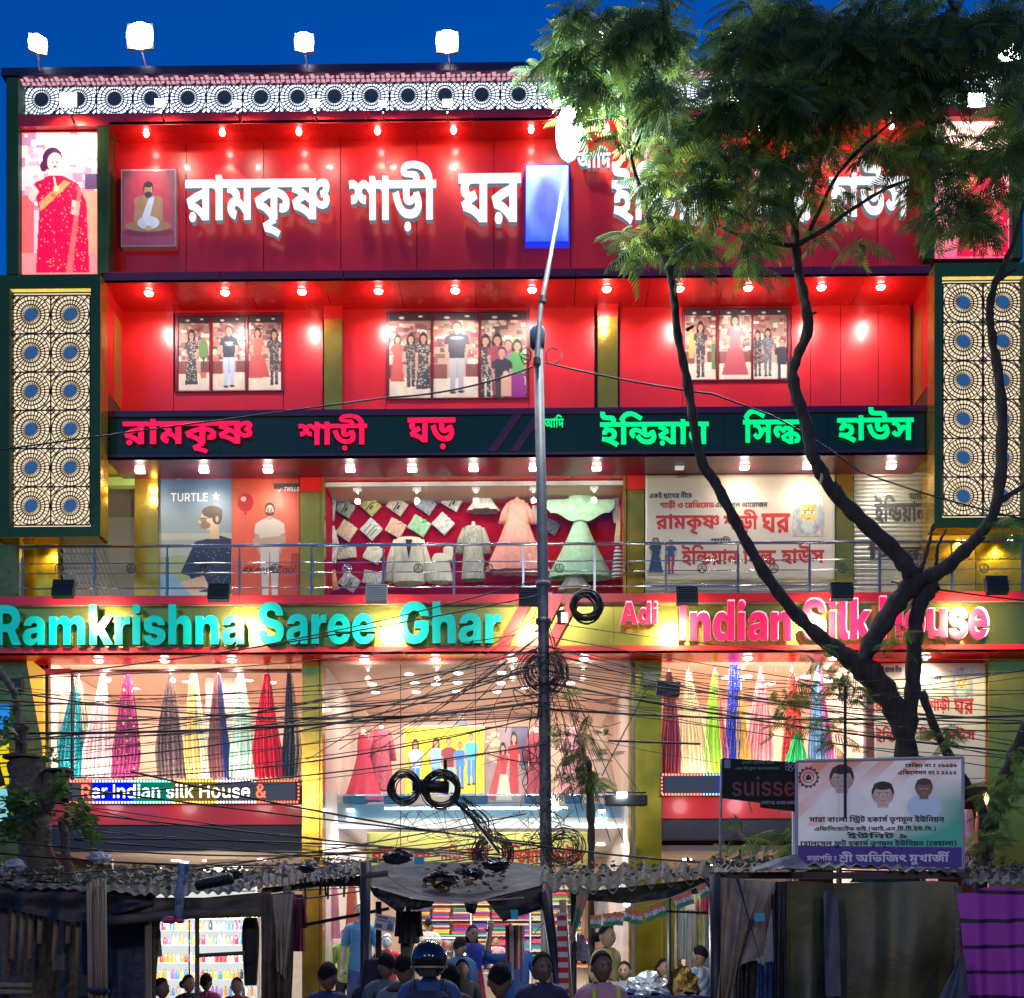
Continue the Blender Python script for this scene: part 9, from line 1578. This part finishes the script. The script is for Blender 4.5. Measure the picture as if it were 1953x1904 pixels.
def person(X, Ytop, y, face, label, skin=(.22, .12, .075), shirt=(.1, .1, .12), lower=(.03, .035, .06), hair='short', pose='stand', sleeve=.24, dress=None, floor=None, sm=None, extra=None, tilt=0, cat='person', head=True, hm=None):
    floor = (.14 if y > -12.5 else 0.0) if floor is None else floor
    if y < -11.8: y -= 1.3
    pt = P(X, Ytop, y); h = pt.z-floor; s_ = h/1.73; t = thing('person' if cat == 'person' else cat, label, cat, (pt.x, y, floor), rotz=face); t.scale = (s_, s_, s_)
    V, F, N = BODY[pose]; msk = mat('skin_%03d%03d' % (int(skin[0]*999), int(skin[1]*999)), skin, .5, noise=.08, nscale=10)
    mb = MB(); mb.v = [tuple(v) for v in V]; mb.f = list(F); mb.m = [0]*len(F)
    if head: hmb = head_mesh(); n = len(mb.v); mb.v += hmb.v; mb.f += [tuple(i+n for i in f) for f in hmb.f]; mb.m += [0]*len(hmb.f)
    mb.build('body', msk, t, local=True, smooth=True)
    sm = sm or mat('wear_%02x%02x%02x' % tuple(int(v*99) for v in shirt), shirt, .75, noise=.15, nscale=9, bump=.008, bscale=14); lm = mat('wear_%02x%02x%02x' % tuple(int(v*99) for v in lower), lower, .8, noise=.2, nscale=9, bump=.008, bscale=14)
    sh0 = Vector((.165, 0, 1.405))
    def in_shirt(c):
        if c.z > 1.465: return abs(c.x) > .07 and c.z < 1.5
        if abs(c.x) < .17 and c.z > .90 and abs(c.y) < .17: return True
        return abs(c.x) >= .12 and (Vector((abs(c.x), c.y, c.z))-sh0).length < sleeve
    shell(V, F, N, in_shirt, .016).build('shirt' if not dress else 'blouse', sm, t, local=True, smooth=True)
    if dress:
        MB().lathe((0, 0, 0), [(.23, .06), (.22, .4), (.19, .75), (.165, .95), (.135, 1.12)], 18).build('skirt', mat('wear_%02x%02x%02x' % tuple(int(v*99) for v in dress), dress, .7, noise=.2, nscale=9, bump=.01), t, local=True, smooth=True)
        mb = MB(); mb.grid([[(-.13+.1*u+.0*v, -.135+.27*v*(1)-.02*sin(v*3.1)*4*(1-v), .98+.5*u+(-.16)*abs(v-.0)*(1-u)) for v in (0, .33, .66, 1)] for u in (0, .25, .5, .75, 1)]); mb.build('drape', mat('wear_%02x%02x%02x' % tuple(int(v*99) for v in dress), dress), t, local=True, smooth=True)
    else: shell(V, F, N, lambda c: .08 < c.z < .93 and abs(c.x) < .19 and abs(c.y) < .17, .014).build('trousers', lm, t, local=True, smooth=True)
    MB().box((.06, -.20, 0), (.15, .06, .06)).box((-.15, -.20, 0), (-.06, .06, .06)).build('shoes', mat('shoe', (.03, .025, .02), .5), t, local=True, bevel=.015)
    if not head: return t
    for q in (-.028, .028): MB().ball((q, -.092, 1.612), (.011, .006, .0065), 6).build('eye', EYE_, t, local=True); MB().box((q-.014, -.100, 1.628), (q+.014, -.094, 1.633)).build('brow', HAIR, t, local=True)
    MB().ball((0, -.094, 1.545), (.020, .007, .006), 6).build('mouth', mouth_paint, t, local=True)
    rows = []; n = 12; rr = random.Random(int(X))
    for i in range(n+1):
        th = pi*.56*i/n; row = []
        for j in range(22):
            a = 2*pi*j/22; front = max(0, -sin(a)); lim = 1-.56*front**1.1-.22*abs(cos(a)); q = th*lim; g = 1.10+rr.uniform(-.015, .03)
            row.append((.079*g*sin(q)*cos(a), (.099*g*sin(q)*sin(a))-.004, 1.604+.122*g*cos(q)))
        rows.append(row)
    hmat = hm or HAIR
    if hair != 'helmet' : MB().grid(rows, True).build('hair', hmat, t, local=True, smooth=True)
    if hair == 'bun': MB().ball((0, .125, 1.60), (.055, .045, .055), 8).build('hair_bun', HAIR, t, local=True, smooth=True)
    if hair == 'long': MB().grid([[(.085*cos(a)*(1+.12*u), .03+.09*sin(a)-.01*u, 1.64-.36*u) for a in [pi*j/10-.3+.06*j*0 for j in range(11)]] for u in (0, .3, .6, 1)]).build('long_hair', HAIR, t, local=True, smooth=True)
    if hair == 'ponytail': MB().tube([(0, .10, 1.62), (0, .16, 1.56), (0, .15, 1.42)], [.03, .035, .015], 8).build('ponytail', HAIR, t, local=True, smooth=True)
    if hair == 'veil': MB().grid([[(.10*cos(a)*(1+.6*u), .0+.115*sin(a)+.02*u, 1.72-.42*u) for a in [pi*j/14*1.3-.45 for j in range(15)]] for u in (0, .12, .3, .6, 1)]).ball((0, .01, 1.645), (.095, .11, .10), 8).build('veil', mat('veil_dark', (.02, .015, .03), .8), t, local=True, smooth=True)
    if hair == 'helmet':
        MB().ball((0, .0, 1.625), (.132, .152, .142), 14).build('helmet_shell', mat('helmet_paint', (.012, .012, .014), .12, coat=.8, metal=.2), t, local=True, smooth=True)
        MB().grid([[(.134*cos(a), .02+.154*sin(a), z) for a in [pi*j/16 for j in range(17)]] for z in (1.56, 1.575)]).build('helmet_band', mat('helmet_trim', (.5, .42, .2), .3, metal=.7), t, local=True)
        MB().grid([[(.06*cos(a), .155+.003*z_, 1.50+.05*z_) for a in (0, pi/2, pi)] for z_ in (0, 1)]).build('neck_flap', BLACK, t, local=True)
    if extra == 'backpack':
        MB().box((-.15, .12, 1.02), (.15, .27, 1.40)).build('backpack', mat('pack_navy', (.02, .03, .06), .7), t, local=True, bevel=.04)
        for q in (-1, 1): MB().tube([(q*.11, .15, 1.40), (q*.11, .04, 1.468), (q*.11, -.09, 1.43), (q*.12, -.12, 1.2)], .017, 6).build('strap', mat('pack_navy', (1, 1, 1)), t, local=True, smooth=True)
    if extra == 'straps':
        for q in (-1, 1): MB().tube([(q*.10, .13, 1.2), (q*.10, .12, 1.40), (q*.10, .03, 1.47), (q*.10, -.09, 1.43), (q*.11, -.125, 1.15)], .020, 6).build('strap', mat('strap_lime', (.50, .62, .04), .7), t, local=True, smooth=True)
    if extra == 'scarf': MB().tube([(-.15, .03, 1.44), (-.06, .09, 1.47), (.06, .09, 1.47), (.14, .02, 1.43), (.10, -.11, 1.30), (.08, -.13, 1.1)], [.03, .035, .035, .03, .025, .02], 8).build('scarf', mat('scarf_brown', (.10, .07, .07), .8), t, local=True, smooth=True)
    if extra == 'phone': MB().box((.10, -.40, 1.40), (.17, -.385, 1.54)).build('phone', BLACK, t, local=True); MB().box((.105, -.384, 1.405), (.165, -.383, 1.535)).build('phone_screen', glow('phone_glow', (.85, .97, 1), 14), t, local=True)
    if extra == 'glasses':
        for q in (-.03, .03): MB().tube([(q+.02*cos(a), -.108, 1.61+.016*sin(a)) for a in [2*pi*j/10 for j in range(11)]], .0025, 4, False).build('spectacle_rim', BLACK, t, local=True)
    return t
BK = pi
person(307, 1866, -11.3, 1.3, 'balding man in profile at the lower left, passing the cosmetics shop', skin=(.24, .13, .08), shirt=(.25, .24, .22), floor=0)
person(359, 1860, -10.6, .9, 'woman with tied dark hair looking right in front of the lit shelves', skin=(.40, .24, .16), shirt=(.03, .04, .06), hair='bun')
person(393, 1857, -10.4, BK, 'woman from behind with a hair bun and magenta patterned dress', skin=(.34, .2, .13), shirt=(.50, .04, .22), dress=(.5, .04, .22), hair='bun', sm=spotted('magenta_print', (.42, .03, .16), (.7, .4, .5), 40, .3))
person(452, 1865, -10.8, .15, 'young woman with a ponytail in a red top facing the street', skin=(.45, .28, .2), shirt=(.5, .02, .03), hair='ponytail')
person(625, 1836, -12.7, BK-.2, 'man from behind in a navy and yellow shirt left of the black post', shirt=(.02, .03, .10), sm=mat('navy_wear', (.018, .03, .09), .8, noise=.2))
person(714, 1829, -11.9, BK, 'veiled dark figure standing just right of the black post', shirt=(.02, .02, .03), hair='veil', dress=(.02, .02, .03))
person(737, 1818, -12.2, BK+.5, 'man from behind in a grey shirt with green collar', shirt=(.10, .13, .14))
person(771, 1820, -12.9, BK-.1, 'man from behind in a grey-green shirt with a brown scarf on his shoulders', shirt=(.16, .19, .20), extra='scarf')
person(819, 1801, -13.6, BK, 'rider from behind wearing a glossy black helmet and a navy backpack', shirt=(.03, .08, .22), hair='helmet', extra='backpack')
person(858, 1838, -12.6, BK+.3, 'woman from behind with long dark hair beside the helmeted rider', shirt=(.05, .02, .03), hair='long')
person(881, 1830, -10.9, .2, 'young man in a black T-shirt facing the street with his mouth open', skin=(.18, .10, .065), shirt=(.02, .03, .035))
person(877, 1788, -7.5, BK-.4, 'man in a blue shirt holding up a glowing phone in the shop doorway', shirt=(.03, .10, .24), pose='phone', extra='phone', floor=.14)
person(901, 1765, -3.2, .4, 'woman in spectacles with a blue and red dress inside the entrance', skin=(.40, .24, .16), shirt=(.03, .06, .42), dress=(.45, .03, .10), hair='long', extra='glasses', floor=.2, pose='hold')
person(946, 1786, 5.5, 0, 'man in a pink shirt behind the pale counter inside the shop', skin=(.36, .21, .14), shirt=(.62, .35, .40), floor=.6)
person(817, 1752, 3.5, BK, 'man in a white kurta seen from behind inside the shop', skin=(.3, .18, .12), shirt=(.72, .66, .60), lower=(.6, .58, .5), floor=.6)
person(984, 1772, -9.6, BK+.15, 'belt seller in a bright blue shirt with his face hidden by hanging belts', shirt=(.02, .10, .38), pose='reach', skin=(.24, .14, .09))
person(953, 1838, -14.6, BK, 'dark out-of-focus head of a passer-by nearest the viewer in the middle', shirt=(.04, .09, .10), floor=0)
person(1034, 1817, -12.8, .3, 'man in a dark blue shirt in shadow facing the street right of the pole', shirt=(.02, .025, .07), skin=(.16, .09, .06), floor=0)
person(1147, 1815, -13.0, .35, 'young man in a pink shirt with lime backpack straps at the lower right of centre', shirt=(.50, .28, .33), extra='straps', skin=(.16, .09, .06), floor=0)
person(1157, 1764, -9.0, .9, 'woman with a low bun in a yellow blouse leaning over the stall', skin=(.42, .26, .17), shirt=(.50, .44, .16), dress=(.35, .28, .12), hair='bun', pose='hold')
person(1191, 1834, -10.2, -.3, 'small child with cropped hair at the end of the silver bundle', skin=(.30, .17, .11), shirt=(.25, .27, .28))
person(1265, 1829, -9.5, .5, 'woman with parted hair looking over the brown sack', skin=(.38, .23, .15), shirt=(.12, .03, .04), hair='long')
person(1335, 1804, -9.8, BK+.7, 'boy in a blue checked shirt standing near the beige hanging cloth', skin=(.30, .18, .12), shirt=(.2, .3, .45), sm=banded('blue_check', (.18, .30, .45), (.55, .6, .68), 5, 'DIAGONAL', .7))
# mannequins inside the entrance
MS = (.72, .55, .42)
person(688, 1722, -.9+1.6, 0, 'headless mannequin in a light blue polo shirt and jeans behind the glass', skin=MS, shirt=(.12, .34, .58), lower=(.08, .16, .34), cat='mannequin', head=True, hair='short', hm=mat('form_skin', (1, 1, 1)))
person(738, 1782, .8, 0, 'white-headed mannequin in a red shirt inside the entrance', skin=(.82, .82, .80), shirt=(.60, .02, .04), cat='mannequin', hm=WHITE, floor=-.0)
person(660, 1770, 1.4, 0, 'mannequin in a lime green shirt at the left of the entrance', skin=MS, shirt=(.35, .60, .10), cat='mannequin', hm=mat('form_skin', (1, 1, 1)))
# goods
def heap(name, label, cat, X, Y, w_, h_, y, m, seed, lump=.22):
    k = m_at(y); c = P(X, Y, y); r = random.Random(seed); rows = []
    for i in range(14):
        th = pi/2*i/13; rows.append([(c.x+w_*k/2*sin(th)*cos(a)*(1+lump*sin(a*5+i*.9)*sin(i*.6)+r.uniform(-.05, .05)), c.y+w_*k/3*sin(th)*sin(a)*(1+r.uniform(-.08, .08)), c.z-h_*k*(1-cos(th))*1.0+.02*sin(a*4+i)+r.uniform(-.01, .012)) for a in [2*pi*j/30 for j in range(30)]])
    return MB().grid(rows, True).build(name, m, label=label, cat=cat)
tbl = thing('stall_table', 'low cloth-covered stall table below the bundles', 'table', (P(1260, 1900, -10.7).x, -10.7, .14)); zt2 = P(1260, 1893, -10.7).z-.03
MB().box((P(1180, 1890, -10.7).x, -11.0, zt2-.05), (P(1345, 1890, -10.7).x, -10.2, zt2)).build('top', mat('table_blue', (.03, .05, .2), .6), tbl)
for X in (1186, 1338):
    for yy in (-10.95, -10.27): q = P(X, 1890, -10.7); MB().box((q.x-.02, yy-.02, .14), (q.x+.02, yy+.02, zt2-.051)).build('leg', BARKL, tbl)
heap('plastic_bundle', 'shiny silver plastic-wrapped bundle on the stall table', 'bundle', 1236, 1856, 82, 40, -10.8, mat('foil_silver', (.42, .46, .52), .16, metal=.4, noise=.5, nscale=9, bump=.05, bscale=9), 3)
heap('sack', 'lumpy ochre brown sack beside the silver bundle', 'sack', 1300, 1845, 70, 50, -10.7, mat('sack_ochre', (.20, .12, .025), .85, noise=.5, nscale=10, bump=.04, bscale=12), 5)
heap('clear_bag', 'pale plastic bag of goods hanging by the checked post', 'plastic bag', 1105, 1785, 42, 50, -11.7, mat('plastic_lilac', (.30, .26, .38), .2, noise=.5, nscale=8, bump=.05, bscale=8), 7, .1)
garment('hanging_coat', 'black jacket hanging from the stall rail in front of the saree shelves', 780, 1738, 1800, 40, 36, 40, (.015, .015, .02), y=-11.3, neck=False, cat='jacket', sleeves=(3, 46, 5))
garment('hanging_trousers', 'grey-green trousers hanging under the black jacket', 776, 1790, 1870, 26, 24, 30, (.10, .11, .09), y=-11.2, neck=False, cat='trousers')
r = random.Random(8)
for i in range(9):
    X = 966+i*4; mb = MB(); q = P(X, 1765, -11.2); L_ = r.uniform(.35, .6); mb.grid([[(q.x-.012, q.y+.01*sin(v*5+i), q.z-L_*v), (q.x+.012, q.y+.01*sin(v*5+i)+.003, q.z-L_*v)] for v in [j/8 for j in range(9)]]); mb.grid([[(q.x+.012, q.y+.01*sin(v*5+i)+.008, q.z-L_*v), (q.x-.012, q.y+.01*sin(v*5+i)+.008, q.z-L_*v)] for v in [j/8 for j in range(9)]])
    c_, n_ = r.choice([((.03, .03, .03), 'black'), ((.6, .58, .5), 'pale'), ((.22, .10, .04), 'brown'), ((.40, .06, .08), 'red')]); mb.build('belt', mat('belt_'+n_, c_, .5), label=f'{n_} belt, {ORD[i]} from the left in the bunch held up by the blue-shirted seller', cat='belt', group='belts hanging in front of the seller')
ct = thing('shop_counter', 'pale wooden counter inside the central hall', 'counter', P(948, 1858, 5.2)); MB().box((-.42, -.25, -1.6), (.42, .25, 0)).build('cabinet', mat('counter_wood', (.62, .45, .30), .5), ct, local=True); MB().box((-.45, -.28, .001), (.45, .28, .03)).build('top', WHITE, ct, local=True)
rk = thing('clothes_rack', 'steel rack of pastel clothes left of the counter in the hall', 'clothes rack', P(836, 1900, 2.4)); a = P(812, 1790, 2.4); b = P(868, 1790, 2.4); MB().tube([a, b], .015, 6).build('rail', STEEL, rk)
for q in (a, b): MB().tube([q, (q.x, q.y, .14)], .015, 6).build('upright', STEEL, rk)
for i in range(16):
    q = a.lerp(b, (i+.5)/16); c_ = r.choice([(.8, .55, .45), (.75, .68, .5), (.7, .35, .3), (.5, .55, .45), (.8, .75, .7), (.55, .2, .2)]); MB().grid([[(q.x+.012*sin(v*4+i), q.y-.2+.4*u, q.z-.03-.75*v-.03*abs(u-.5)) for u in (0, .5, 1)] for v in (0, .3, .6, 1)]).build('hung_garment', mat('rack_%02x%02x%02x' % tuple(int(v*99) for v in c_), c_, .7), rk)
for X, c_, lab in ((636, (.62, .22, .30), 'sparkling pink dress just inside the left edge of the entrance'), (671, (.60, .12, .08), 'red bordered white kurta hanging near the left of the entrance'), (1120, (.62, .30, .12), 'orange dress hanging at the right side of the entrance'), (1150, (.70, .62, .50), 'cream dress at the right side of the entrance')):
    garment('hanging_dress', lab, X, 1690, 1790, 18, 20, 26, c_, y=1.2, neck=False)
for X0_, X1_, c_, lab, ya, yb2 in ((1288, 1306, (.55, .75, .62), 'pastel striped long scarf hanging under the flags', 1700, 1830), (1308, 1328, (.85, .40, .15), 'orange gauzy cloth hanging beside the striped scarf', 1735, 1850), (1326, 1345, (.80, .70, .25), 'yellow fringed cloth near the beige curtain', 1690, 1830), (1330, 1361, (.75, .05, .14), 'bright pink-red cloth high under the right roof corner', 1680, 1745)):
    m_ = mat('scarf_%02x%02x%02x' % tuple(int(v*99) for v in c_), c_, .6, noise=.25, nscale=5); 
    if 'striped' in lab: m_ = banded('pastel_stripe', (.45, .70, .62), (.80, .55, .40), 5, 'X', .6)
    cloth([(X0_, ya, -8.5), (X1_, ya, -8.5)], [(X0_-2, yb2, -8.5), (X1_+3, yb2, -8.5)], m_, .05, 2.5, X0_, nu=20, nv=12).build('hanging_cloth', m_, label=lab, cat='cloth', smooth=True)
sl_ = thing('bulb', 'bright bare bulb under the flags of the right stall', 'bulb', P(1195, 1722, -11.0)); MB().ball((0, 0, 0), .04, 7).build('glass_bulb', glow('bulb_white', (1, 1, 1), 40), sl_, local=True, smooth=True); MB().cyl((0, 0, .041), .018, .05, 8).build('holder', BLACK, sl_, local=True); lamp('POINT', P(1195, 1730, -11.1), 22, (.95, 1, 1), .05)
lamp('POINT', P(870, 1745, -8.8), 14, (1, .97, .92), .1)
# neighbour's sign at the far left
ns = thing('neighbour_sign', 'strip of a blue and yellow lit sign beyond the left end of the shop', 'sign', P(-10, 1500, .35)); MB().pbox(-40, 16, 1340, 1400, -.6, -.55).build('blue_panel', glow('neighbour_blue', (.02, .28, .9), .9), ns); MB().pbox(-40, 15, 1401, 1500, -.6, -.55).build('yellow_panel', glow('neighbour_yellow', (.95, .75, .02), .9), ns); MB().pbox(-40, 14, 1500.5, 1570, -.6, -.55).build('cyan_panel', glow('neighbour_cyan', (.3, .8, .9), .8), ns); MB().pbox(-42, -38, 1335, 2050, -.6, -.5).build('post', GALV, ns)
